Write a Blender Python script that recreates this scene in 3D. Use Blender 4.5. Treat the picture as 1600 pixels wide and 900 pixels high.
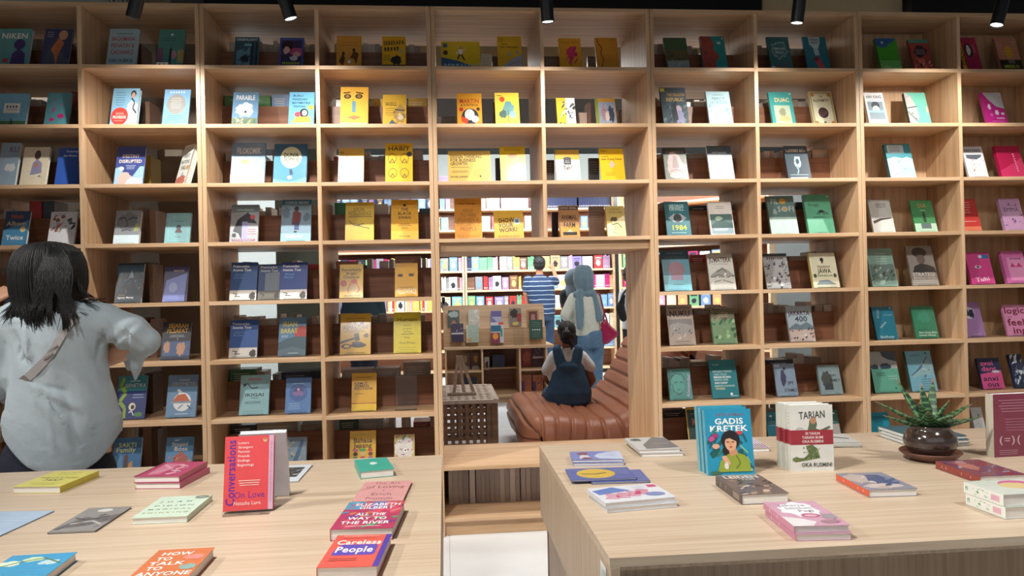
import bpy, bmesh, math, random
from mathutils import Vector, Matrix
from mathutils.bvhtree import BVHTree
for o in list(bpy.data.objects): bpy.data.objects.remove(o)
C = bpy.context.scene.collection
sc = bpy.context.scene
R_ = math.radians
# ------------------------------------------------------------------ camera
H = 1.28                                   # lens height above the floor
F = 1180.0; YAW, PITCH, ROLL = 0.0894210547, 0.00615707662, -0.0215452992
def _axes():
    cy, sy, cp, sp = math.cos(YAW), math.sin(YAW), math.cos(PITCH), math.sin(PITCH)
    fw = Vector((sy*cp, cy*cp, sp)); r = Vector((cy, -sy, 0)); u = r.cross(fw)
    cr, sr = math.cos(ROLL), math.sin(ROLL)
    return cr*r + sr*u, -sr*r + cr*u, fw
AR, AU, AF = _axes()
cam = bpy.data.cameras.new('camera'); camo = bpy.data.objects.new('camera', cam); C.objects.link(camo)
m = Matrix((AR, AU, -AF)).transposed().to_4x4(); m.translation = Vector((0, 0, H)); camo.matrix_world = m
cam.sensor_width = 36; cam.lens = F/1600*36; cam.clip_start = 0.05; cam.clip_end = 100
sc.camera = camo
# ------------------------------------------------------------------ world, lights, exposure
sc.view_settings.view_transform = 'Standard'; sc.view_settings.look = 'None'
sc.view_settings.exposure = 0.0; sc.view_settings.gamma = 1.0; sc.view_settings.use_curve_mapping = False
wd = bpy.data.worlds.new('shop_ambience'); sc.world = wd; wd.use_nodes = True
bg = wd.node_tree.nodes['Background']; bg.inputs[0].default_value = (0.95, 0.97, 1.0, 1); bg.inputs[1].default_value = 0.2
def light(kind, loc, target, power, color=(1, 1, 1), size=0.5, spot=60, blend=0.3, sizey=None):
    l = bpy.data.lights.new('ceiling_lamp_or_fill', kind); l.energy = power; l.color = color
    o = bpy.data.objects.new('ceiling_lamp_or_fill_light', l); C.objects.link(o); o.location = loc
    o.rotation_euler = (Vector(target)-Vector(loc)).to_track_quat('-Z', 'Y').to_euler()
    if kind == 'SPOT': l.spot_size = R_(spot); l.spot_blend = blend; l.shadow_soft_size = size
    if kind == 'AREA':
        l.size = size
        if sizey: l.shape = 'RECTANGLE'; l.size_y = sizey
    return o
WARM = (1.0, 0.93, 0.84); COOL = (0.93, 0.97, 1.0)
# big soft ceiling luminaires over the tables and in the room beyond, plus an added front fill
for x, y, tx, ty, w in ((-3.3, 1.5, -1.1, 1.9, 300), (-0.9, 0.8, -0.3, 2.2, 150), (-0.8, 1.1, 1.1, 2.1, 215), (2.0, 1.0, 2.2, 2.4, 170)):
    light('SPOT', (x, y, 3.35), (tx, ty, 0.77), w, (1, .97, .93), 0.08, spot=88, blend=.55)
light('AREA', (0.4, -1.2, 3.2), (0.4, 4.0, 0.3), 34, (.97, .98, 1), 6.0, sizey=3.0)  # unseen fill light added behind the camera to brighten the shelf fronts
for x in (-3, 0.8, 4.0): light('AREA', (x, 9.9, 3.1), (x, 11.6, 1.1), 170, COOL, 1.2)
light('AREA', (1.0, 6.4, 3.1), (1.0, 6.8, 0), 62, (1, .98, .95), 1.6)
light('AREA', (-3.6, 6.2, 3.1), (-3.6, 6.6, 0), 40, (1, .98, .95), 1.6)
light('AREA', (5.0, 6.8, 3.1), (5.0, 7.4, 0), 60, (1, .98, .95), 1.6)
# the five track spots that hang in front of the bookcases (fixtures further down share these numbers)
SPOTS = [(-1.361, 3.5, 1.263, 0.35, -0.16), (-0.668, 3.5, 1.264, -0.30, -0.05), (0.509, 3.5, 1.262, -0.05, -0.05), (1.722, 3.5, 1.269, 0.12, -0.05), (2.75, 3.5, 1.270, 0.28, 0.0)]
for x, y, z, tx, ty in SPOTS:
    light('SPOT', (x, y, z+H-0.03), (x-0.2*tx, 4.08, 0.45+H), 52, (1, .96, .9), 0.02, 112, 0.7)

# ------------------------------------------------------------------ picking points: pixel + known plane -> place
def P(u, v, Y):
    d = AR*((u-800)/F) + AU*((450-v)/F) + AF
    d = d*(Y/d.y); return Vector((d.x, d.y, d.z+H))
def PZ(u, v, z):
    d = AR*((u-800)/F) + AU*((450-v)/F) + AF
    d = d*((z-H)/d.z); return Vector((d.x, d.y, d.z+H))

# ------------------------------------------------------------------ materials
def lin(h):
    if not isinstance(h, str): return tuple(h)
    h = h.lstrip('#')
    if len(h) == 3: h = ''.join(c*2 for c in h)
    r = []
    for i in (0, 2, 4):
        c = int(h[i:i+2], 16)/255
        r.append(c/12.92 if c <= .04045 else ((c+.055)/1.055)**2.4)
    return tuple(r)
def mat(name, col='888', rough=.5, metal=0, coat=0, trans=0, bump=0, bscale=60, var=0, vscale=8, emit=None, es=0, stretch=(1, 1, 1), sheen=0, col2=None):
    m = bpy.data.materials.new(name); m.use_nodes = True; nt = m.node_tree; b = nt.nodes['Principled BSDF']
    c = lin(col); b.inputs['Base Color'].default_value = (*c, 1); b.inputs['Roughness'].default_value = rough
    b.inputs['Metallic'].default_value = metal; b.inputs['Coat Weight'].default_value = coat
    b.inputs['Coat Roughness'].default_value = .12
    if sheen: b.inputs['Sheen Weight'].default_value = sheen
    if trans: b.inputs['Transmission Weight'].default_value = trans
    if emit: b.inputs['Emission Color'].default_value = (*lin(emit), 1); b.inputs['Emission Strength'].default_value = es
    tc = nt.nodes.new('ShaderNodeTexCoord'); mp = nt.nodes.new('ShaderNodeMapping'); mp.inputs['Scale'].default_value = stretch
    nt.links.new(tc.outputs['Object'], mp.inputs[0])
    n = nt.nodes.new('ShaderNodeTexNoise'); n.inputs['Scale'].default_value = vscale; n.inputs['Detail'].default_value = 4
    nt.links.new(mp.outputs[0], n.inputs['Vector'])
    rp = nt.nodes.new('ShaderNodeValToRGB'); v = var if var else .04
    c2 = lin(col2) if col2 else tuple(x*(1-v) for x in c)
    rp.color_ramp.elements[0].position = .3; rp.color_ramp.elements[1].position = .7
    rp.color_ramp.elements[0].color = (*c2, 1); rp.color_ramp.elements[1].color = (*(min(1, x*(1+v*.5)) for x in c), 1)
    nt.links.new(n.outputs['Fac'], rp.inputs[0]); nt.links.new(rp.outputs[0], b.inputs['Base Color'])
    if bump:
        n2 = nt.nodes.new('ShaderNodeTexNoise'); n2.inputs['Scale'].default_value = bscale; n2.inputs['Detail'].default_value = 3
        nt.links.new(mp.outputs[0], n2.inputs['Vector'])
        bp = nt.nodes.new('ShaderNodeBump'); bp.inputs['Strength'].default_value = bump; bp.inputs['Distance'].default_value = .01
        nt.links.new(n2.outputs['Fac'], bp.inputs['Height']); nt.links.new(bp.outputs[0], b.inputs['Normal'])
    return m
def wood(name, stretch, ca='d9b48c', cb='c79c72', cc='b98b63', rough=.45, scale=1.0):
    m = bpy.data.materials.new(name); m.use_nodes = True; nt = m.node_tree; b = nt.nodes['Principled BSDF']
    tc = nt.nodes.new('ShaderNodeTexCoord'); mp = nt.nodes.new('ShaderNodeMapping'); mp.inputs['Scale'].default_value = stretch
    nt.links.new(tc.outputs['Object'], mp.inputs[0])
    n = nt.nodes.new('ShaderNodeTexNoise'); n.inputs['Scale'].default_value = scale; n.inputs['Detail'].default_value = 5; n.inputs['Roughness'].default_value = .6; n.inputs['Distortion'].default_value = .25
    nt.links.new(mp.outputs[0], n.inputs['Vector'])
    rp = nt.nodes.new('ShaderNodeValToRGB'); e = rp.color_ramp.elements
    e[0].position = .32; e[0].color = (*lin(cc), 1); e[1].position = .68; e[1].color = (*lin(ca), 1)
    k = e.new(.5); k.color = (*lin(cb), 1)
    nt.links.new(n.outputs['Fac'], rp.inputs[0]); nt.links.new(rp.outputs[0], b.inputs['Base Color'])
    b.inputs['Roughness'].default_value = rough
    bp = nt.nodes.new('ShaderNodeBump'); bp.inputs['Strength'].default_value = .08; bp.inputs['Distance'].default_value = .004
    nt.links.new(n.outputs['Fac'], bp.inputs['Height']); nt.links.new(bp.outputs[0], b.inputs['Normal'])
    return m
M = {}
SH = dict(ca='d0b08e', cb='c3a07c', cc='b28e69')
M['wood_x'] = wood('oak_laminate_grain_sideways', (1.2, 34, 34), **SH)
M['wood_z'] = wood('oak_laminate_grain_upright', (34, 34, 1.2), **SH)
M['wood_y'] = wood('oak_laminate_grain_deep', (34, 1.2, 34), **SH)
M['brown_x'] = wood('red_brown_panel_wood', (1.2, 30, 30), ca='93654b', cb='85583f', cc='754a34')
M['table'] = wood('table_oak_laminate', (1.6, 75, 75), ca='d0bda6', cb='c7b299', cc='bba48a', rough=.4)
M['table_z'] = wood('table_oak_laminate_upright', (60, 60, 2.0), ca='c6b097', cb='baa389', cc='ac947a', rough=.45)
M['far_wood'] = wood('pale_far_oak', (1.5, 20, 20), ca='e3c6a4', cb='d9b891', cc='cda882')
M['grey_wood'] = wood('whitewashed_wood', (2, 25, 25), ca='cdbfb2', cb='bcab9d', cc='a89688')
M['acacia'] = wood('brown_acacia', (2, 25, 25), ca='8d6a52', cb='7b5a45', cc='6a4b39')
M['pages'] = mat('page_edges', 'eeebe6', .8, var=.1, vscale=3, stretch=(3, 3, 300))
M['pages_up'] = mat('page_edges_upright', 'cfc4b6', .8, var=.2, vscale=3, stretch=(300, 3, 3))
M['black'] = mat('black_painted_metal', '14161a', .4, bump=.05)
M['ceil'] = mat('black_ceiling', '0d0d0e', .8, var=.3)
M['beige'] = mat('beige_plaster', 'd6c298', .8, var=.08, vscale=2)
M['offwhite'] = mat('off_white_paint', 'a9aeaa', .7)
M['greige'] = mat('greige_column', '94877a', .8, var=.15, vscale=6)
M['greywall'] = mat('grey_green_column', '6f766c', .8, var=.1)
M['darkwall'] = mat('dark_wall', '3b322b', .8, var=.3, vscale=2)
M['skin'] = mat('skin', 'b07a5c', .5, var=.08); M['skin2'] = mat('skin_tan', '8a583e', .5, var=.08)
M['skin_l'] = mat('skin_light', 'd3a083', .5, var=.06)
M['hair'] = mat('black_hair', '08080a', .5, bump=.5, bscale=4, stretch=(120, 120, 8))
M['shirt'] = mat('pale_blue_cotton', 'a8b5bc', .85, bump=.2, bscale=30, var=.06, vscale=300, sheen=.2)
M['navy'] = mat('navy_trousers', '15192a', .8, bump=.2)
M['denim'] = mat('mid_blue_denim', '587896', .85, bump=.3, bscale=250, var=.3, vscale=12)
M['denim_dk'] = mat('dark_blue_denim', '1c3550', .85, bump=.3, bscale=250, var=.35, vscale=10)
M['denim_vdk'] = mat('deep_indigo_denim', '34587a', .85, bump=.3, bscale=200, var=.25, vscale=10)
M['white_cloth'] = mat('white_cotton', 'd9dde0', .85, bump=.3, bscale=40)
M['knit'] = mat('cream_knit', 'cfd2c8', .9, bump=.8, bscale=90, var=.12, vscale=60)
M['hijab'] = mat('dusty_blue_scarf', '66808f', .75, bump=.2, bscale=25, sheen=.3)
M['hijab2'] = mat('slate_scarf', '56646e', .8, bump=.2)
M['blackcloth'] = mat('black_cotton', '17171b', .85, bump=.2)
M['tealcloth'] = mat('dark_teal_cotton', '1d3340', .85, bump=.3)
M['magenta'] = mat('magenta_leather', '9a1248', .4, bump=.15, coat=.2)
M['strap'] = mat('grey_woven_strap', '9a9594', .8, bump=.1, bscale=400)
M['bagbrown'] = mat('taupe_leather', '6c5348', .5, bump=.2)
M['leather'] = mat('tan_leather', 'a3664a', .42, bump=.3, bscale=45, var=.12, vscale=3)
M['glaze'] = mat('brown_black_glaze', '3a2f2b', .12, coat=.8, var=.4, vscale=14, stretch=(1, 1, 6), col2='2a1f1b')
M['terracotta'] = mat('dark_terracotta', '6b4436', .45, var=.2, vscale=10, coat=.2)
M['soil'] = mat('potting_soil', '2a1c14', .95, bump=.8)
M['metal'] = mat('brushed_metal', 'b8b8ba', .3, 1)
M['lampface'] = mat('lit_lamp_face', 'fff', .4, emit='fffaf0', es=9)
def _leaf():
    m = bpy.data.materials.new('banded_succulent_leaf'); m.use_nodes = True; nt = m.node_tree; b = nt.nodes['Principled BSDF']
    at = nt.nodes.new('ShaderNodeAttribute'); at.attribute_name = 'ink'
    tc = nt.nodes.new('ShaderNodeTexCoord'); n = nt.nodes.new('ShaderNodeTexNoise'); n.inputs['Scale'].default_value = 60
    nt.links.new(tc.outputs['Object'], n.inputs['Vector'])
    mx = nt.nodes.new('ShaderNodeMix'); mx.data_type = 'RGBA'; mx.blend_type = 'OVERLAY'; mx.inputs[0].default_value = .5
    nt.links.new(at.outputs['Color'], mx.inputs[6]); nt.links.new(n.outputs['Color'], mx.inputs[7]); nt.links.new(mx.outputs[2], b.inputs['Base Color'])
    b.inputs['Roughness'].default_value = .4; return m
M['leaf'] = _leaf()
def _ink(name, rough, coat, var):
    m = bpy.data.materials.new(name); m.use_nodes = True; nt = m.node_tree; b = nt.nodes['Principled BSDF']
    at = nt.nodes.new('ShaderNodeAttribute'); at.attribute_name = 'ink'
    tc = nt.nodes.new('ShaderNodeTexCoord'); n = nt.nodes.new('ShaderNodeTexNoise'); n.inputs['Scale'].default_value = 28; n.inputs['Detail'].default_value = 3
    nt.links.new(tc.outputs['Object'], n.inputs['Vector'])
    mr = nt.nodes.new('ShaderNodeMapRange'); mr.inputs['To Min'].default_value = 1-var; mr.inputs['To Max'].default_value = 1+var
    nt.links.new(n.outputs['Fac'], mr.inputs[0])
    vm = nt.nodes.new('ShaderNodeVectorMath'); vm.operation = 'SCALE'
    nt.links.new(at.outputs['Color'], vm.inputs[0]); nt.links.new(mr.outputs[0], vm.inputs['Scale']); nt.links.new(vm.outputs[0], b.inputs['Base Color'])
    b.inputs['Roughness'].default_value = rough; b.inputs['Coat Weight'].default_value = coat; b.inputs['Coat Roughness'].default_value = .15
    return m
M['ink'] = _ink('printed_cover', .42, .25, .12)
def _stripe():
    m = bpy.data.materials.new('navy_white_striped_jersey'); m.use_nodes = True; nt = m.node_tree; b = nt.nodes['Principled BSDF']
    tc = nt.nodes.new('ShaderNodeTexCoord'); sp = nt.nodes.new('ShaderNodeSeparateXYZ'); nt.links.new(tc.outputs['Object'], sp.inputs[0])
    n = nt.nodes.new('ShaderNodeTexNoise'); n.inputs['Scale'].default_value = 7; nt.links.new(tc.outputs['Object'], n.inputs['Vector'])
    a = nt.nodes.new('ShaderNodeMath'); a.operation = 'MULTIPLY_ADD'; a.inputs[1].default_value = .03; nt.links.new(n.outputs['Fac'], a.inputs[0]); nt.links.new(sp.outputs[2], a.inputs[2])
    d = nt.nodes.new('ShaderNodeMath'); d.operation = 'DIVIDE'; d.inputs[1].default_value = .066; nt.links.new(a.outputs[0], d.inputs[0])
    fr = nt.nodes.new('ShaderNodeMath'); fr.operation = 'FRACT'; nt.links.new(d.outputs[0], fr.inputs[0])
    g = nt.nodes.new('ShaderNodeMath'); g.operation = 'GREATER_THAN'; g.inputs[1].default_value = .87; nt.links.new(fr.outputs[0], g.inputs[0])
    mx = nt.nodes.new('ShaderNodeMix'); mx.data_type = 'RGBA'; mx.inputs[6].default_value = (*lin('1a3152'), 1); mx.inputs[7].default_value = (*lin('a3b2bf'), 1)
    nt.links.new(g.outputs[0], mx.inputs[0]); nt.links.new(mx.outputs[2], b.inputs['Base Color']); b.inputs['Roughness'].default_value = .85
    return m
M['stripe'] = _stripe()
def _tile():
    m = bpy.data.materials.new('pale_floor_tile'); m.use_nodes = True; nt = m.node_tree; b = nt.nodes['Principled BSDF']
    tc = nt.nodes.new('ShaderNodeTexCoord'); br = nt.nodes.new('ShaderNodeTexBrick'); br.offset = 0
    br.inputs['Scale'].default_value = 1.0; br.inputs['Brick Width'].default_value = .8; br.inputs['Row Height'].default_value = .8; br.inputs['Mortar Size'].default_value = .002
    br.inputs['Color1'].default_value = (*lin('e2e4e4'), 1); br.inputs['Color2'].default_value = (*lin('dddfe0'), 1); br.inputs['Mortar'].default_value = (*lin('b5b5b4'), 1)
    nt.links.new(tc.outputs['Object'], br.inputs['Vector'])
    n = nt.nodes.new('ShaderNodeTexNoise'); n.inputs['Scale'].default_value = 5; nt.links.new(tc.outputs['Object'], n.inputs['Vector'])
    mr = nt.nodes.new('ShaderNodeMapRange'); mr.inputs['To Min'].default_value = .92; mr.inputs['To Max'].default_value = 1.06; nt.links.new(n.outputs['Fac'], mr.inputs[0])
    vm = nt.nodes.new('ShaderNodeVectorMath'); vm.operation = 'SCALE'; nt.links.new(br.outputs['Color'], vm.inputs[0]); nt.links.new(mr.outputs[0], vm.inputs['Scale'])
    nt.links.new(vm.outputs[0], b.inputs['Base Color']); b.inputs['Roughness'].default_value = .35
    return m
M['floor'] = _tile()
def _acrylic():
    m = bpy.data.materials.new('clear_acrylic'); m.use_nodes = True; nt = m.node_tree; nt.nodes.clear()
    out = nt.nodes.new('ShaderNodeOutputMaterial'); tr = nt.nodes.new('ShaderNodeBsdfTransparent'); gl = nt.nodes.new('ShaderNodeBsdfGlossy')
    tr.inputs[0].default_value = (.94, .95, .95, 1); gl.inputs['Roughness'].default_value = .04
    lw = nt.nodes.new('ShaderNodeLayerWeight'); lw.inputs[0].default_value = .2
    tc = nt.nodes.new('ShaderNodeTexCoord'); n = nt.nodes.new('ShaderNodeTexNoise'); n.inputs['Scale'].default_value = 30; nt.links.new(tc.outputs['Object'], n.inputs['Vector'])
    mu = nt.nodes.new('ShaderNodeMath'); mu.operation = 'MULTIPLY_ADD'; mu.inputs[2].default_value = .015; nt.links.new(lw.outputs['Fresnel'], mu.inputs[0]); nt.links.new(n.outputs['Fac'], mu.inputs[1])
    mx = nt.nodes.new('ShaderNodeMixShader'); nt.links.new(mu.outputs[0], mx.inputs[0]); nt.links.new(tr.outputs[0], mx.inputs[1]); nt.links.new(gl.outputs[0], mx.inputs[2])
    nt.links.new(mx.outputs[0], out.inputs[0]); return m
M['acrylic'] = _acrylic()

# ------------------------------------------------------------------ mesh helpers
class MB:
    def __init__(s): s.v = []; s.f = []; s.c = []
    def quad(s, a, b, c, d, col=None):
        n = len(s.v); s.v += [tuple(a), tuple(b), tuple(c), tuple(d)]; s.f.append((n, n+1, n+2, n+3)); s.c.append(col)
    def poly(s, pts, col=None):
        n = len(s.v); s.v += [tuple(p) for p in pts]; s.f.append(tuple(range(n, n+len(pts)))); s.c.append(col)
    def obox(s, o, a, b, c, col=None):        # corner + three edge vectors (right-handed)
        o, a, b, c = map(Vector, (o, a, b, c)); n = len(s.v)
        if a.cross(b).dot(c) < 0: a, b = b, a
        s.v += [tuple(o+x) for x in (Vector(), a, a+b, b, c, a+c, a+b+c, b+c)]
        for q in ((3, 2, 1, 0), (4, 5, 6, 7), (0, 1, 5, 4), (1, 2, 6, 5), (2, 3, 7, 6), (3, 0, 4, 7)):
            s.f.append(tuple(n+i for i in q)); s.c.append(col)
    def box(s, x0, x1, y0, y1, z0, z1, col=None):
        s.obox((min(x0, x1), min(y0, y1), min(z0, z1)), (abs(x1-x0), 0, 0), (0, abs(y1-y0), 0), (0, 0, abs(z1-z0)), col)
    def grid(s, rows, close=False, col=None, cap=False):
        n = len(s.v); w = len(rows[0])
        for r in rows: s.v += [tuple(p) for p in r]
        for i in range(len(rows)-1):
            for j in range(w if close else w-1):
                k = (j+1) % w
                s.f.append((n+i*w+j, n+i*w+k, n+(i+1)*w+k, n+(i+1)*w+j)); s.c.append(col(i, j) if callable(col) else col)
        if cap:
            s.f.append(tuple(n+j for j in reversed(range(w)))); s.c.append(col(0, 0) if callable(col) else col)
            q = n+(len(rows)-1)*w; s.f.append(tuple(q+j for j in range(w))); s.c.append(col(0, 0) if callable(col) else col)
    def tube(s, pts, rad, seg=8, col=None):
        pts = [Vector(p) for p in pts]; rows = []
        for i, p in enumerate(pts):
            d = (pts[min(i+1, len(pts)-1)]-pts[max(i-1, 0)]).normalized()
            a = d.orthogonal().normalized() if i == 0 else (a - d*a.dot(d)).normalized()
            b = d.cross(a); r = rad[i] if isinstance(rad, (list, tuple)) else rad
            rows.append([p+(a*math.cos(t)+b*math.sin(t))*r for t in [2*math.pi*k/seg for k in range(seg)]])
        s.grid(rows, True, col, True)
    def lathe(s, prof, c, seg=40, col=None):
        c = Vector(c); s.grid([[c+Vector((r*math.cos(t), r*math.sin(t), z)) for t in [2*math.pi*k/seg for k in range(seg)]] for r, z in prof], True, col, False)
    def build(s, name, material, parent=None, smooth=False, off=None, bevel=0, matrix=None):
        me = bpy.data.meshes.new(name)
        o3 = Vector(off) if off is not None else (parent.location if parent else Vector())
        vs = [Vector(v)-o3 for v in s.v]
        me.from_pydata(vs, [], s.f); me.materials.append(material)
        if any(c is not None for c in s.c):
            at = me.color_attributes.new('ink', 'FLOAT_COLOR', 'CORNER'); buf = []
            for f, c in zip(s.f, s.c):
                l = lin(c) if c is not None else (.5, .5, .5)
                buf += [l[0], l[1], l[2], 1.0]*len(f)
            at.data.foreach_set('color', buf)
        if smooth: me.polygons.foreach_set('use_smooth', [True]*len(me.polygons))
        me.update()
        o = bpy.data.objects.new(name, me); C.objects.link(o)
        if parent: o.parent = parent
        elif off is not None: o.location = off
        if bevel:
            bm = o.modifiers.new('edge', 'BEVEL'); bm.width = bevel; bm.segments = 2; bm.limit_method = 'ANGLE'
        return o
def thing(name, label, cat, loc=(0, 0, 0), group=None):
    o = bpy.data.objects.new(name, None); o.empty_display_size = .05; C.objects.link(o); o.location = loc
    return tag(o, label, cat, group)
def tag(o, label=None, cat=None, group=None, kind=None):
    if label: o['label'] = label
    if cat: o['category'] = cat
    if group: o['group'] = group
    if kind: o['kind'] = kind
    return o
def struct(o): o['kind'] = 'structure'; return o

# glyphs of Blender's own font, plain and heavy
CH = "ABCDEFGHIJKLMNOPQRSTUVWXYZabcdefghijklmnopqrstuvwxyz0123456789&!?.,'-:()"
GL = {}
def load_glyphs():
    tmp = []
    for w, off in ((0, 0.0), (1, 0.022)):
        for ch in list(CH)+['HH']+['H'+c+'H' for c in CH]:
            cu = bpy.data.curves.new('g', 'FONT'); cu.body = ch; cu.offset = off if len(ch) == 1 else 0; cu.resolution_u = 1 if len(ch) > 1 else 2
            o = bpy.data.objects.new('g', cu); C.objects.link(o); tmp.append((w, ch, o))
    bpy.context.view_layer.update(); dg = bpy.context.evaluated_depsgraph_get(); wid = {}
    for w, ch, o in tmp:
        me = bpy.data.meshes.new_from_object(o.evaluated_get(dg))
        if len(ch) == 1: GL[(w, ch)] = ([(v.co.x, v.co.y) for v in me.vertices], [tuple(p.vertices) for p in me.polygons])
        else: wid[(w, ch)] = max(v.co.x for v in me.vertices)
        bpy.data.meshes.remove(me)
    for w, ch, o in tmp:
        cu = o.data; bpy.data.objects.remove(o); bpy.data.curves.remove(cu)
    for w in (0, 1):
        for c in CH: GL[('w', w, c)] = wid[(w, 'H'+c+'H')]-wid[(w, 'HH')]+(.02 if w else 0)
        GL[('w', w, ' ')] = .3
load_glyphs()
def text_poly(txt, bold):
    x = 0; out = []
    for ch in txt:
        g = GL.get((bold, ch))
        if g: out.append(([(a+x, b) for a, b in g[0]], g[1]))
        x += GL.get(('w', bold, ch), .3)
    return out, x

ILLEG = {'LAUT', 'CAHAYA', 'MATAHARI', 'STOIC', 'MALAM', 'PUISI', 'BOOK', 'ESSAYS', 'DUNIA LAIN', 'KERAJAAN', 'JUJUR', 'PEMILU', 'AKU YANG', 'RASA', 'INDUK', 'NADIR', 'TITLE', 'HATI', 'ISLAM', 'KITA'}
class Page:
    """a flat printed face: o = top-left corner, ax = across, ay = downwards, n = outward"""
    def __init__(s, mb, o, ax, ay, n, lift=.00015):
        s.mb = mb; s.o = Vector(o); s.ax = Vector(ax); s.ay = Vector(ay); s.n = Vector(n).normalized(); s.k = 0; s.lift = lift
    def pt(s, x, y):
        x = min(1, max(0, x)); y = min(1, max(0, y)); return s.o+s.ax*x+s.ay*y+s.n*(s.k*s.lift)
    def face(s, pts, col):
        a = [s.pt(*p) for p in pts]
        if len(a) < 3: return
        nn = Vector()
        for i in range(len(a)): nn += a[i].cross(a[(i+1) % len(a)])
        if nn.dot(s.n) < 0: a.reverse()
        s.mb.poly(a, col)
    def draw(s, art):
        for it in art:
            s.k += 1; t = it[0]
            if t == 'T':
                _, txt, xc, yc, w, h, col = it[:7]
                if txt in ILLEG:      # print too small or blurred to read in the photo: bare marks
                    n = len(txt); rd = random.Random(n*31+int(xc*97)); rr = R_(it[8]) if len(it) > 8 else 0; asp = s.ay.length/s.ax.length
                    for i in range(n):
                        gx = (-.5+(i+.5)/n)*w; g = w/n*.32; q = [(gx-g, -h*.5), (gx+g, -h*.5*rd.uniform(.5, 1)), (gx+g*.6, h*.5), (gx-g*rd.uniform(.4, 1), h*.5)]
                        if rr: q = [(a*math.cos(rr)-b*asp*math.sin(rr), a*math.sin(rr)/asp+b*math.cos(rr)) for a, b in q]
                        s.face([(xc+a, yc+b) for a, b in q], col)
                    continue
                bold = it[7] if len(it) > 7 else 1; rot = R_(it[8]) if len(it) > 8 else 0
                gl, tw = text_poly(txt, bold); asp = s.ay.length/s.ax.length
                for vs, fs in gl:
                    for f in fs:
                        q = []
                        for i in f:
                            gx = (vs[i][0]/tw-.5)*w; gy = -(vs[i][1]/.72-.5)*h
                            if rot: gx, gy = gx*math.cos(rot)-gy*asp*math.sin(rot), (gx*math.sin(rot)/asp+gy*math.cos(rot))
                            q.append((xc+gx, yc+gy))
                        s.face(q, col)
            elif t == 'R': s.face([(it[1], it[2]), (it[3], it[2]), (it[3], it[4]), (it[1], it[4])], it[5])
            elif t == 'E': s.face([(it[1]+it[3]*math.cos(a), it[2]+it[4]*math.sin(a)) for a in [k*math.pi/12 for k in range(24)]], it[5])
            elif t == 'P': s.face(it[1], it[2])
            elif t == 'B':
                rd = random.Random(it[6] if len(it) > 6 else 1); s.face([(it[1]+it[3]*math.cos(a)*k2, it[2]+it[4]*math.sin(a)*k2) for a, k2 in [(k*math.pi/11, rd.uniform(.72, 1.1)) for k in range(22)]], it[5])
            elif t == 'L':          # lines of small print: x0,x1,y0,y1,n,col
                _, x0, x1, y0, y1, n, col = it; rd = random.Random(n*7+int(y0*100))
                for i in range(n):
                    y = y0+(y1-y0)*(i+.5)/n; a = rd.uniform(0, .12)*(x1-x0); s.face([(x0+a, y-.006), (x1-a, y-.006), (x1-a, y+.006), (x0+a, y+.006)], col)
            elif t == 'S':          # scattered marks: n,seed,cols,x0,y0,x1,y1,size
                _, n, sd, cols, x0, y0, x1, y1, sz = it; rd = random.Random(sd)
                for i in range(n):
                    s.k += .12; cx, cy = rd.uniform(x0, x1), rd.uniform(y0, y1); c = rd.choice(cols); r = sz*rd.uniform(.4, 1.2); e = rd.uniform(.4, 1.6); t0 = rd.uniform(0, 3)
                    s.face([(cx+r*math.cos(a+t0)*q, cy+r*e*.66*math.sin(a)*q) for a, q in [(k*math.pi/4, rd.uniform(.5, 1.1)) for k in range(8)]], c)
            elif t == 'C':          # a stroke through points: pts, width, col
                pts, wd_, col = it[1:4]
                for i in range(len(pts)-1):
                    (x0, y0), (x1, y1) = pts[i], pts[i+1]; d = math.hypot(x1-x0, y1-y0) or 1; nx, ny = -(y1-y0)/d*wd_/2, (x1-x0)/d*wd_/2
                    s.face([(x0+nx, y0+ny), (x1+nx, y1+ny), (x1-nx, y1-ny), (x0-nx, y0-ny)], col)
def dark(c, k=.75): return tuple(x*k for x in lin(c))
def make_book(bl, ax, up, n, w, h, t, bg, art, label, group=None, spine=None, spine_art=None, back=None, edge='pages', name='book', cat='book', spine_right=False, lift=.00006, back_art=None):
    """bl: bottom-left corner of the front cover seen from the front; ax across, up upwards, n outward"""
    bl, ax, up, n = Vector(bl), Vector(ax).normalized(), Vector(up).normalized(), Vector(n).normalized()
    root = thing(name, label, cat, bl+ax*w/2-n*t/2, group)
    mb = MB(); c = .0009; sp = spine or dark(bg, .85); bk = back or dark(bg, .9)
    mb.obox(bl-n*c, ax*w, up*h, n*c, bg)                        # front board
    mb.obox(bl-n*t, ax*w, up*h, n*c, bk)                        # back board
    so = bl if not spine_right else bl+ax*(w-c)
    mb.obox(so-n*(t-c), ax*c, up*h, n*(t-2*c), sp)              # spine
    pg = Page(mb, bl+up*h, ax*w, -up*h, n, lift); pg.draw(art)
    if spine_art:
        if spine_right: Page(mb, bl+ax*w+up*h, -n*t, -up*h, ax, lift).draw(spine_art)
        else: Page(mb, bl-n*t+up*h, n*t, -up*h, -ax, lift).draw(spine_art)
    if back_art: Page(mb, bl-n*t+up*h+ax*w, -ax*w, -up*h, -n, lift).draw(back_art)
    mb.build('cover', M['ink'], root)
    q = MB(); x0 = c if not spine_right else .003
    q.obox(bl+ax*x0+up*.002-n*(t-c), ax*(w-.003-c), up*(h-.004), n*(t-2*c)); q.build('pages', M[edge], root)
    return root
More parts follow.
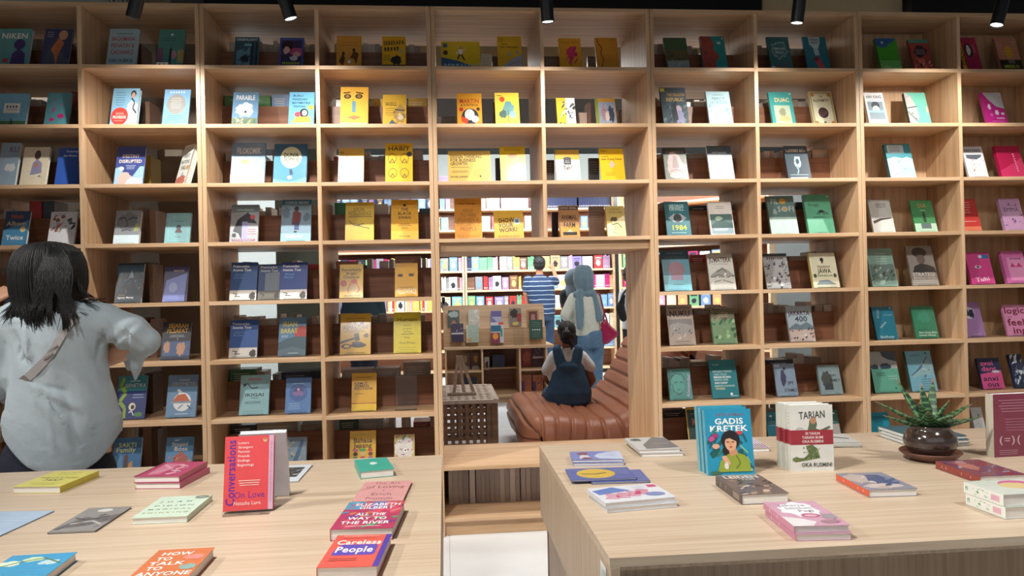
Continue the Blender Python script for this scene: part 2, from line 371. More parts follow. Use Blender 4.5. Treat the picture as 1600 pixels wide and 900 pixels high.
def fuse(parts, name, material, parent=None, voxel=.01, smooth=6, fn=None, off=None):
    """one continuous skin from tapered limbs, ellipsoids and lofts"""
    mb = MB()
    for p in parts:
        if p[0] == 'c':      # tapered capsule a, b, ra, rb, flatten(y)
            a, b, ra, rb = Vector(p[1]), Vector(p[2]), p[3], p[4]; fl = p[5] if len(p) > 5 else 1
            d = (b-a); L = d.length or 1e-4; d = d/L if d.length else Vector((0, 0, 1)); e1 = d.orthogonal().normalized(); e2 = d.cross(e1); rows = []
            st = [(-math.sin(t)*ra, math.cos(t)*ra) for t in (1.5, 1.1, .6, 0)]+[(L+math.sin(t)*rb, math.cos(t)*rb) for t in (0, .6, 1.1, 1.5)]
            for s_, r in st:
                ring = []
                for k in range(16):
                    q = (e1*math.cos(k*math.pi/8)+e2*math.sin(k*math.pi/8))*r
                    q.y *= fl; ring.append(a+d*s_+q)
                rows.append(ring)
            mb.grid(rows, True, None, True)
        elif p[0] == 'e':
            c0, r = Vector(p[1]), p[2]; rows = []
            for i in range(1, 12):
                th = math.pi*i/12; rows.append([c0+Vector((r[0]*math.sin(th)*math.cos(f), r[1]*math.sin(th)*math.sin(f), -r[2]*math.cos(th))) for f in [k*math.pi/10 for k in range(20)]])
            mb.grid(rows, True, None, True)
        elif p[0] == 'l':    # loft of horizontal ellipses (centre, rx, ry)
            rows = [[Vector(c0)+Vector((rx*math.cos(f), ry*math.sin(f), 0)) for f in [k*math.pi/14 for k in range(28)]] for c0, rx, ry in p[1]]
            if Vector(p[1][-1][0]).z < Vector(p[1][0][0]).z: rows.reverse()
            mb.grid(rows, True, None, True)
    tmp = mb.build('tmp', material, None, off=(0, 0, 0))
    bm = bmesh.new(); bm.from_mesh(tmp.data); bmesh.ops.recalc_face_normals(bm, faces=bm.faces); bm.to_mesh(tmp.data); bm.free()
    r = tmp.modifiers.new('r', 'REMESH'); r.mode = 'VOXEL'; r.voxel_size = voxel; r.use_smooth_shade = True
    s = tmp.modifiers.new('s', 'SMOOTH'); s.iterations = smooth; s.factor = .5
    bpy.context.view_layer.update(); dg = bpy.context.evaluated_depsgraph_get()
    me = bpy.data.meshes.new_from_object(tmp.evaluated_get(dg)); me.name = name
    old = tmp.data; bpy.data.objects.remove(tmp); bpy.data.meshes.remove(old)
    if fn:
        for v in me.vertices: v.co = fn(v.co.copy(), v.normal.copy())
    o3 = Vector(off) if off is not None else (parent.location if parent else Vector())
    for v in me.vertices: v.co -= o3
    me.materials.clear(); me.materials.append(material)
    me.polygons.foreach_set('use_smooth', [True]*len(me.polygons)); me.update()
    o = bpy.data.objects.new(name, me); C.objects.link(o)
    if parent: o.parent = parent
    elif off is not None: o.location = off
    return o
# ------------------------------------------------------------------ the setting
mb = MB(); mb.box(-7, 9, -3, 14, -.05, 0); struct(mb.build('floor', M['floor'], off=(0, 0, 0)))
mb = MB(); mb.box(-7, 9, -3, 14, 3.6, 3.66); struct(mb.build('ceiling', M['ceil'], off=(0, 0, 3.6)))
mb = MB(); mb.box(-7, 9, 12.6, 12.75, 0, 3.6); struct(mb.build('wall_back', M['offwhite'], off=(0, 12.6, 0)))
mb = MB(); mb.box(-5.4, -2.05, 5.9, 6.0, 0, 3.6); struct(mb.build('wall_left', M['greige'], off=(-3, 5.9, 0)))
mb = MB(); a = P(247, 300, 4.7).x; b = P(316, 300, 4.7).x; mb.box(a, b, 4.7, 5.0, 0, 2.92); struct(mb.build('trim_1', M['greige'], off=(a, 4.7, 0)))
mb = MB(); a = P(432, 450, 6.6).x; b = P(499, 450, 6.6).x; mb.box(a, b, 6.6, 7.0, 0, 3.6); struct(mb.build('trim_2', M['greywall'], off=(a, 6.6, 0)))
mb = MB(); a = P(318, 8, 4.75).x; b = P(1190, 15, 4.75).x; mb.box(a, b, 4.75, 5.3, P(600, 11, 4.75).z, 3.6); struct(mb.build('trim_3', M['ceil'], off=(a, 4.75, 3)))
mb = MB(); a = P(1192, 8, 4.9).x; b = P(1423, 15, 4.9).x; mb.box(a, b, 4.9, 5.6, P(1300, 19, 4.9).z, 3.6); struct(mb.build('trim_4', M['beige'], off=(a, 4.9, 3)))
mb = MB(); a = P(1424, 8, 4.8).x; mb.box(a, 6.0, 4.8, 5.6, P(1500, 26, 4.8).z-.03, 3.6); struct(mb.build('trim_5', M['ceil'], off=(a, 4.8, 3)))
mb = MB(); mb.box(-2.3, 3.0, 6.4, 6.5, 2.96, 3.5); struct(mb.build('trim_6', M['beige'], off=(0, 6.4, 3)))
mb = MB(); a = P(-60, 5, 4.9).x; b = P(165, 5, 4.9).x; mb.box(a, b, 4.9, 5.0, P(80, 4.5, 4.9).z-.01, 3.6)
for i in range(8): mb.obox((P(168+i*7, 5, 4.9).x, 4.9, P(80, 4.5, 4.9).z), (.012, 0, 0), (0, .05, 0), (-.05, 0, .12))
struct(mb.build('trim_7', M['offwhite'], off=(a, 4.9, 3)))

# ------------------------------------------------------------------ bookcases
D0 = 4.0; DB = 4.58; BT = .020; ST = .021
def XL(i): return -1.8182 + .59132*i
def ZL(k):
    return H + (1.5104 - .30463*k if k <= 7 else (-.912 if k == 8 else -1.183))
ORD = ['top', 'second', 'third', 'fourth', 'fifth', 'sixth', 'seventh', 'eighth', 'bottom']
def board(x0, x1, y0, y1, z0, z1, name, m, parent, bev=.0012):
    q = MB(); q.box(x0, x1, y0, y1, z0, z1); return q.build(name, m, parent, bevel=bev)
cases = []
where = ['behind the woman in the pale shirt', 'between the woman and the passage', 'with a passage cut through it', 'just right of the passage', 'with solid backs, at the far right']
for n, i in enumerate((-1, 1, 3, 5, 7)):
    x0, x1 = XL(i)+.001, XL(i+2)-.001; xm = XL(i+1)
    r = thing('bookcase', 'tall pale oak open bookcase '+where[n], 'bookcase', ((x0+x1)/2, D0+.29, 0), 'double sided oak bookcases in a row'); cases.append(r)
    top = ZL(0)+.012
    for xa in (x0, x1-ST): board(xa, xa+ST, D0, DB, 0.0, top, 'side_panel', M['wood_z'], r)
    board(x0+ST, x1-ST, D0, DB, top-BT, top, 'top_board', M['wood_x'], r)
    passage = (i == 3); zb = ZL(4)-BT if passage else .09
    board(xm-.0105, xm+.0105, D0+.0005, DB, zb if not passage else ZL(4), top-BT, 'divider', M['wood_z'], r)
    for k in range(1, 10):
        if passage and 5 <= k <= 7: continue
        if passage and k >= 4: spans = ((x0+ST, x1-ST),)
        else: spans = ((x0+ST, xm-.0105), (xm+.0105, x1-ST))
        for a, b in spans: board(a, b, D0+.0008, DB, ZL(k)-BT, ZL(k), 'shelf', M['wood_x'], r)
    board(x0+ST, x1-ST, D0+.03, DB-.03, 0, ZL(9)-BT, 'plinth', M['wood_x'], r)
    if passage:
        zf = P(850, 391, D0+.03).z
        board(x0+ST, x1-ST, D0+.03, D0+.05, zf, ZL(4)-BT, 'lintel_board', M['wood_x'], r)
        board(x0+ST, x1-ST, D0+.05, DB, zf, zf+.02, 'lintel_board', M['wood_x'], r)
        board(x0+ST, x1-ST, D0+.42, D0+.435, ZL(9), ZL(8)-BT, 'back_panel', M['brown_x'], r)
    if n == 4:
        for a, b in ((x0+ST, xm-.0105), (xm+.0105, x1-ST)): board(a, b, D0+.30, D0+.312, ZL(9), top-BT, 'back_panel', M['wood_z'], r)
    elif n in (1, 3) or n == 0:
        for c, (a, b) in enumerate(((x0+ST, xm-.0105), (xm+.0105, x1-ST))):
            if n == 0 and c == 1: continue
            for k in range(0, 8): board(a, b, D0+.30, D0+.312, ZL(k+1), ZL(k+1)+.165, 'low_back_panel', M['brown_x'], r)
bm_ = MB(); q0 = Vector((0, 0, 0))
MINOR = []
# ------------------------------------------------------------------ books standing on the rear half, seen over the low panels
rnd = random.Random(5)
PAG = ['b9aea2', 'a99c90', 'c6bcb0', '9a8c80', '8f8378', 'b3a090', 'ccc4ba']
def rear(col, row, x, w, h, c, art=None, kind='rear', y=None, t=None):
    z = ZL(row+1); t = t or .15
    mb = MB(); y = y or D0+.322
    mb.obox((x, y, z), (w, 0, 0), (0, t, 0), (0, 0, h), c)
    if art: Page(mb, (x, y, z+h), (w, 0, 0), (0, 0, -h), (0, -1, 0)).draw(art)
    o = mb.build('book', M['ink'], None, off=(x+w/2, y+t/2, z)); MINOR.append((w*270*(9 if row else 5)*(3 if col in (4, 5) else 1), o)); return o
cn = lambda c: ORD[c] if c else 'first'
CO = ['first', 'second', 'third', 'fourth', 'fifth', 'sixth', 'seventh', 'eighth', 'ninth', 'tenth']
special = {  # (row, col): [(x0, x1, top v, colour, words)]
 (3, 3): [(514, 546, 317, '1f8a4a', 'green'), (583, 606, 319, 'cfc6ba', 'off white'), (655, 672, 326, '3a6a72', 'dark teal')],
 (2, 3): [(511, 532, 245, 'c0442e', 'red')],
 (1, 2): [(347, 423, 150, '4a7a48', 'green'), (425, 452, 148, '7f93b0', 'grey blue')],
 (1, 3): [(580, 600, 155, 'd8b040', 'yellow'), (638, 667, 154, 'c9a23a', 'mustard')],
 (4, 2): [(480, 499, 413, 'c0392b', 'red')],
 (4, 3): [(519, 560, 408, 'a8714a', 'tan wooden'), (617, 657, 400, '9a6242', 'brown wooden')],
 (6, 2): [(355, 400, 577, '3f7a55', 'green'), (440, 486, 581, '2f3450', 'navy'), (487, 502, 579, '23283f', 'dark navy')],
 (6, 3): [(534, 582, 577, 'aaa49c', 'grey'), (586, 624, 575, '9a9590', 'light grey'), (630, 672, 566, '8e8680', 'warm grey')],
 (7, 2): [(356, 400, 664, '33333a', 'charcoal'), (402, 465, 660, '9a9080', 'khaki'), (470, 500, 663, '8a7a68', 'brown card')],
 (7, 3): [(523, 560, 654, '35584a', 'dark green'), (562, 598, 656, '8d9390', 'grey'), (646, 672, 660, '8e2028', 'crimson')],
 (4, 6): [(1077, 1104, 398, 'a02a1c', 'dark red')],
 (3, 6): [(1079, 1104, 321, '1d1d20', 'black'), (1146, 1152, 320, '222', 'black')],
 (3, 7): [(1190, 1204, 316, '2a2a2e', 'black'), (1243, 1259, 316, '34455a', 'slate blue')],
 (2, 6): [(1073, 1106, 240, '9d9288', 'grey')],
 (2, 7): [(1268, 1292, 234, 'c0a890', 'beige')],
 (5, 6): [(1084, 1112, 482, '8a7c70', 'taupe')], (6, 6): [(1079, 1107, 565, '8d7a6c', 'brown')],
 (4, 7): [(1232, 1266, 400, '9a8a7c', 'taupe')], (5, 7): [(1272, 1284, 478, 'b09a86', 'tan'), (1286, 1304, 476, 'cfc6b8', 'pale')],
 (7, 6): [(1033, 1070, 640, '2c2c30', 'black')],
 (6, 7): [(1197, 1236, 569, '30343a', 'charcoal')],
 (3, 0): [(47, 66, 312, 'b02a2a', 'red'), (68, 86, 313, '39434c', 'slate')],
 (1, 0): [(112, 121, 144, '9c2f33', 'dark red')],
 (2, 0): [(72, 86, 229, '8a9078', 'olive grey')],
 (2, 1): [(224, 236, 244, '8f7a20', 'olive yellow')],
}
for row in range(8):
    for col in range(8):
        if col in (4, 5): continue
        if col == 1: xa, xb = P(205, 300, 4.33).x, P(246, 300, 4.33).x
        else: xa, xb = XL(col-1)+.03, XL(col)-.03
        if col == 0: xa = P(-8, 300, 4.33).x
        used = []
        for x0, x1, tv, c, words in special.get((row, col), []):
            if x1 <= x0: continue
            um = (x0+x1)/2; X0, X1 = P(x0, tv, 4.33).x, P(x1, tv, 4.33).x; X0 = max(X0, xa); X1 = min(X1, xb+.012)
            h = P(um, tv, 4.33).z-ZL(row+1); h = min(max(h, .19), .262)
            o = rear(col, row, X0, X1-X0, h, c, [('L', .1, .8, .08, .3, 4, 'd8d4cc')] if X1-X0 > .09 else None)
            tag(o, f'{words} book showing above the rear panel, {ORD[row]} shelf, {CO[col]} column', 'book', 'books on the rear half of the bookcases'); used.append((X0-.003, X1+.003))
        x = xa+rnd.uniform(0, .03); L = f'upright book page edges out on the rear half, {ORD[row]} shelf, {CO[col]} column'
        while x < xb-.03:
            w = rnd.choice([.022, .028, .032, .045]); h = rnd.uniform(.19, .225)
            if row == 0: h = rnd.uniform(.2, .235)
            if any(x < b and x+w > a for a, b in used): x += .008; continue
            if rnd.random() < .1: x += .04; continue
            if x+w > xb: break
            tag(rear(col, row, x, w, h, rnd.choice(PAG) if col != 1 else rnd.choice(['8a6a54', '5e4536', '9a7a62', '6e5342'])), L, 'book', f'rear books on {ORD[row]} shelf, {CO[col]} column'); x += w+.0015
# books standing in the low cell under the passage
x = XL(3)+.045; i = 0
while x < XL(5)-.045:
    w = rnd.choice([.020, .024, .027, .031]); h = rnd.uniform(.185, .2); z = ZL(9)
    mb = MB(); mb.obox((x, D0+.27, z), (w, 0, 0), (0, .14, 0), (0, 0, h), rnd.choice(['a79a92', 'b5a9a0', '978a83', 'c0b6ae', '8a7c75']))
    o = mb.build('book', M['ink'], None, off=(x+w/2, D0+.34, z)); MINOR.append((w*1e4, o)); tag(o, 'thin upright book, page edges out, under the passage bench', 'book', 'books in the cell under the passage bench')
    x += w+rnd.choice([.001, .001, .002, .006]); i += 1
# rear items in the passage bookcase
for col, row, x0, x1, tv, c, wds, tt in [
  (4, 0, 690, 706, 84, 'd8d4c4', 'cream printed', .03), (4, 0, 752, 768, 84, 'cfcdbd', 'white printed', .03), (4, 0, 769, 779, 88, '5b4030', 'brown', .03),
  (5, 0, 850, 874, 88, '6b5648', 'brown carton like', .03), (5, 0, 918, 932, 88, '6a6058', 'grey brown', .03),
  (4, 1, 771, 776, 157, '5a3a30', 'thin brown', .1), (4, 1, 684, 712, 182, '6f675c', 'grey flat', .03), (5, 1, 918, 923, 160, '6b4a3c', 'thin red brown', .1), (5, 1, 966, 971, 172, '7a5a4c', 'small brown', .1), (5, 1, 903, 917, 176, 'a89080', 'cardboard', .03),
  (5, 2, 853, 866, 250, '4b423c', 'dark brown', .03), (5, 2, 920, 936, 247, '2e2a28', 'black framed', .03), (4, 2, 774, 782, 247, '2b2a2a', 'black', .03),
  (5, 3, 920, 944, 322, '8a6a55', 'brown photo', .02), (5, 3, 862, 872, 331, '3c3432', 'dark', .02)]:
    um = (x0+x1)/2; X0, X1 = P(x0, tv, 4.3).x, P(x1, tv, 4.3).x; X0 = max(X0, XL(3)+.026); h = min(P(um, tv, 4.3).z-ZL(row+1), .26)
    o = rear(col, row, X0, X1-X0, h, c, [('L', .1, .9, .1, .5, 5, '9a9084')] if X1-X0 > .04 else None, y=4.3, t=tt)
    tag(o, f'{wds} book standing at the rear over the passage, {ORD[row]} shelf, {CO[col]} column', 'book', 'books at the rear of the passage bookcase')

# ------------------------------------------------------------------ far bookcases
FY = 11.6
FZ = [H+1.61, H+1.30, H+.98, H+.66, H+.35, H+.05, H-.25, H-.56, H-.87, H-1.18]
def far_case(x0, x1, divs, label, rot=None):
    r = thing('bookcase', label, 'bookcase', (x0, FY+.15, 0), 'bookcases against the far wall')
    def bd(a, b, c, d, e, f, nm, m):
        q = MB(); q.box(a, b, c, d, e, f); q.build(nm, M[m], r, bevel=.002)
    for a in (x0, x1-.03): bd(a, a+.03, FY, FY+.33, 0, FZ[0]+.03, 'side_panel', 'far_wood')
    for a in divs: bd(a-.02, a+.02, FY, FY+.33, 0, FZ[0], 'divider', 'far_wood')
    for z in FZ: bd(x0+.03, x1-.03, FY+.004, FY+.33, z-.03, z, 'shelf', 'far_wood')
    bd(x0+.03, x1-.03, FY+.31, FY+.33, .05, FZ[0], 'back_panel', 'brown_x')
    if rot:
        r.rotation_euler.z = rot[2]; r.location = (rot[0], rot[1], 0)
    return r
fx = lambda u: P(u, 450, FY).x
far_case(fx(727)-2.34, fx(727)-.01, [], 'pale oak wall bookcase at the far left, seen beyond the passage edge')
far_case(fx(727)+.0, fx(962), [], 'pale oak wall bookcase behind the man in the striped shirt')
rightcase = far_case(fx(962)+.02, fx(962)+2.3, [], 'pale oak bookcase angled away beyond the far right corner', (fx(962)+.12, FY, R_(-38)))
frnd = random.Random(11)
TONE = {'white': 'e6e8ea', 'pink': 'e2a0b6', 'red': 'b83434', 'teal': '7ab0b6', 'blue': '6e94c0', 'navy': '2a3050', 'green': '6eaa80', 'yellow': 'd0b060', 'orange': 'dca078', 'purple': '8478ae', 'mauve': '9a7a98', 'brown': '7a5440', 'grey': '8a8888', 'cream': 'd8ccb0', 'black': '26262a', 'magenta': 'b02068'}
PL = {i: w for i, w in enumerate(['topmost', 'second', 'third', 'fourth', 'fifth', 'sixth', 'seventh', 'eighth', 'ninth', 'lowest'])}
def far_book(u0, u1, k, tone, face, nth=0, art=None, h=None):
    x0, x1 = fx(u0), fx(u1); z = FZ[k]; h = h or frnd.uniform(.19, .215)
    mb = MB(); c = TONE[tone]
    y = FY+.05 if face else FY+.04
    t = .03 if face else .16
    mb.obox((x0, y, z), (x1-x0-.002, 0, 0), (0, t, 0), (0, 0, h), c)
    cc = frnd.choice(['d8d8d8', 'efe9dc', '2a2a30', 'e8c070', TONE[frnd.choice(list(TONE))]])
    a = art or ([('T', 'TITLE', .5, .18, .7, .1, cc), ('B', .5, .6, .3, .24, cc, frnd.randint(0, 99)), ('L', .2, .8, .3, .36, 2, cc)] if face else [('R', .2, .08, .8, .3, dark(c, .6)), ('R', .3, .8, .7, .9, 'ddd')])
    if art is not False: Page(mb, (x0, y, z+h), (x1-x0-.002, 0, 0), (0, 0, -h), (0, -1, 0), .0004).draw(a)
    o = mb.build('book', M['ink'], None, off=((x0+x1)/2, y+t/2, z)); MINOR.append(((u1-u0)*(20 if k in (4, 5) else 12)*(1 if u0 > 688 else .1), o))
    zone = ('left end of it', 'left half', 'middle', 'right half', 'right end')[min(4, max(0, int((x0+2.0)/1.0)))]
    if face: lb = f'{tone} book standing face out, far wall bookcase, {PL[k]} shelf, {zone}'
    else: lb = f'{tone} book spine, far wall bookcase, {PL[k]} shelf, {zone}'
    tag(o, lb, 'book', f'{tone} {"face out books" if face else "book spines"}, far wall, {PL[k]} shelf, {zone}')
ROWS = {
 4: [(690, 702, 'grey', 1), (703, 716, 'blue', 1), (717, 724, 'pink', 0), (730, 738, 'navy', 0), (738, 750, 'teal', 1), (750, 763, 'green', 1), (763, 772, 'green', 0), (772, 779, 'pink', 0), (782, 793, 'cream', 1), (793, 803, 'grey', 1), (803, 813, 'yellow', 0), (813, 825, 'brown', 1), (826, 836, 'green', 0), (846, 861, 'orange', 1), (862, 877, 'orange', 1), (877, 890, 'grey', 1), (890, 896, 'pink', 0), (896, 911, 'purple', 1), (912, 928, 'white', 1), (930, 944, 'red', 1), (944, 955, 'mauve', 0)],
 5: [(690, 697, 'white', 0), (697, 702, 'grey', 0), (702, 715, 'white', 1), (715, 719, 'brown', 0), (719, 725, 'pink', 0), (731, 742, 'brown', 0), (743, 755, 'grey', 1), (756, 763, 'red', 0), (764, 771, 'mauve', 0), (771, 784, 'white', 1), (785, 796, 'mauve', 1), (797, 810, 'brown', 1), (811, 815, 'yellow', 0), (866, 871, 'teal', 0), (872, 892, 'white', 1), (927, 932, 'magenta', 0), (932, 947, 'pink', 1), (947, 954, 'magenta', 0), (954, 960, 'orange', 0)],
 6: [(690, 704, 'cream', 1), (706, 723, 'teal', 1), (731, 743, 'green', 1), (744, 757, 'blue', 1), (759, 771, 'red', 1), (773, 788, 'purple', 1), (788, 795, 'grey', 1), (796, 808, 'red', 1), (808, 815, 'green', 0), (815, 822, 'red', 0), (862, 876, 'white', 1), (940, 950, 'blue', 1), (951, 961, 'blue', 1)],
 7: [(864, 880, 'teal', 1), (944, 952, 'white', 0), (953, 961, 'cream', 0)],
 8: [(944, 961, 'blue', 0)],
 1: [(690, 698, 'blue', 0), (699, 706, 'mauve', 0), (755, 762, 'brown', 0), (763, 784, 'yellow', 0), (786, 829, 'mauve', 0), (854, 905, 'navy', 0), (908, 958, 'navy', 0)],
 2: [(690, 703, 'teal', 1), (755, 769, 'green', 1), (771, 776, 'red', 0), (823, 835, 'white', 1), (911, 922, 'blue', 1)],
 0: [(690, 724, 'mauve', 0)],
 3: [(730, 760, 'brown', 0)],
}
for k, lst in ROWS.items():
    for u0, u1, tone, face in lst:
        if face: far_book(u0, u1-.3, k, tone, 1)
        else:
            nn = max(1, round((u1-u0)/2.6)); w = (u1-u0)/nn
            for j in range(nn): far_book(u0+j*w, u0+(j+1)*w, k, tone, 0)
# seen through the cells left of the passage
for k, u0, u1 in ((1, 520, 684), (4, 505, 690), (6, 505, 690), (2, 505, 684)):
    u = u0
    while u < u1:
        tone = frnd.choice(['blue', 'navy', 'grey', 'mauve'] if k == 1 else list(TONE))
        if k == 6 and u > 600: tone = frnd.choice(['pink', 'yellow', 'white', 'cream', 'red'])
        if frnd.random() < .45: far_book(u, u+12, k, tone, 1); u += 13
        else: far_book(u, u+3.6, k, tone, 0); u += 3.6
# right, angled case: face-out books seen through the cells right of the passage
def on_case(root, lx, k, tone, w=.14):
    z = FZ[k]; h = frnd.uniform(.19, .22); mb = MB(); c = TONE[tone]; cc = frnd.choice(['efe9dc', '2a2a30', 'e8c070'])
    mb.obox((-w/2, 0, 0), (w, 0, 0), (0, .03, 0), (0, 0, h), c)
    Page(mb, (-w/2, 0, h), (w, 0, 0), (0, 0, -h), (0, -1, 0), .0004).draw([('B', .5, .62, .3, .22, cc, int(lx*100)), ('R', .15, .1, .85, .25, cc)])
    o = mb.build('book', M['ink'], None, off=(0, 0, 0)); a = root.rotation_euler.z; X, Y = lx, -.10
    o.location = (root.location.x+X*math.cos(a)-Y*math.sin(a), root.location.y+X*math.sin(a)+Y*math.cos(a), z); o.rotation_euler.z = a
    MINOR.append((20, o))
    tag(o, f'{tone} book facing out on the angled far right bookcase, {PL[k]} shelf', 'book', f'{tone} books on the angled bookcase, {PL[k]} shelf')
for k in (3, 4, 5, 6, 7, 8):
    for j in range(12):
        on_case(rightcase, .12+j*.175, k, frnd.choice(['white', 'pink', 'yellow', 'green', 'red', 'orange', 'cream', 'purple', 'magenta', 'blue']))
# ------------------------------------------------------------------ low display unit with a slanted top, beyond the passage
LY = 8.75
lx0, lx1 = P(696, 540, LY).x-.02, P(866, 538, LY).x
zt_ = P(780, 541, LY).z
r = thing('display_unit', 'low oak display unit with a tilted back board and cubbyholes below', 'display unit', ((lx0+lx1)/2, LY+.3, 0))
def bd(a, b, c, d, e, f, nm, m='wood_x'):
    q = MB(); q.box(a, b, c, d, e, f); return q.build(nm, M[m], r, bevel=.002)
bd(lx0, lx1, LY, LY+.62, zt_-.03, zt_, 'top_board')
xs = [lx0+.01, P(753, 590, LY).x, P(812, 590, LY).x, lx1-.1]
for a in xs: bd(a, a+.022, LY+.03, LY+.6, .1, zt_-.03, 'divider', 'wood_z')
zs = P(730, 580, LY).z; zb = P(780, 617, LY).z
bd(xs[0]+.022, xs[1], LY+.03, LY+.6, zs-.02, zs, 'shelf'); bd(xs[2]+.022, xs[3], LY+.03, LY+.6, zs-.02, zs, 'shelf'); bd(xs[1]+.022, xs[2], LY+.35, LY+.6, zs-.02, zs, 'shelf')
bd(xs[0], xs[3]+.022, LY+.02, LY+.6, zb-.03, zb, 'bottom_board'); bd(xs[0]+.02, xs[3], LY+.06, LY+.56, 0, zb-.03, 'plinth')
bd(xs[0]+.022, xs[1], LY+.33, LY+.345, zb, zt_-.03, 'back_panel', 'wood_z'); bd(xs[2]+.022, xs[3], LY+.33, LY+.345, zb, zt_-.03, 'back_panel', 'wood_z')
bd(xs[1]+.022, xs[2], LY+.585, LY+.6, zb, zt_-.03, 'back_panel', 'brown_x')  # panel added to darken the see-through middle cubby
bz = P(780, 476, LY+.3).z; lz = P(780, 512, LY+.2).z; bx1 = P(850, 500, LY+.3).x
q = MB(); q.obox((lx0, LY+.24, lz), (bx1-lx0, 0, 0), (0, .02, 0), (0, .1, bz-lz)); q.build('tilted_board', M['wood_x'], r)
q = MB(); q.box(lx0, bx1, LY+.16, LY+.26, lz-.02, lz); q.build('ledge', M['wood_x'], r)
q = MB(); q.obox((lx0, LY+.16, zt_), (bx1-lx0, 0, 0), (0, .015, 0), (0, .0, lz-.02-zt_)); q.build('front_board', M['wood_x'], r)
def face_px(u0, u1, v0, v1, Y, bgc, art, label, tilt=.12, t=.02, group=None, name='book', cat='book'):
    a, b = P(u0, v1, Y), P(u1, v1, Y); w = b.x-a.x; t0 = P(u0, v0, Y); h = t0.z-a.z
    return make_book((a.x, Y, a.z), (1, 0, 0), (0, math.sin(tilt), math.cos(tilt)), (0, -math.cos(tilt), math.sin(tilt)), w, h/math.cos(tilt), t, bgc, art, label, group, lift=.0003)
GD = 'books on the low display unit'
face_px(700.5, 718, 485, 512, LY+.2, '4e5a58', [('B', .5, .25, .5, .2, 'a8b8b8', 3), ('B', .5, .8, .3, .2, 'b08068', 4)], 'dark misty landscape book, leftmost on the upper ledge of the display unit', group=GD)
face_px(732, 749.5, 484, 512, LY+.2, 'c9c6ba', [('S', 12, 3, ['a8a498', 'e0ded4'], 0, 0, 1, 1, .2)], 'pale grey marbled book, second on the upper ledge of the display unit', group=GD)
face_px(767.5, 784, 486, 512, LY+.2, 'b4b4d0', [('R', 0, 0, 1, .35, '6a60a0'), ('P', [(0, .3), (.9, .9), (0, 1)], '7078b0')], 'lilac book with a purple band, centre of the display unit upper ledge', group=GD)
face_px(796.5, 815, 482, 510, LY+.2, '8a8078', [('B', .4, .3, .35, .28, '3a3230', 3), ('R', .65, .3, 1, .75, 'a03a44'), ('B', .5, .85, .3, .12, 'd8c060', 8)], 'grey portrait book with a red patch on the display unit upper ledge', group=GD)
face_px(824, 842.5, 484, 511, LY+.2, 'b08a60', [('R', .14, .1, .86, .95, '6b3a34'), ('B', .5, .5, .2, .3, 'b07878', 5)], 'tan framed dark red book, rightmost on the upper ledge of the display unit', group=GD)
face_px(706, 724.5, 506, 534.5, LY+.1, '3c3550', [('S', 14, 3, ['b8b0c0', '8a80a0', 'c06080'], .1, .1, .9, .5, .1), ('R', 0, .5, 1, .58, 'd8d0d8')], 'dark purple novel with pale title, left on the lower tier of the display unit', group=GD)
face_px(729, 748.5, 508, 535.5, LY+.1, 'a9bdb0', [('R', 0, 0, .1, 1, 'd8d0c0'), ('B', .25, .85, .22, .13, 'c8a070', 3), ('L', .3, .8, .15, .4, 3, 'd0e0d8')], 'sage green book second on the lower tier of the display unit', group=GD)
face_px(767.5, 787.5, 504, 536, LY+.1, 'd0d0d8', [('R', .0, .15, .8, .45, '2f6a90'), ('R', .6, 0, 1, .12, 'd85a40'), ('R', 0, .5, .7, 1, '8a3a5a'), ('E', .35, .68, .22, .16, 'e8a040'), ('R', .75, .3, .9, .7, '3a9a80')], 'white and blue book with orange face on the lower tier of the display unit', group=GD)
face_px(828, 848.5, 500, 530, LY+.1, '2f5046', [('L', .15, .85, .08, .4, 3, '7f9a90'), ('T', 'BOOK', .5, .52, .7, .08, 'c8d4cc'), ('L', .15, .85, .62, .9, 3, '7f9a90')], 'dark green hardback right on the lower tier of the display unit', group=GD)
q = MB(); a = P(802, 532, LY+.08); q.obox((a.x, LY+.08, zt_+.001), (.13, 0, 0), (0, .003, 0), (0, .03, .2)); q.obox((a.x, LY+.05, zt_+.001), (.13, 0, 0), (0, .04, 0), (0, 0, .003))
tag(q.build('display_stand', M['acrylic'], None, off=(a.x, LY+.08, zt_)), 'empty clear acrylic stand on the lower tier of the display unit', 'display stand')
def cub(u0, u1, v0, v1, c, art, label, y=LY+.22): face_px(u0, u1, v0, v1, y, c, art, label, .03, .03, 'books in the cubbyholes of the display unit')
cub(719, 735, 553, 578, '6b5348', [('B', .5, .35, .25, .25, 'b09870', 3), ('E', .5, .9, .4, .15, 'a8a4a0')], 'brown cover with pale bust, left cubby top of the display unit')
cub(736, 751, 552, 578, '5a4030', [('B', .5, .35, .25, .25, 'c08838', 7), ('E', .5, .9, .4, .15, 'a8a4a0')], 'brown cover with golden bust, left cubby top of the display unit')
cub(757, 765, 558, 578, 'c8c4bc', [('B', .5, .6, .3, .3, '30302e', 3)], 'narrow white and black cover in the middle cubby', LY+.36)
for j in range(7):
    a = P(770+j*2.7, 577, LY+.37); q = MB(); q.obox((a.x, LY+.37, zs), (.0185, 0, 0), (0, .12, 0), (0, 0, .15), '2a3a5c'); o = q.build('book', M['ink'], None, off=(a.x+.009, LY+.43, zs)); MINOR.append((40, o))
    tag(o, 'slim navy volume in the middle cubby of the display unit', 'book', 'navy volumes in the middle cubby')
cub(815, 831.5, 542, 573.5, '7a2c26', [('B', .5, .55, .42, .33, 'a85a44', 3), ('L', .1, .9, .05, .15, 2, 'b87060')], 'dark red cover with large face in the right cubby')
cub(832.5, 850, 541, 573, '4a3238', [('S', 16, 3, ['a08890', '806a70'], .1, .1, .9, .45, .08), ('R', 0, .5, 1, .6, 'c0b0b4')], 'dark plum title cover in the right cubby')
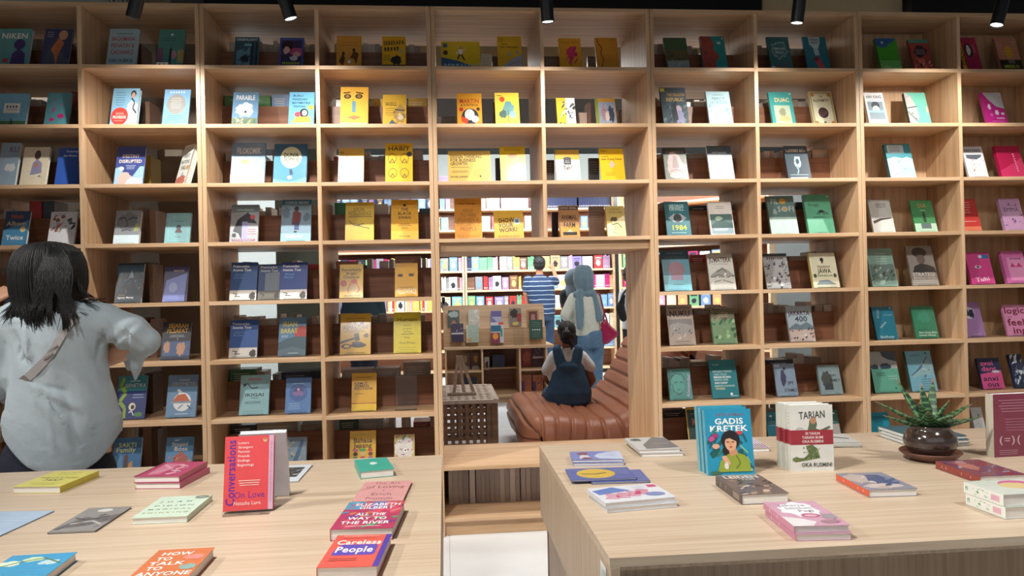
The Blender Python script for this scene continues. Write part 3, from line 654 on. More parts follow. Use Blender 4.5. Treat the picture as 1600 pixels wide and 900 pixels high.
cub(815, 831, 586, 612, 'b06a48', [('R', 0, .4, .3, .95, '4a2a70'), ('S', 14, 3, ['8a2030', 'c04048', 'd89060'], 0, .1, 1, .8, .14)], 'orange and purple paperback, left in the lower right cubby')
cub(833, 849, 586, 612, 'b47048', [('R', 0, .4, .3, .95, '4a2a70'), ('S', 14, 5, ['8a2030', 'c04048', 'd89060'], 0, .1, 1, .8, .14)], 'orange and purple paperback, right in the lower right cubby')
cub(720, 745, 590, 603, '2c3048', [], 'dark navy book low in the left cubby of the display unit')
# ------------------------------------------------------------------ crate table with square holes
cz = .5; cy0, cy1 = 5.53, 6.48; cx1 = .372; cx0 = -.13
r = thing('crate_table', 'brown slatted crate table with square holes, seen through the passage', 'table', ((cx0+cx1)/2, (cy0+cy1)/2, 0))
q = MB()
for i in range(10):      # top lattice, long strips
    y = cy0+.03+i*(cy1-cy0-.06)/9; q.box(cx0, cx1, y-.026, y+.026, cz-.011, cz)
for i in range(9):
    x = cx0+.03+i*(cx1-cx0-.06)/8; q.box(x-.014, x+.014, cy0, cy1, cz-.02, cz-.002)
for a in ((cx0, cx1, cy0-.012, cy0+.03), (cx0, cx1, cy1-.03, cy1+.012), (cx0-.012, cx0+.05, cy0, cy1), (cx1-.03, cx1+.012, cy0, cy1)): q.box(a[0], a[1], a[2], a[3], cz-.024, cz+.001)
q.build('table_top', M['grey_wood'], r, bevel=.001)
def lattice(nm, horiz):
    q = MB()
    if horiz: L = cx1-cx0
    else: L = cy1-cy0
    n = int(L/.055)
    for i in range(n+1):
        s = i*(L-.03)/n
        if horiz: q.box(cx0+s, cx0+s+.028, cy0, cy0+.009, .04, cz-.02)
        else: q.box(cx1-.009, cx1, cy0+s, cy0+s+.028, .04, cz-.02)
    for j in range(9):
        z = .05+j*.052
        if horiz: q.box(cx0, cx1, cy0+.009, cy0+.017, z, z+.028)
        else: q.box(cx1-.017, cx1-.009, cy0, cy1, z, z+.028)
    q.build('side_lattice', M['acacia'], r)
lattice('', True); lattice('', False)
for a in (cx0-.001, cx1-.03): board(a, a+.031, cy0-.0015, cy0+.0185, .0, cz-.02, 'corner_trim', M['acacia'], r)
q = MB()
for i in range(10): q.box(cx0+i*.052, cx0+i*.052+.028, cy1-.009, cy1, .04, cz-.02)
for j in range(9): q.box(cx0, cx1, cy1-.017, cy1-.009, .05+j*.052, .078+j*.052)
q.build('side_lattice', M['acacia'], r)
for x, y in ((cx0, cy0), (cx1-.045, cy0), (cx0, cy1-.045), (cx1-.045, cy1-.045)):
    q = MB(); q.box(x, x+.045, y+.001, y+.045, 0, cz-.02); q.build('leg', M['acacia'], r, bevel=.002)
# ------------------------------------------------------------------ small easel on the crate table, seen from behind
EY = 5.85
r = thing('table_easel', 'small whitewashed wooden easel standing on the crate table', 'easel', (P(722, 610, EY).x, EY, cz))
tp = P(718, 560, EY); bl_, br_ = P(709, 608, EY), P(741, 606, EY)
for a, b in ((tp+Vector((-.012, 0, .01)), Vector((bl_.x, EY-.02, cz+.005))), (tp+Vector((.012, 0, .01)), Vector((br_.x, EY-.02, cz+.005))), (tp+Vector((0, .02, 0)), Vector((tp.x+.03, EY+.14, cz+.005)))):
    q = MB(); d = (b-a); s_ = Vector((.012, 0, 0)) if abs(d.x) < .5 else Vector((.012, 0, 0)); q.obox(a-s_-Vector((0, .006, 0)), d, s_*2, Vector((0, .012, 0))); q.build('leg', M['grey_wood'], r)
q = MB(); q.box(tp.x-.026, tp.x+.026, EY-.012, EY+.012, tp.z-.005, tp.z+.02); q.build('top_block', M['grey_wood'], r)
q = MB(); q.box(P(699, 611, EY).x, P(744, 611, EY).x, EY-.05, EY-.03, cz+.002, cz+.022); q.box(P(699, 611, EY).x, P(744, 611, EY).x, EY-.03, EY+.0, cz+.002, cz+.01); q.build('ledge', M['grey_wood'], r)
# ------------------------------------------------------------------ leather lounge seat
def lounge():
    r = thing('lounge_chair', 'low tan leather channel-tufted lounge seat under the sitting girl', 'armchair', (1.35, 6.0, 0))
    Y0, Y1 = 5.25, 6.75
    z0 = .40
    path = []          # profile in XZ: front roll, seat, curve, back
    xf = P(820, 640, Y0).x
    pts = [(xf+.10, .06), (xf+.01, .16), (xf, .30), (xf+.08, .385), (xf+.30, .375), (xf+.50, .345), (xf+.66, .36), (xf+.80, .44), (xf+.90, .56), (xf+.99, .72), (xf+1.09, .88), (xf+1.17, .93), (xf+1.28, .90)]
    # smooth the profile (Catmull-Rom)
    P2 = [Vector((a, 0, b)) for a, b in pts]; sm = []
    for i in range(len(P2)-1):
        p0, p1, p2, p3 = P2[max(0, i-1)], P2[i], P2[i+1], P2[min(len(P2)-1, i+2)]
        for k in range(10):
            t = k/10; sm.append(.5*((2*p1)+(p2-p0)*t+(2*p0-5*p1+4*p2-p3)*t*t+(3*p1-p0-3*p2+p3)*t**3))
    sm.append(P2[-1]); L = [0]
    for i in range(1, len(sm)): L.append(L[-1]+(sm[i]-sm[i-1]).length)
    tot = L[-1]; nrib = 17; res = 220; prof = []
    j = 0
    for i in range(res+1):
        s = tot*i/res
        while j < len(L)-2 and L[j+1] < s: j += 1
        f = (s-L[j])/max(1e-6, L[j+1]-L[j]); p = sm[j].lerp(sm[j+1], f); t = (sm[j+1]-sm[j]).normalized()
        prof.append((s, p, Vector((-t.z, 0, t.x))))      # outward = up for a rightward path
    rows = []; W = []
    for a in [k/12 for k in range(13)]: W.append(('near', a))
    for a in [k/16 for k in range(1, 16)]: W.append(('top', a))
    for a in [k/12 for k in range(13)]: W.append(('far', a))
    for kind, a in W:
        row = []
        for s, p, n in prof:
            ph = s/tot*nrib; rib = min(1, abs(math.sin(math.pi*ph))*2.2)**.7*.028-.014
            if kind == 'top': y = Y0+.12+(Y1-Y0-.24)*a; off = n*rib; row.append(Vector((p.x, y, p.z))+off+n*(.006*math.sin(y*9+s*5)))
            else:
                # rounded edge falling to the floor side
                ang = min(1, a*2)*math.pi/2; drop = max(0, a*2-1)
                yy = .12-.12*math.sin(ang)-rib*math.sin(ang); inn = .12*(1-math.cos(ang))
                body = p-n*inn; down = drop*.34
                wx = max(0, min(1, (p.x-xf-.6)/.3)); wx = wx*wx*(3-2*wx); T_ = Vector((max(p.x, xf+.17), 0, .05)).lerp(p-n*.19, wx); low = body.lerp(T_, drop*.95)
                y = Y0+yy if kind == 'near' else Y1-yy
                row.append(Vector((low.x, y, low.z))+n*rib*math.cos(ang))
        if kind == 'near': rows.insert(0, row)
        else: rows.append(row)
    # near rows were inserted reversed (a=1 first)
    q = MB(); q.grid(rows); o = q.build('padded_shell', M['leather'], r, smooth=True)
    bm = bmesh.new(); bm.from_mesh(o.data); bmesh.ops.recalc_face_normals(bm, faces=bm.faces); bm.to_mesh(o.data); bm.free()
    q = MB(); q.box(xf+.2, xf+1.05, Y0+.22, Y1-.22, .0, .12); q.build('base', M['blackcloth'], r, bevel=.02)
    return r
lounge()
# low dark round pouf edge beside the lounge seat
q = MB(); q.lathe([(0.001, 0), (.07, 0), (.083, .02), (.085, .12), (.07, .15), (.001, .155)], (.47, 5.62, 0)); tag(q.build('pouf', mat('brown_felt', '4a3a33', .9, bump=.3), None, smooth=True, off=(.47, 5.62, 0)), 'small dark brown round pouf on the floor left of the lounge seat', 'pouf')

# ------------------------------------------------------------------ display tables
def table(name, label, px, pz, apron, leg_side):
    pass
TZ = .77
def quad_table(c, label, sticker):
    # c: back-left, back-right, front-right, front-left on the floor plan
    r = thing('display_table', label, 'table', (sum(p[0] for p in c)/4, sum(p[1] for p in c)/4, 0), 'display tables in front of the bookcases')
    def prism(pts, z0, z1, nm, m, bev=.0015):
        q = MB(); n = len(pts)
        q.poly([(x, y, z1) for x, y in reversed(pts)]); q.poly([(x, y, z0) for x, y in pts])
        for i in range(n):
            a, b = pts[i], pts[(i+1) % n]; q.quad((a[0], a[1], z1), (b[0], b[1], z1), (b[0], b[1], z0), (a[0], a[1], z0))
        o = q.build(nm, M[m], r); bm = bmesh.new(); bm.from_mesh(o.data); bmesh.ops.recalc_face_normals(bm, faces=bm.faces); bm.to_mesh(o.data); bm.free()
        if bev: b_ = o.modifiers.new('edge', 'BEVEL'); b_.width = bev; b_.segments = 2
        return o
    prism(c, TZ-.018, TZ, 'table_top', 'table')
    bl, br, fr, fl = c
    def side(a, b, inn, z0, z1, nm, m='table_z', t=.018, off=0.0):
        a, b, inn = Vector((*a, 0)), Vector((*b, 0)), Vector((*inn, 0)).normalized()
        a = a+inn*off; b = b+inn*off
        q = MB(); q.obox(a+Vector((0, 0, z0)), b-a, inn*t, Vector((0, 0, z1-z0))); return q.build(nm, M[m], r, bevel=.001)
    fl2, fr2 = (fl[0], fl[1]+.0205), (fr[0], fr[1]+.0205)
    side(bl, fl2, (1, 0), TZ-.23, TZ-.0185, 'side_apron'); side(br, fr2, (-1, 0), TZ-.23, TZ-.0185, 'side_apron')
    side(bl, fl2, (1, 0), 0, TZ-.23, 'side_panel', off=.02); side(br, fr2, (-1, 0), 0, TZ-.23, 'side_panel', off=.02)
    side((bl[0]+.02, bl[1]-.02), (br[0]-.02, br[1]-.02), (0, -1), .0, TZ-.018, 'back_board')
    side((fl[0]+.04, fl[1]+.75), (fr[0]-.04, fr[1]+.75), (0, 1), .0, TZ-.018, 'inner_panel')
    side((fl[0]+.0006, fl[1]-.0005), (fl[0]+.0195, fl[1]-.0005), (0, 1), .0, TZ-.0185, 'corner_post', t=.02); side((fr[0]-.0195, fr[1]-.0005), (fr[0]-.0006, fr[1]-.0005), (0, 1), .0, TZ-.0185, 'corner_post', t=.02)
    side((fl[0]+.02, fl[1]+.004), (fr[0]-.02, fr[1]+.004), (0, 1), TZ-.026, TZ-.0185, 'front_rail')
    if sticker:
        q = MB(); pg = Page(q, (fl[0]-.0008, fl[1]+.085, TZ-.03), (0, -.055, 0), (0, 0, -.075), (-1, 0, 0), .0006)
        pg.draw([('R', 0, 0, 1, 1, 'e9ebe8'), ('L', .15, .85, .7, .92, 3, '9aa4a0'), ('R', .2, .12, .8, .6, 'c8d4cc'), ('L', .25, .75, .18, .55, 4, '8a9a94')]); q.build('price_sticker', M['ink'], r)
    return r
quad_table([(.303, 2.495), (2.3, 2.495), (2.3, 1.42), (.303, 1.42)], 'large oak display table on the right, with the potted succulent', True)
quad_table([(-2.3, 2.41), (-.018, 2.41), (-.018, .75), (-2.3, .75)], 'large oak display table on the left, in front of the woman', False)

# ------------------------------------------------------------------ track spots
for n, (x, y, z, tx, ty) in enumerate(SPOTS):
    nm = ['leftmost black spotlight, above the second book column, tilted left', 'black spotlight second from left, above the third book column', 'black spotlight in the middle, above the passage bookcase', 'black spotlight second from right, against the beige bulkhead', 'rightmost black spotlight, in front of the dark bulkhead'][n]
    b = Vector((x, y, z+H)); ax = Vector((tx, ty-.02, 1)).normalized(); e1 = ax.cross(Vector((0, 1, 0))).normalized(); e2 = ax.cross(e1)
    r = thing('track_spotlight', nm, 'spotlight', b, 'black cylinder spotlights above the bookcases')
    def ring(rad, h): return [b+ax*h+(e1*math.cos(t)+e2*math.sin(t))*rad for t in [2*math.pi*k/32 for k in range(32)]]
    q = MB(); q.grid([ring(.024, .012), ring(.029, 0), ring(.030, .002), ring(.030, .16), ring(.028, .163), ring(.001, .163)], True); q.build('housing', M['black'], r, smooth=False)
    q = MB(); q.poly(list(reversed(ring(.026, .006)))); q.build('lamp_face', M['lampface'], r)
    q = MB(); t_ = b+ax*.12; q.tube([t_, Vector((t_.x, t_.y, 2.86))], .007, 10); q.build('stem', M['black'], r)
q = MB(); q.box(-3.2, 3.6, 3.08, 3.12, 2.86, 2.9)
for x in (-2.5, 0, 2.6): q.box(x-.005, x+.005, 3.095, 3.105, 2.9, 3.6)
tag(q.build('lighting_track', M['black'], None, off=(0, 3.1, 2.86)), 'black ceiling track that carries the spotlights', 'lighting track')
# ------------------------------------------------------------------ face-out books on clear stands in the bookcases
def proj(p):
    d = Vector(p)-Vector((0, 0, H)); z = d.dot(AF); return 800+F*d.dot(AR)/z, 450-F*d.dot(AU)/z
def stand(x0, x1, Yf, z, tilt, h, lab, cat='display stand', name='display_stand', yaw=0, cx=None):
    q = MB(); w = (x1-x0)*.72; xa = (x0+x1)/2-w/2; t = .0022
    s_, c_ = math.sin(tilt), math.cos(tilt)
    def strip(p, e, n_): q.obox((xa, p[0], p[1]), (w, 0, 0), (0, e[0], e[1]), (0, n_[0]*t, n_[1]*t))
    strip((Yf-.022, z+.0005), (.026+.02, 0), (0, 1)); strip((Yf-.024, z), (0, .014), (1, 0))
    b = (Yf+.022, z+.003); hh = h*.93; strip(b, (hh*s_, hh*c_), (c_, -s_))
    tp = (b[0]+hh*s_, b[1]+hh*c_); foot = (tp[0]+.075, z+.002); strip(tp, (foot[0]-tp[0], foot[1]-tp[1]), (1, 0))
    o = q.build(name, M['acrylic'], None, off=((x0+x1)/2, Yf+.03, z)); tag(o, lab, cat, 'clear acrylic book stands on the shelves')
    return o
brnd = random.Random(3)
def shelf_book(row, col, x0, x1, vt, bgc, desc, art, tilt=17, Y=4.12, yaw=0, t=None, spine=None, sa=None, pos=None, edge='pages'):
    z = ZL(row+1)+.0035; um = (x0+x1)/2
    pm = P(um, 300, Y); uu, vv = proj((pm.x, Y, z))
    a, b = P(x0, vv, Y), P(x1, vv, Y); w = b.x-a.x
    yw = R_(yaw); w = w/max(.3, math.cos(yw)); tl = R_(tilt); s_, c_ = math.sin(tl), math.cos(tl)
    tv = P(um, vt, Y); V = (tv.z-H)/Y; h = (V*Y-(z-H))/(c_-V*s_)
    t = t or brnd.uniform(.012, .022)
    ax = Vector((math.cos(yw), math.sin(yw), 0)); n0 = Vector((math.sin(yw), -math.cos(yw), 0)); up = Vector((0, 0, 1))*c_-n0*s_; n = n0*c_+Vector((0, 0, 1))*s_
    lab = f'{desc}, {ORD[row]} shelf, {CO[col]} column'
    bk = make_book((a.x, Y, z), ax, up, n, w, h, t, bgc, art, lab, 'books shown face out in the bookcases', spine=spine, spine_art=sa)
    o = stand(a.x, a.x+w, Y+t*.9, z-.0035, tl, h, f'clear acrylic stand holding {desc}')
    return bk
def SB(*a, **k): return shelf_book(*a, **k)
W_, K_ = 'eceae4', '1c1c1e'
def T(*a): return ('T',)+a
def Rr(*a): return ('R',)+a
def E(*a): return ('E',)+a
def B(*a): return ('B',)+a
def L(*a): return ('L',)+a
def S(*a): return ('S',)+a
def Pg(p, c): return ('P', p, c)
def Cv(p, w, c): return ('C', p, w, c)
# --- first column (partly outside the frame)
SB(0, 0, -12, 41, 45, '5f9c9f', 'teal book with a purple silhouette', [T('NIKEN', .5, .17, .8, .13, W_), E(.68, .38, .17, .13, '473a72'), Pg([(.45, 1), (.5, .6), (.68, .48), (.88, .6), (.92, 1)], '473a72'), Rr(.25, .72, .4, .82, 'b03a4a')], t=.02)
SB(0, 0, 61, 105, 45, '3c4468', 'indigo book with an orange figure', [B(.5, .75, .5, .25, '4a5568', 2), E(.68, .15, .16, .12, 'c89a78'), Pg([(.3, .5), (.55, .2), (.75, .35), (.6, .6), (.55, .9), (.45, .65)], 'c07048'), L(.08, .35, .06, .22, 3, 'b0a8c0')])
SB(1, 0, -10, 38, 146, '7db4cf', 'sky blue book with a green field', [Rr(0, .78, 1, 1, '567a4e'), Rr(.22, .28, .75, .56, W_), T('LAUT', .48, .38, .4, .07, '3a5a70'), L(.3, .68, .42, .5, 1, '667'), Pg([(.48, .88), (.52, .68), (.58, .88)], '35404a')], t=.018)
SB(1, 0, 67, 105, 145, '5f9ea8', 'teal book with small pink birds', [S(6, 4, ['c8508c'], .1, .15, .9, .5, .09), B(.65, .65, .16, .07, 'd0307a'), B(.3, .75, .13, .05, 'd0307a', 4), T('MATAHARI', .5, .92, .7, .06, '8a5a8a')])
SB(2, 0, -8, 22, 223, '8fa4b5', 'pale grey blue book with big letters', [T('KU', .7, .15, .5, .13, '6d6480'), B(.6, .55, .3, .1, 'c8ccd0', 5)], t=.02)
SB(2, 0, 29, 70, 230, 'd8cdb4', 'cream book with a faded portrait', [E(.55, .2, .12, .12, '5a4a48'), Pg([(.35, .7), (.4, .4), (.55, .3), (.75, .4), (.78, .65)], '8a8aa8'), S(8, 6, ['b87850', '6a7a98'], .35, .4, .8, .8, .08)])
SB(2, 0, 84, 123, 231, '2f56a8', 'plain royal blue book', [T('Terapologi', .55, .09, .5, .05, 'd8dcf0'), T('Jean Moreno', .5, .2, .55, .05, 'd8dcf0')])
SB(3, 0, 1, 40, 330, '2f4a66', 'navy and sky book with gold seal', [Pg([(0, .55), (1, .25), (1, 1), (0, 1)], '4a86ac'), T('Mitch', .5, .15, .5, .11, 'a8583a'), T('Albom', .5, .35, .8, .12, 'c8b090'), E(.78, .52, .11, .08, 'd8c48a'), T('Twice', .5, .75, .7, .13, 'd8dce0')])
SB(3, 0, 73, 115, 331, 'd4d6da', 'white book with a harbour collage', [S(30, 8, ['8a5a4a', '4a5a78', 'a8a098', '3a4250', 'b07060'], .1, .1, .95, .6, .1), L(.1, .6, .04, .14, 2, '3a4a70')])
SB(4, 0, 6, 40, 416, '2c2c4e', 'navy book with a framed photograph', [Rr(.3, .22, 1, .78, 'c8c4bc'), Rr(.36, .27, .95, .73, '20222c'), B(.65, .5, .22, .2, '9098a8', 3)])
# --- second column
SB(0, 1, 164, 210, 45, '9ebdc8', 'pale blue book with bold red title', [T('BAGAIMANA', .5, .24, .8, .1, 'a84a58'), T('PENATIH &', .5, .4, .8, .1, 'a84a58'), T('CADHARO', .5, .56, .8, .11, 'a84a58'), T('DAN 14 BEKAL', .5, .76, .85, .08, '3a5a78'), T('LAINNYA', .35, .9, .5, .06, '3a5a78'), L(.15, .9, .08, .16, 1, '456')])
SB(0, 1, 243, 284, 46, '4f8c86', 'sea green book with cartoon zebra crossing', [Rr(0, .45, .22, .9, '7a5a78'), Pg([(0, .8), (.5, .8), (.4, 1), (0, 1)], W_), Rr(.1, .83, .16, 1, '333'), Rr(.25, .83, .31, 1, '333'), E(.62, .62, .12, .1, 'b88aa0'), Rr(.78, .5, 1, .8, 'b0a060'), Rr(.46, .45, .54, .9, '2a3038'), L(.1, .7, .2, .3, 2, '2a5a5a'), E(.5, .13, .06, .03, 'cde')])
SB(1, 1, 170, 212, 138, '86b8d4', 'blue book with red disc and man in white', [L(.12, .5, .08, .45, 6, '3f6a90'), Pg([(.6, .4), (.75, .28), (.98, .4), (1, 1), (.55, 1)], 'f2f2f2'), E(.78, .14, .1, .09, '2a2c34'), E(.78, .18, .07, .08, 'c8a08c'), Cv([(.72, .25), (.85, .35), (.8, .5), (.95, .62)], .05, '3a4a60'), E(.34, .7, .32, .22, 'd8453c'), T('SANG', .34, .63, .3, .06, 'e8a8a0'), T('PROFESOR', .34, .72, .5, .07, 'f4e8e4'), L(.15, .5, .78, .84, 1, 'e8a8a0')], t=.026)
SB(1, 1, 252, 293, 140, '7ba7cc', 'light blue book with a grey oval', [E(.48, .38, .36, .26, '8f8f8c'), L(.25, .7, .2, .5, 6, 'c0c0bc'), L(.15, .8, .65, .8, 3, '5a86b0'), T('CAHAYA', .5, .07, .6, .05, 'c8dcec')])
SB(2, 1, 177, 222, 229, '3a4a8c', 'blue book with white cloudy base', [T('DESTINY', .5, .24, .6, .08, 'e8dccc'), T('DISRUPTED', .5, .37, .8, .08, 'e8dccc'), L(.35, .7, .46, .58, 3, 'b8c8e0'), Pg([(0, .55), (.2, .5), (.3, .72), (.6, .78), (.85, .5), (1, .5), (1, 1), (0, 1)], '9ec8e0'), B(.35, .8, .3, .15, 'e8b8b0', 4), B(.7, .88, .3, .12, 'f4f0f4', 5), E(.22, .56, .08, .05, 'f0f4fc')], t=.014)
SB(2, 1, 272, 294, 229, 'cfd2cc', 'thick cream book turned to the left', [T('WHY', .5, .27, .55, .11, K_), T('NATIONS', .48, .42, .85, .09, K_), T('FAIL', .45, .56, .5, .1, K_), E(.85, .57, .12, .06, 'b88a3a'), L(.1, .9, .06, .16, 2, '888'), B(.5, .88, .5, .14, 'b0685a', 3), E(.5, .72, .1, .04, '9ab')], yaw=-42, t=.034, Y=4.14)
SB(3, 1, 176, 216, 329, '8b9298', 'grey book with a stern engraved face', [B(.5, .35, .45, .3, '6f767c', 3), Cv([(.15, .25), (.35, .2), (.45, .3)], .04, '3a4248'), Cv([(.5, .28), (.7, .2), (.85, .25)], .04, '3a4248'), Cv([(.45, .3), (.5, .45), (.4, .48)], .035, '454d55'), Cv([(.3, .6), (.5, .56), (.65, .6)], .03, '454d55'), T('STOIC', .85, .5, .35, .1, 'b8c040', 1, -80), Rr(0, .72, 1, 1, 'cfe4ec')])
SB(3, 1, 256, 296, 333, '82b4ba', 'pale teal book with a small bust', [Rr(.12, .12, .9, .9, '93c2c4'), Rr(.15, .14, .87, .88, '82b4ba'), L(.35, .7, .24, .3, 1, '456'), E(.52, .46, .1, .07, '5a5a60'), Pg([(.38, .64), (.45, .52), (.6, .52), (.68, .64)], '6a5a5a'), L(.4, .65, .76, .8, 1, '456')])
SB(4, 1, 178, 220, 411, '26323c', 'near black book with crowd scene', [Rr(0, .06, 1, .3, '3f5f74'), B(.5, .4, .5, .22, '2f404e', 5), S(50, 8, ['3a5a80', '6a7a8a', '2a4060', '8a8a90', '1a2430'], .05, .35, .95, .75, .05), Pg([(.45, .38), (.55, .18), (.65, .38)], '8fa0a8'), L(.1, .4, .79, .83, 1, 'c8c080'), T('Agony Merta', .4, .87, .6, .05, 'e0e0dc')])
SB(4, 1, 253, 291, 416, '3a3358', 'dark purple book half in glare', [T('MISOR', .6, .13, .45, .05, 'c8b8a8'), Pg([(.1, .4), (.95, .2), (.9, 1), (0, 1)], '7a86c0'), E(.4, .6, .18, .14, '9aa6d0')])  # pale polygon and oval paint the glare into the cover
SB(5, 1, 250, 295, 503, '2a2c36', 'charcoal book with gold lettering', [T('SEJARAH', .55, .1, .7, .11, 'd8a838'), T('FILSAFAT', .52, .24, .75, .11, 'd8a838'), L(.25, .8, .34, .42, 2, 'bbb'), Rr(.05, .52, 1, .94, '4a6490'), Rr(.04, .9, 1, 1, '2f3a58'), B(.2, .68, .12, .17, 'c89878', 3), B(.68, .72, .17, .2, 'c89878', 9), T('1', .55, .46, .05, .06, 'ddd')])
SB(6, 1, 179, 225, 587, '2c3a78', 'indigo and teal book with green helix', [Rr(0, 0, 1, .36, '2f7f8c'), T('NAVIN', .58, .13, .35, .04, 'cde'), T('GENETIKA', .6, .23, .72, .09, 'dfe9ee', 0), Cv([(.2, .05), (.1, .25), (.3, .4), (.1, .6), (.3, .75), (.3, .98)], .1, '8fb040'), Cv([(.2, .3), (.3, .25)], .05, 'b0c850'), E(.55, .72, .12, .09, 'e8e0c8'), E(.57, .73, .06, .05, '3a3a30'), B(.78, .9, .16, .06, '5a8a50', 3), L(.5, .95, .42, .54, 2, 'b8c0e0'), Cv([(.45, .85), (.55, .82), (.62, .92)], .03, 'dde')])
SB(6, 1, 258, 305, 586, '6e92b4', 'steel blue book with orange half dome', [T('NAVIN', .55, .12, .35, .04, 'cdd6dc'), T('GEOMETRI', .55, .22, .85, .09, 'd6d2c4', 0), E(.52, .64, .3, .22, 'e4e8ea'), Pg([(.2, .62), (.35, .47), (.6, .45), (.78, .62)], 'c8643c'), Rr(.12, .62, .88, .67, '8a9aa8'), Cv([(.33, .36), (.48, .4)], .04, 'e8e8e8'), Cv([(.4, .33), (.4, .43)], .04, 'e8e8e8'), L(.3, .75, .9, .94, 1, 'e0e8ee'), Cv([(.55, .7), (.4, .8)], .02, '456'), Cv([(.7, .72), (.85, .82)], .03, '3a5a7a')])
SB(7, 1, 173, 217, 684, '3f6f9c', 'mid blue book with yellow lettering', [T('SAKTI', .5, .2, .65, .12, 'c8d890'), T('Family', .45, .33, .7, .13, 'c8cc80'), B(.2, .7, .2, .3, '5a8ab0', 3), Pg([(.4, 1), (.42, .5), (.5, .42), (.56, .55), (.55, 1)], '5a4438'), Pg([(.55, 1), (.6, .7), (.72, .62), (.75, 1)], 'c08850')])
SB(7, 1, 256, 299, 683, '5c8fb8', 'blue comic book with a pink house', [T('MY', .4, .09, .2, .05, W_), T('Stupid', .5, .2, .6, .11, W_), T('Boss', .55, .33, .5, .12, W_), Pg([(.25, 1), (.3, .55), (.55, .4), (.8, .55), (.85, 1)], 'b0645a'), S(20, 4, ['c88070', '7a3a38', 'd8a890'], .15, .55, .95, .98, .08)])
# --- third column
SB(0, 2, 364, 402, 58, '2f5668', 'dark teal book with striped right side', [T('GREENLIGHT', .5, .07, .9, .07, 'c8dce0'), Rr(.4, .2, .75, .26, '7ab0c0'), Rr(.7, .15, .78, 1, '1c2c38'), Rr(.88, .15, .95, 1, '1c2c38'), Pg([(.1, 1), (.1, .4), (.65, .3), (.65, 1)], '5f8ea4'), B(.45, .65, .2, .12, '202c38', 3), S(12, 3, ['8fb0c0', '36505f'], .1, .3, .65, .95, .1)])
SB(0, 2, 435, 473, 59, '4a5aa8', 'purple book with two dark haired faces', [Rr(.08, .08, .92, .92, '39305a'), B(.35, .25, .28, .16, '251a2c', 3), B(.3, .38, .17, .11, 'd8b0a8', 4), B(.7, .42, .28, .14, 'b05088', 5), B(.72, .5, .16, .09, 'd0a0a0', 6), B(.6, .62, .2, .08, 'c8c8d0', 7), T('DUNIA LAIN', .5, .76, .75, .07, 'a8d040'), E(.3, .92, .2, .07, '5a70b0'), Rr(.46, .82, .58, 1, 'c04888')])
SB(1, 2, 361, 401, 144, '6b93b4', 'cloud covered blue book', [T('PARABLE', .5, .15, .75, .13, 'e8eef0'), B(.5, .5, .38, .22, 'ccd8e0', 3), E(.52, .55, .05, .03, '222'), Rr(0, .72, 1, 1, '6a7a60'), S(26, 5, ['7a9a68', 'a85a48', '4a6a58', 'c0b8a0'], 0, .72, 1, .98, .09)])
SB(1, 2, 450, 490, 144, '6fb3d6', 'bright blue book with cartoon girl', [T('BUKU', .35, .1, .4, .06, '25405a'), T('PANDUAN', .42, .2, .58, .06, '25405a'), T('MATEMATIKA', .48, .3, .72, .06, '25405a'), T('TERAPAN', .4, .4, .5, .06, '25405a'), E(.6, .58, .17, .12, '1c1c28'), E(.62, .58, .1, .08, 'e8c0a8'), Pg([(.12, .85), (.3, .68), (.85, .68), (.9, .85)], 'e0a040'), E(.35, .62, .12, .07, 'c04858'), E(.86, .43, .11, .07, 'e8d840'), T('The Gardens', .45, .96, .7, .05, '25405a')])
SB(2, 2, 359, 412, 223, '7e9cba', 'large blue comic with white crowd', [T('FILOKOMIK', .5, .19, .72, .14, 'e0e6ea'), Pg([(0, .75), (.3, .6), (.6, .55), (1, .7), (1, 1), (0, 1)], 'dde2e4'), E(.4, .45, .13, .05, 'd8d840'), B(.2, .7, .07, .07, 'd08840', 4), S(24, 9, ['aab4b8', 'f0f0ee', '808a90'], .3, .55, .95, .97, .07), Pg([(.6, .6), (.68, .44), (.76, .6)], 'c8ced2'), L(.2, .8, .94, .97, 1, '223')], t=.018)
SB(2, 2, 426, 478, 225, '3f86ac', 'blue book with a large pale moon', [Rr(0, 0, 1, .3, '2f6588'), E(.52, .33, .32, .26, 'd8dcb8'), T('DUNIA', .52, .27, .45, .1, '20303c'), T('SOPHIE', .52, .37, .45, .1, '20303c'), L(.35, .7, .43, .5, 2, '556'), Pg([(.48, .62), (.56, .62), (.6, .75), (.5, .76)], '223a50'), B(.5, .82, .08, .05, 'd0a090', 3), Pg([(0, .85), (.5, .92), (1, .82), (1, 1), (0, 1)], '66b4cc'), L(.1, .8, .95, .98, 1, '123')], t=.018)
SB(3, 2, 358, 402, 320, 'a0a7ae', 'grey book with a figure in a cape', [Rr(0, 0, 1, .2, '6f8088'), L(.15, .85, .1, .18, 1, 'cfe'), Pg([(.1, .7), (.25, .4), (.6, .2), (.8, .35), (.95, .5), (.6, .48), (.45, .55), (.45, .95), (.3, .75)], '33383e'), E(.78, .33, .09, .06, 'c8545a'), Rr(.42, .45, .62, .95, '9a98c8'), L(.6, .95, .62, .8, 3, 'b04858'), T('RANDU UTAM', .5, .93, .85, .06, 'a04858'), B(.15, .8, .08, .06, '333', 5)])
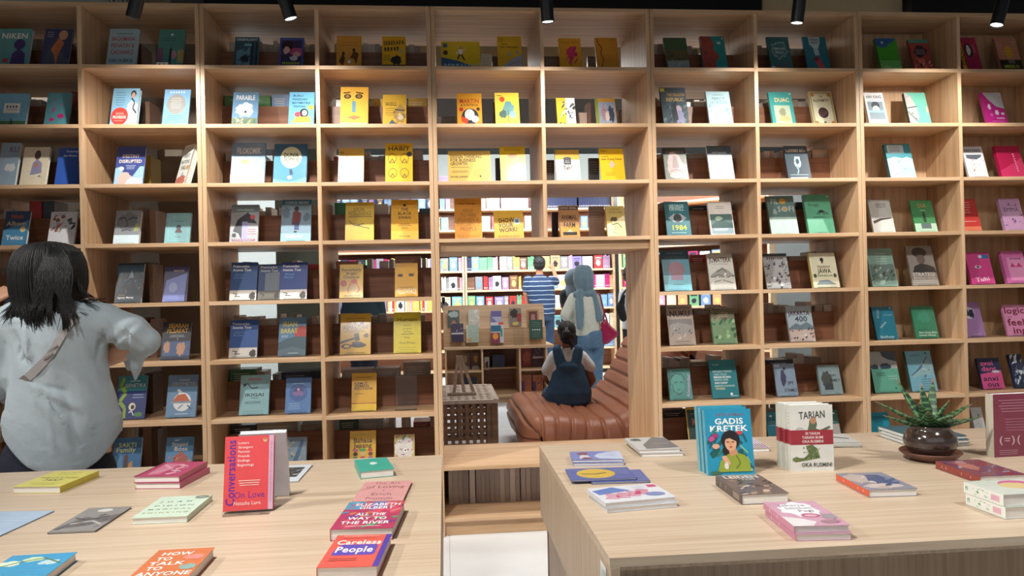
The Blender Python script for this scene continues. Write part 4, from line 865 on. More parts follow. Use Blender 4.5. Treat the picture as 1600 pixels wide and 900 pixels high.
SB(3, 2, 438, 485, 312, '7795a8', 'grey blue book with a man in maroon coat', [Rr(0, 0, 1, .12, '2f607c'), T('CHARLES BEKERS', .5, .07, .8, .06, 'a8c0cc'), B(.15, .32, .15, .14, '5a7488', 3), B(.85, .42, .15, .1, '5a7488', 4), E(.5, .22, .08, .06, '2a2228'), Pg([(.35, .6), (.38, .3), (.5, .24), (.66, .34), (.64, .5), (.6, .6)], '6a2c30'), Rr(.44, .55, .6, .72, '2f3a6a'), E(.48, .76, .06, .02, '222'), Rr(0, .8, 1, 1, '8ad0dc'), T('Oliver', .45, .86, .6, .09, 'e0f4f8'), L(.1, .9, .96, .99, 1, '123')])
def PRA(row, x0, x1, vt, d, bgc, yc, lo):
    SB(row, 2, x0, x1, vt, bgc, d, [T('Pramoedya', .38, .1, .62, .07, 'dfe0dc'), T('Ananta Toer', .42, .2, .7, .07, 'dfe0dc'), T(yc, .33, .32, .35, .06, '5a86b8'), T(lo, .3, .4, .35, .06, '5a86b8'), Rr(0, .74, 1, 1, 'dcdad6'), Cv([(.12, .82), (.28, .84), (.2, .9), (.4, .9)], .02, '222'), B(.85, .9, .13, .11, '4a4440', 3)], t=.022)
PRA(4, 358, 400, 410, 'blue book with white base, leftmost of three', '2a5088', 'Arus', 'Cerita')
SB(4, 2, 402, 437, 413, '1f3c68', 'shiny dark navy book, middle of three', [T('Pramoedya', .45, .08, .75, .07, 'b8bcc0'), T('Ananta Toer', .48, .18, .8, .07, 'a8acb0'), Pg([(.3, .25), (.95, .22), (.95, .75), (.3, .75)], '66707c'), Rr(0, .76, 1, 1, '6a665e'), Cv([(.12, .84), (.3, .86), (.2, .92)], .02, '222'), B(.85, .9, .12, .1, '3a3632', 3)])  # grey quad over the middle, base strip darker than its neighbours
PRA(4, 437, 479, 410, 'blue book with white base, rightmost of three', '25408a', 'Bumi', 'Manusia')
PRA(5, 357, 401, 500, 'blue book with white base and signature', '2a559c', 'Sejarah', 'Kita')
SB(5, 2, 434, 477, 496, '5a87aa', 'blue book with red sun over mountains', [E(.85, .42, .28, .2, 'b8403a'), T('IRIAN', .4, .17, .55, .13, 'd8c850'), T('BARAT', .38, .34, .62, .13, 'd8c850'), Pg([(0, .65), (.3, .55), (.6, .5), (1, .5), (1, 1), (0, 1)], '45606e'), Pg([(0, .85), (.5, .75), (1, .85), (1, 1), (0, 1)], '587080'), L(.35, .75, .9, .94, 1, 'cdd'), L(.08, .35, .46, .52, 2, 'bcd')])
SB(6, 2, 373, 419, 586, '93c0c8', 'pale aqua book with a branch drawing', [T('IKIGAI', .5, .5, .66, .08, '2a3a40'), L(.35, .65, .57, .59, 1, '456'), Rr(.25, .09, .7, .13, 'c87888'), Cv([(.08, .24), (.25, .22), (.4, .34), (.6, .32)], .025, '33444c'), Cv([(.1, .28), (.2, .24)], .04, '33444c'), L(.15, .75, .66, .73, 2, '456'), L(.1, .85, .9, .93, 1, '7aa')])
SB(6, 2, 445, 485, 590, '5a86c0', 'cornflower blue book with round emblem', [E(.5, .42, .36, .25, '4a6aa8'), E(.5, .4, .2, .12, '3a4a80'), B(.5, .45, .25, .08, '8a70a8', 3), L(.25, .7, .14, .2, 1, 'bcd'), L(.1, .6, .7, .9, 4, 'a8c8ec'), E(.5, .33, .05, .04, 'e0a0a8')])
SB(7, 2, 441, 478, 683, '7d95a4', 'marbled grey blue book', [S(40, 5, ['a8b4bc', '5a7488', '8a9aa0', 'b0aca0'], 0, 0, 1, 1, .13), Pg([(.4, .85), (.75, .1), (.88, .15), (.6, .9)], '4a6a8c')])
# --- fourth column
SB(0, 3, 525, 564, 56, 'd0983e', 'ochre book with two running boys', [L(.15, .9, .15, .3, 2, '9a6420'), Pg([(.1, .72), (.25, .5), (.35, .62), (.28, .85)], '5a3a20'), E(.28, .5, .06, .05, '3a2818'), Pg([(.55, .62), (.7, .42), (.9, .5), (.8, .8), (.72, .65)], '5a3a20'), E(.7, .4, .06, .05, '3a2818'), E(.52, .73, .07, .05, 'e8e8f0'), Rr(0, .88, 1, 1, 'b06a38')])
SB(0, 3, 597, 634, 57, 'd8a820', 'yellow and black book with scrawled title', [T('SEBERAPA', .5, .18, .9, .12, K_, 1, -4), T('INDUK', .4, .36, .65, .12, K_, 1, -4), B(.6, .68, .25, .14, '2a2a2c', 3), Rr(0, .8, 1, 1, '35322c'), E(.78, .42, .07, .06, 'a8a098'), L(.05, .35, .5, .7, 3, '6a5418')])
SB(1, 3, 531, 575, 136, 'dda83c', 'yellow book with a large painted face', [E(.25, .23, .13, .06, '30281c'), E(.66, .23, .13, .06, '30281c'), E(.25, .23, .07, .04, '8a6a3a'), E(.66, .23, .07, .04, '8a6a3a'), Cv([(.1, .15), (.35, .13)], .03, '4a3418'), Cv([(.55, .13), (.82, .16)], .03, '4a3418'), Cv([(.45, .3), (.5, .55), (.42, .6)], .03, 'a87828'), Rr(.42, .35, .55, .62, '5a8aa0'), Pg([(.25, .74), (.5, .7), (.75, .74), (.5, .8)], 'b07048'), T('YELLOWFACE', .5, .92, .9, .1, 'f0ece0')], t=.018)
SB(1, 3, 598, 635, 148, 'd2a93a', 'mustard book with a sketched bearded man', [T('SKELL', .35, .28, .5, .1, '5a4818'), L(.1, .5, .38, .65, 4, '5a4818'), B(.72, .6, .25, .3, 'a88a58', 3), Cv([(.5, .45), (.95, .48)], .03, '3a3020'), E(.75, .68, .13, .08, 'cfc0a0'), Pg([(.1, 1), (.4, .75), (.6, .9), (.7, 1)], '45586a'), S(14, 8, ['6a5428', 'e0c060', '3a4a5a'], .45, .4, .98, .95, .06)])
SB(2, 3, 528, 568, 232, 'd9ad45', 'pale yellow book washed in light', [Rr(0, .22, 1, 1, 'e8dcc0'), T('WE', .12, .11, .14, .05, '3a3020'), L(.05, .4, .18, .22, 1, '3a3020'), B(.88, .45, .1, .2, 'c8b0a8', 3), L(.6, .8, .75, .79, 1, '6a6a60')])  # cream rectangle paints the washed-out light into the cover colour
SB(2, 3, 602, 645, 224, 'e0b820', 'bright yellow book with bicycle drawings', [T('HABIT', .5, .13, .8, .1, '4a3810'), L(.2, .8, .04, .08, 1, '6a5418'), E(.25, .37, .16, .12, '8a7018'), E(.25, .37, .135, .1, 'e0b820'), E(.7, .37, .16, .12, '8a7018'), E(.7, .37, .135, .1, 'e0b820'), E(.27, .73, .16, .12, '8a7018'), E(.27, .73, .135, .1, 'e0b820'), E(.7, .73, .16, .12, '8a7018'), E(.7, .73, .135, .1, 'e0b820'), Cv([(.15, .5), (.25, .38), (.35, .5)], .025, '6a5418'), Cv([(.6, .5), (.7, .38), (.8, .5)], .025, '6a5418'), Cv([(.2, .82), (.27, .74), (.34, .82)], .025, '6a5418'), Cv([(.63, .84), (.7, .75), (.77, .84)], .025, '6a5418'), E(.88, .27, .1, .06, '3a3a38'), L(.1, .9, .94, .97, 1, '4a3810')])
SB(3, 3, 539, 584, 316, 'd3b138', 'mustard book with two pointing hands', [T('SOCIAL', .48, .18, .42, .09, '4a4020', 0), T('INTELLIGENCE', .5, .28, .8, .09, '4a4020', 0), Rr(.1, .37, .95, .385, '4a4020'), L(.15, .9, .32, .36, 1, '7a6a30'), Cv([(.12, .48), (.3, .6), (.55, .62), (.3, .56)], .02, '5a4c20'), Cv([(.85, .68), (.6, .64), (.45, .58), (.65, .56)], .02, '5a4c20')])
SB(3, 3, 611, 654, 312, 'dca41c', 'golden book with a small black bird', [B(.5, .14, .07, .035, K_, 3), T('THE', .5, .24, .28, .07, '332408'), T('BLACK', .5, .34, .5, .07, '332408'), T('SWAN', .5, .44, .46, .07, '332408'), Rr(.25, .64, .75, .65, '332408'), L(.3, .7, .59, .62, 1, '6a4a10'), L(.35, .65, .68, .72, 1, '6a4a10'), Rr(0, .77, 1, 1, 'e8b840'), T('TALEB', .5, .9, .4, .04, '7a5a20')])
SB(4, 3, 530, 567, 413, 'd0a818', 'yellow book with red octopus', [T('Remarkably', .5, .16, .85, .08, '35301c'), T('Bright', .5, .27, .45, .08, '35301c'), T('Creatures', .5, .38, .7, .08, '35301c'), B(.62, .52, .15, .08, 'c8402c', 3), Cv([(.5, .55), (.35, .75), (.4, .85)], .05, 'c8402c'), Cv([(.6, .58), (.55, .85), (.65, .88)], .05, 'd8b8a0'), Cv([(.7, .55), (.85, .75), (.75, .85)], .05, 'c8402c'), E(.17, .57, .14, .09, 'b02a24'), T('Shelby Pelt', .55, .93, .7, .04, '35301c')])
SB(4, 3, 617, 653, 411, 'cf9a12', 'golden yellow book with two painted eyes', [Cv([(.12, .34), (.35, .33)], .02, '402808'), Cv([(.58, .33), (.85, .32)], .02, '402808'), E(.24, .38, .12, .035, '3a2810'), E(.72, .37, .12, .035, '3a2810'), Rr(.2, .71, .8, .73, '8a6410'), T('YELLOWFACE', .5, .84, .88, .15, 'e0d8b8')])
SB(5, 3, 531, 579, 490, 'd0a52c', 'ochre law book with a gavel', [T('HUKUM', .5, .24, .55, .1, '402c10'), T('KEPAILITAN', .5, .34, .8, .1, '402c10'), L(.12, .88, .1, .15, 1, '5a4018'), L(.1, .85, .4, .46, 2, '5a4018'), Pg([(.45, .5), (.6, .48), (.65, .66), (.5, .68)], '2f2a30'), Pg([(0, .68), (.5, .58), (.52, .62), (.02, .74)], '3a3440'), E(.6, .78, .25, .06, '3a3038'), E(.2, .8, .17, .06, '2f2a34'), E(.22, .8, .1, .035, 'd0a52c'), E(.55, .72, .18, .03, '5a4a50'), B(.85, .55, .09, .06, '6a5428', 3), L(.15, .85, .94, .98, 1, '5a4018')])
SB(5, 3, 615, 658, 488, 'd4c41c', 'lemon yellow book with plain lettering', [T('Humans', .5, .17, .75, .11, '5a5010', 0), T('Sebuah', .5, .32, .3, .05, '6a5c10', 0), T('Singkat', .5, .4, .32, .05, '6a5c10', 0), T('Tentang', .5, .47, .32, .05, '6a5c10', 0), Rr(.28, .53, .74, .545, '5a5010'), T('Kita', .5, .62, .2, .05, '6a5c10', 0), T('Tom Philips', .5, .75, .6, .06, '5a5010', 0), L(.15, .85, .84, .94, 2, 'a89820')])
SB(6, 3, 549, 588, 583, 'e0aa18', 'orange yellow dictionary', [T('KAMUS', .37, .27, .52, .07, '3a2608'), T('JERMAN', .4, .34, .58, .07, '3a2608'), T('INDONESIA', .48, .41, .75, .07, '3a2608'), L(.08, .9, .08, .14, 1, '4a3410'), Rr(0, .79, 1, .81, 'a03018'), Rr(0, .81, 1, 1, 'e8c020'), L(.1, .5, .53, .56, 1, '6a4a10')])
SB(7, 3, 546, 587, 673, 'd8a92a', 'yellow language book with cartoon faces', [T('Bahasa', .5, .28, .72, .14, '35280c'), T('Jepang', .5, .43, .68, .14, '35280c'), E(.22, .57, .11, .04, 'c05880'), E(.5, .56, .13, .05, '50a048'), E(.78, .57, .1, .04, 'c04838'), E(.22, .68, .09, .06, '3a2420'), E(.5, .67, .09, .06, 'd8b090'), E(.8, .68, .09, .06, '7a3a30'), Rr(.14, .76, .3, .95, '3a8a68'), Rr(.42, .75, .58, .95, 'b04868'), Rr(.72, .76, .88, .95, '8a60a0'), L(.2, .8, .1, .14, 1, '7a9a60')])
SB(7, 3, 616, 648, 679, 'c8b870', 'doodle covered yellow and white book', [B(.5, .5, .5, .45, 'dcd8d0', 3), S(40, 6, ['c05850', '5a80a0', 'b060a0', 'e8e8e0', '604a40', '90a860'], .05, .05, .95, .95, .09), E(.55, .55, .1, .07, 'f4f4f0'), E(.55, .55, .04, .03, '222')])
# --- fifth column
SB(0, 4, 690, 751, 65, 'd2b822', 'wide yellow book with a running figure', [Pg([(0, .52), (.4, .62), (1, .9), (1, 1), (0, 1)], '2f6088'), T('BERTAHAN', .52, .85, .92, .25, '8fb4cc'), E(.48, .13, .06, .04, 'e0b050'), E(.5, .2, .035, .05, 'c89070'), Rr(.45, .26, .55, .42, 'e8e4e0'), Cv([(.45, .3), (.38, .42)], .03, 'd8d4d0'), Cv([(.55, .3), (.63, .25)], .03, 'd8d4d0'), Cv([(.48, .42), (.42, .58)], .04, '5a3020'), Cv([(.52, .42), (.6, .62)], .04, '5a3020'), Rr(.05, .07, .16, .2, '3a6088'), E(.11, .37, .06, .08, '2f3a3a')], t=.015)
SB(0, 4, 779, 817, 57, 'd6ac26', 'amber book with grey waves', [E(.16, .1, .09, .06, '8a6818'), E(.16, .1, .06, .04, 'd6ac26'), T('RASA', .3, .22, .25, .04, '4a3810'), T('JADI YANG BIASA', .5, .3, .75, .05, '4a3810'), B(.5, .5, .08, .07, 'a8a090', 3), B(.82, .45, .09, .05, 'a8a090', 4), Pg([(.1, 1), (.2, .8), (.6, .62), (.8, .55), (1, .52), (1, 1)], 'a0a4b0'), Cv([(.3, .9), (.6, .75), (.9, .7)], .02, '808490')])
SB(1, 4, 715, 754, 146, 'd89a28', 'orange book with penguin and fox emblem', [T('MARTIN', .5, .22, .8, .13, 'b04020'), T('& ETISTIKUS', .5, .34, .7, .06, '4a3418'), E(.52, .68, .34, .24, '2c2c34'), E(.5, .62, .2, .16, 'd8dcd8'), Pg([(.15, .65), (.45, .75), (.4, .9), (.18, .82)], 'c84a28'), E(.72, .75, .15, .1, 'd8dcdc'), E(.17, .47, .08, .06, 'b83028'), E(.85, .46, .07, .05, '3a3428'), E(.9, .88, .07, .05, 'b8882a')])
SB(1, 4, 775, 813, 145, 'dcc040', 'yellow book with a blue tree and red sun', [E(.3, .19, .11, .08, 'c04828'), B(.55, .45, .28, .2, '5a8a8c', 4), B(.32, .62, .17, .13, '3a5a50', 3), B(.72, .62, .15, .12, '7a9aa0', 8), Rr(.52, .5, .545, .82, '4a4a38'), Cv([(.2, .81), (.9, .81)], .015, '8a6a20'), L(.15, .8, .9, .97, 2, '5a5028'), L(.08, .3, .07, .1, 1, '4a4010')])
SB(2, 4, 701, 768, 236, 'd6b458', 'wide tan yellow book with dotted network', [T('DESIGN THINKING', .42, .17, .75, .1, '332a18'), T('FOR BUSINESS', .35, .28, .6, .1, '332a18'), T('GROWTH', .25, .39, .4, .1, '332a18'), L(.05, .5, .48, .52, 1, '5a4a28'), L(.05, .5, .6, .67, 2, '5a4a28'), T('RACHEL JORGEN', .25, .79, .4, .05, '332a18'), S(16, 5, ['4a3c20', '7a6430', '2a2010'], .55, .4, .98, .95, .014), B(.73, .7, .15, .2, 'c8a850', 3), E(.75, .78, .018, .03, K_), Rr(.28, .97, .68, .99, '332a18')], t=.016)
SB(2, 4, 783, 823, 229, 'dcb81e', 'bright yellow book with cheese and script', [E(.5, .26, .19, .06, 'b8682c'), L(.1, .9, .05, .13, 2, '6a5818'), T('Who', .5, .39, .32, .08, '6a5c18', 0), T('Moved', .5, .49, .5, .08, '8a7a28', 0), T('My', .5, .6, .22, .08, '8a7a28', 0), T('Cheese', .5, .71, .58, .08, 'a89430', 0), E(.47, .86, .02, .015, '887020')])
SB(3, 4, 711, 754, 310, 'dc9628', 'deep orange book with outline lettering', [T('Dale Comergie', .48, .13, .6, .04, '402408'), T('HOW', .5, .3, .38, .09, '9a5c14', 0), T('TO WIN', .5, .41, .55, .09, '9a5c14', 0), T('FRIENDS &', .5, .52, .8, .09, 'a86818', 0), T('INFLUENCE', .5, .63, .86, .09, 'a86818', 0), T('PEOPLE', .5, .74, .6, .09, '9a5c14', 0), T('DALE CARNEGIE', .5, .91, .85, .06, 'b87018', 0), L(.1, .9, .97, 1, 1, '402408')])
SB(3, 4, 773, 819, 329, 'dcac38', 'yellow orange book with hand drawn title', [T('SHOW', .42, .34, .55, .17, '33280f', 1, -5), T('YOUR', .4, .52, .5, .15, '33280f', 1, -5), T('WORK!', .48, .68, .62, .15, '33280f', 1, -5), E(.78, .38, .12, .12, 'b8c4c4'), Rr(.73, .32, .83, .44, '5a7a98'), T('AUSTIN KLEON', .5, .91, .75, .05, '6a5420')])
# --- sixth column
SB(0, 5, 876, 911, 60, 'd89c28', 'orange book with a pink flower', [T('TUHAN PESTA', .5, .12, .8, .06, 'b07828'), S(12, 3, ['c02858'], .35, .3, .75, .7, .17), Rr(.47, .5, .53, .8, 'c02858'), T('AYU RIZAL', .5, .88, .75, .06, 'b07828'), B(.52, .42, .2, .18, 'c83464', 3)])
SB(0, 5, 934, 969, 59, 'c98a2c', 'caramel book with a wavy dark line', [Cv([(.12, .03), (.12, .15), (.3, .3), (.2, .45), (.32, .58), (.25, .8), (.15, .98)], .035, '5a2410'), T('MALAM', .8, .06, .25, .03, '7a4a18'), T('PUISI', .7, .88, .4, .06, 'a06c20')])
SB(1, 5, 872, 901, 153, 'd8b12c', 'yellow and white patchwork book', [Rr(.5, 0, 1, 1, 'd8dce0'), S(34, 4, ['2a2c38', '3a3c48', 'e8e8ec', 'c8b048', '4a5a6a'], .1, .08, .95, .95, .11)])
SB(1, 5, 934, 965, 154, 'b88a34', 'framed group photo book with green edge', [Rr(0, 0, .12, 1, '6a8a3a'), Rr(.14, .12, .96, .84, '8a94a8'), B(.4, .5, .16, .3, '9a7a88', 3), B(.75, .5, .16, .32, '3a4258', 5), B(.55, .6, .12, .2, 'c8b8a8', 8), S(12, 5, ['556', 'a0a8b0'], .2, .2, .9, .4, .07)], Y=4.13)
SB(2, 5, 870, 908, 234, 'd8a840', 'white and gold book with a dark can', [Rr(0, .3, 1, 1, 'ece6d8'), Rr(.35, .26, .65, .45, '2a2c30'), E(.5, .27, .17, .05, '4a4c50'), L(.38, .62, .32, .42, 2, 'ddd'), T('Teh?', .5, .55, .36, .13, '1c1c20'), L(.3, .6, .95, .98, 1, '666')])
SB(2, 5, 940, 978, 232, 'dcae18', 'sunny yellow book with small pink shape', [T('Pengantar', .2, .07, .3, .03, '3a2c08'), T('Jejak Orang Damai', .5, .31, .85, .06, '5a4410'), L(.05, .4, .22, .26, 1, '3a2c08'), B(.5, .48, .13, .1, 'd8b0a0', 4), L(.2, .6, .7, .82, 3, '8a7018')])
SB(3, 5, 876, 907, 321, 'b08050', 'tan book with a black framed header', [Rr(.04, .02, .96, .14, '2a2220'), T('GEORGE ORWELL', .5, .08, .85, .07, 'c8a888'), T('ANIMAL', .5, .36, .8, .14, '33221c'), T('FARM', .5, .6, .6, .16, '33221c'), Pg([(.04, .65), (.96, .6), (.96, .96), (.04, .96)], 'd8a048'), T('FARM', .5, .6, .6, .16, '33221c'), Rr(.15, .82, .85, .92, '2a2622'), Pg([(.35, .82), (.5, .74), (.65, .82)], 'e8dcb8')])
SB(3, 5, 950, 979, 322, 'b09a50', 'khaki and cream book with a goat sketch', [Pg([(0, .6), (1, .3), (1, 1), (0, 1)], 'e4d8a8'), T('HANDI', .5, .1, .6, .07, '7a6830'), T('WINDHAM', .5, .2, .75, .07, '7a6830'), B(.4, .42, .2, .08, '4a3c20', 5), Cv([(.2, .45), (.3, .6), (.6, .55), (.8, .7)], .03, '7a6c40'), Cv([(.45, .65), (.35, .85), (.5, .9)], .03, 'a89860')])
# --- seventh column
SB(0, 6, 1043, 1079, 59, '3c5a40', 'green book with a brown forest edge', [Rr(0, .35, 1, .66, '5a5438'), S(16, 4, ['6a6448', '3a4430'], 0, .4, 1, .66, .08), Pg([(.05, .66), (1, .64), (1, 1), (.1, 1)], '8a9898'), S(20, 9, ['b0bcbc', '6a7878'], .1, .68, .95, .97, .06)], t=.016)
SB(0, 6, 1101, 1139, 57, '26888a', 'teal book with a rust red face', [Pg([(0, 0), (.42, 0), (.55, .2), (.5, .35), (.72, .55), (.52, .7), (.55, 1), (0, 1)], '93423c'), S(20, 4, ['a85048', '7a3834'], .05, .05, .5, .95, .07), E(.76, .18, .08, .04, 'a8d0d0'), E(.92, .06, .03, .02, 'cdd'), L(.6, .9, .9, .95, 1, 'a8d0d0')])
SB(1, 6, 1038, 1078, 137, '46565e', 'dark fantasy book with a girl', [Rr(0, .02, .17, .1, 'c8c040'), T('THE DRAGON', .6, .18, .7, .08, 'b89858'), T('REPUBLIC', .55, .3, .7, .09, 'c8a868'), S(24, 6, ['3a5058', '6a8088', '2c3a40'], 0, .4, 1, .9, .12), E(.65, .55, .12, .1, 'b0a0b0'), B(.65, .75, .22, .18, '8a88a8', 3), Pg([(.35, .6), (.55, .4), (.6, .8), (.4, .9)], '2f343c'), T('R.F. KOANG', .5, .94, .6, .05, 'cfd8e0')], t=.02)
SB(1, 6, 1110, 1147, 143, '9dbcc4', 'frosty pale blue book', [Rr(.04, .03, .96, .97, 'a8c6cc'), L(.2, .8, .08, .12, 1, '5a7a84'), T('PERCY', .5, .2, .55, .09, '5a7a84', 0), T('JACKSON', .5, .31, .7, .09, '6a8a94', 0), S(14, 4, ['8aa8b0', 'c8dce0', '7a98a0'], .1, .4, .9, .75, .1)])
SB(2, 6, 1041, 1077, 231, '5a665a', 'grey book with a huge pink face', [Rr(0, 0, 1, .18, '3a3c38'), T('SANG PENDUA', .5, .13, .8, .05, '88807a'), B(.5, .52, .42, .38, 'b09a98', 2), Pg([(.42, .25), (.56, .25), (.64, .6), (.34, .6)], '8a7472'), E(.5, .82, .3, .08, 'c8b0a8'), Cv([(.25, .7), (.5, .64), (.75, .7)], .04, '8a6e6c'), L(.3, .7, .95, .98, 1, 'cdc')])
SB(2, 6, 1111, 1149, 228, 'd8dadc', 'white book with a slate band on top', [Rr(0, 0, 1, .27, '3c4a54'), T('NORTHLAND', .5, .19, .6, .05, 'b0bcc4'), L(.25, .8, .94, .98, 1, '999')])
SB(3, 6, 1043, 1081, 315, '1f6e78', 'dark teal book with a staring eye', [T('GEORGE', .5, .13, .62, .09, 'b8d8d8'), T('ORWELL', .5, .22, .62, .09, 'b8d8d8'), Pg([(.12, .48), (.35, .36), (.65, .36), (.88, .48), (.65, .6), (.35, .6)], 'a8b4b8'), E(.5, .48, .17, .12, '33383c'), T('1984', .52, .75, .65, .14, 'c8cc28'), L(.15, .85, .87, .93, 1, 'a8d8d8')])
SB(3, 6, 1112, 1149, 315, 'dcd8d0', 'white book with a green mountain picture', [L(.3, .7, .12, .22, 2, '4a4a48'), Rr(.04, .37, .97, .95, '4a6a66'), Pg([(.04, .7), (.35, .55), (.5, .45), (.7, .6), (.97, .65), (.97, .95), (.04, .95)], '33524f'), Rr(.04, .78, .97, .95, '8aa0a8'), T('HORREY', .45, .82, .6, .07, 'cdd8d8'), B(.4, .5, .2, .06, 'a8c0a8', 4)])
SB(4, 6, 1039, 1082, 391, '3a7688', 'blue teal book with a maroon fist', [Rr(0, 0, 1, .22, '2c566a'), T('LEONIE R.S.', .5, .07, .6, .05, '7a8a90'), T('SATRIGNAVA', .5, .18, .8, .07, '5a7480'), Rr(0, .62, 1, 1, '72b8c8'), Pg([(.2, .45), (.3, .32), (.55, .28), (.75, .35), (.8, .5), (.72, .62), (.72, .74), (.28, .74), (.28, .62)], '7c525c'), Pg([(.28, .62), (.72, .62), (.72, .74), (.28, .74)], '9a8098'), L(.3, .75, .83, .87, 1, '456')], t=.02)
SB(4, 6, 1111, 1151, 397, 'bcbcb4', 'pale grey book with an engraved mountain', [T('JUMATERA', .5, .16, .85, .14, '4a3430'), L(.15, .85, .26, .3, 1, '666'), Pg([(.05, .6), (.35, .45), (.55, .37), (.75, .45), (.98, .6), (.98, .66), (.05, .66)], '8a8a82'), Cv([(.3, .5), (.55, .42), (.7, .5)], .03, '55554e'), Cv([(.05, .65), (.4, .58), (.7, .66), (1, .6)], .03, '66665e'), Cv([(.1, .8), (.5, .72), (.9, .82)], .03, '7a7a72'), S(14, 3, ['66665e', 'd0d0c8'], .1, .55, .9, .8, .06)])
SB(5, 6, 1047, 1088, 476, 'a59486', 'taupe book with an old etching', [T('PEMBERONTAKAN', .5, .08, .85, .05, '4a3a34'), T('NUKU', .5, .22, .8, .15, '33261f'), Rr(.05, .36, .95, .72, '7a7470'), Pg([(.05, .5), (.4, .44), (.95, .52), (.95, .72), (.05, .72)], '94908a'), S(20, 5, ['b8b2aa', '5a5652'], .08, .55, .92, .85, .06), L(.15, .85, .88, .95, 1, '5a4a44')])
SB(5, 6, 1116, 1153, 482, '6b8a64', 'leafy green forest book', [Rr(0, 0, 1, .3, '6a6450'), S(14, 4, ['8a8468', '4a4c38'], 0, 0, 1, .32, .1), S(30, 7, ['3a7048', '88b078', '2c5838', '98b888'], 0, .3, 1, .95, .1), L(.3, .75, .1, .26, 3, 'b0a888')])
SB(6, 6, 1047, 1083, 576, '4f9088', 'sea green book with vertical pink lettering', [B(.4, .5, .34, .36, '5aa094', 3), Cv([(.15, .3), (.3, .15), (.6, .18), (.75, .35)], .035, '2f5f5a'), Cv([(.18, .5), (.2, .7), (.4, .85), (.6, .75)], .03, '2f5f5a'), Cv([(.28, .45), (.38, .43)], .03, '2f5f5a'), Cv([(.52, .43), (.62, .45)], .03, '2f5f5a'), Cv([(.35, .68), (.5, .67)], .02, '2f5f5a'), T('Alexander', .86, .55, 1.0, .1, 'c0a8d0', 1, -84), Rr(.1, .05, .2, .09, 'bcc')])
SB(6, 6, 1114, 1156, 562, '1a7680', 'deep teal book with many title lines', [T('MENJADI PRIBADI', .47, .3, .72, .05, 'b8d8d4'), T('YANG TEGAS', .38, .38, .5, .05, 'a8c8c4'), T('BERANI BICARA', .45, .45, .65, .05, 'e8f0ee'), T('BENTUK CARA', .4, .52, .52, .05, 'b8d8d4'), T('DAN CARAP', .38, .6, .48, .05, 'e8f0ee'), T('MEMPERTAHANKAN', .5, .68, .75, .05, 'a8c8c4'), T('POSISI', .33, .75, .35, .05, 'd8c898'), L(.1, .4, .1, .15, 1, 'cde'), E(.72, .89, .05, .03, 'eee'), L(.65, .95, .92, .96, 1, 'dee')])
SB(7, 6, 1078, 1106, 637, '1f3a3c', 'dark green book in a gold frame', [Rr(0, 0, 1, .04, 'c8a030'), Rr(0, 0, .07, 1, 'c8a030'), L(.2, .7, .12, .16, 1, '7a8'), T('ME', .6, .32, .6, .16, 'b8743c'), S(12, 3, ['8a9a98', 'c8d0d0'], .2, .6, .95, .95, .1)])
# --- eighth column
SB(0, 7, 1207, 1241, 58, '33686c', 'teal book with a pale round frame', [B(.5, .35, .4, .27, '7a9a9a', 8), B(.5, .35, .34, .22, '3a6c70', 8), T('SEMUA APA', .5, .32, .5, .06, 'b8c8c4'), T('BERLALU', .5, .42, .4, .06, 'b8c8c4'), E(.1, .85, .09, .07, '9ab'), Rr(.3, .75, .4, .9, '7a4a50'), Rr(.6, .7, .68, .9, '8a4a58'), L(.2, .8, .95, .98, 1, 'a8c0bc')])
SB(0, 7, 1264, 1300, 58, '1e6e80', 'petrol blue book with a pouring jug', [Pg([(.25, 0), (.75, 0), (.72, .18), (.6, .3), (.62, .5), (.42, .5), (.4, .3), (.25, .2)], 'a8bcc0'), T('INDAH', .5, .07, .35, .06, '35505a'), T('SAAT', .5, .15, .3, .06, '35505a'), T('LUKA', .5, .26, .28, .06, 'd0dcdc'), Pg([(.35, .58), (.6, .55), (.75, .85), (.5, .88)], 'b04a58'), E(.45, .6, .11, .05, '7a2838'), L(.2, .7, .94, .97, 1, 'a8c8d0')])
SB(1, 7, 1209, 1245, 144, '3f9490', 'turquoise book with gold arched title', [T('DUAC', .55, .22, .65, .12, 'd8c488'), Rr(.15, .38, .85, .9, 'a8b8a0'), B(.5, .58, .16, .13, '8a8a70', 3), B(.55, .75, .28, .1, 'b8a878', 5), E(.93, .05, .03, .02, 'ddd')], t=.018)
SB(1, 7, 1273, 1309, 143, 'b8b090', 'ornate cream book with a dark medallion', [Rr(.04, .03, .96, .97, '9a8a50'), Rr(.09, .06, .91, .94, 'c8c4a8'), T('THE', .5, .14, .16, .05, '6a5020'), T('ALCHEMYST', .5, .25, .7, .08, '5a4420'), E(.5, .6, .22, .15, '4a3438'), S(14, 5, ['7a5a60', '8a7a78'], .36, .5, .64, .7, .03), E(.14, .9, .1, .07, 'a87838'), E(.86, .9, .1, .07, 'a87838'), E(.14, .1, .08, .05, 'a87838'), E(.86, .1, .08, .05, 'a87838'), E(.5, .88, .06, .04, '4a5a3a')], t=.022)
SB(2, 7, 1233, 1269, 228, '33434e', 'dark slate book with a bright knot', [T('LaDDERS &Co', .5, .14, .85, .08, 'c8b8a0'), B(.5, .45, .16, .18, '9fb8c4', 5), B(.5, .45, .08, .09, '33434e', 6), Cv([(.42, .55), (.5, .7), (.44, .8)], .05, '88a8b4'), L(.1, .9, .8, .86, 1, 'a8c8d0'), Rr(.1, .9, .85, .99, 'c8d4d4')])
SB(3, 7, 1206, 1249, 306, '5f7d78', 'sage book with white and gold title', [T('FIL', .28, .14, .3, .14, 'c8d4d0', 0), E(.58, .14, .12, .07, 'd8a038'), T('SOFI', .66, .34, .62, .14, 'c8d4d0', 0), E(.62, .34, .08, .05, 'c0a060'), T('&', .25, .4, .16, .14, 'b8c8c4', 0), Rr(0, .55, 1, 1, 'a8c0b8')])
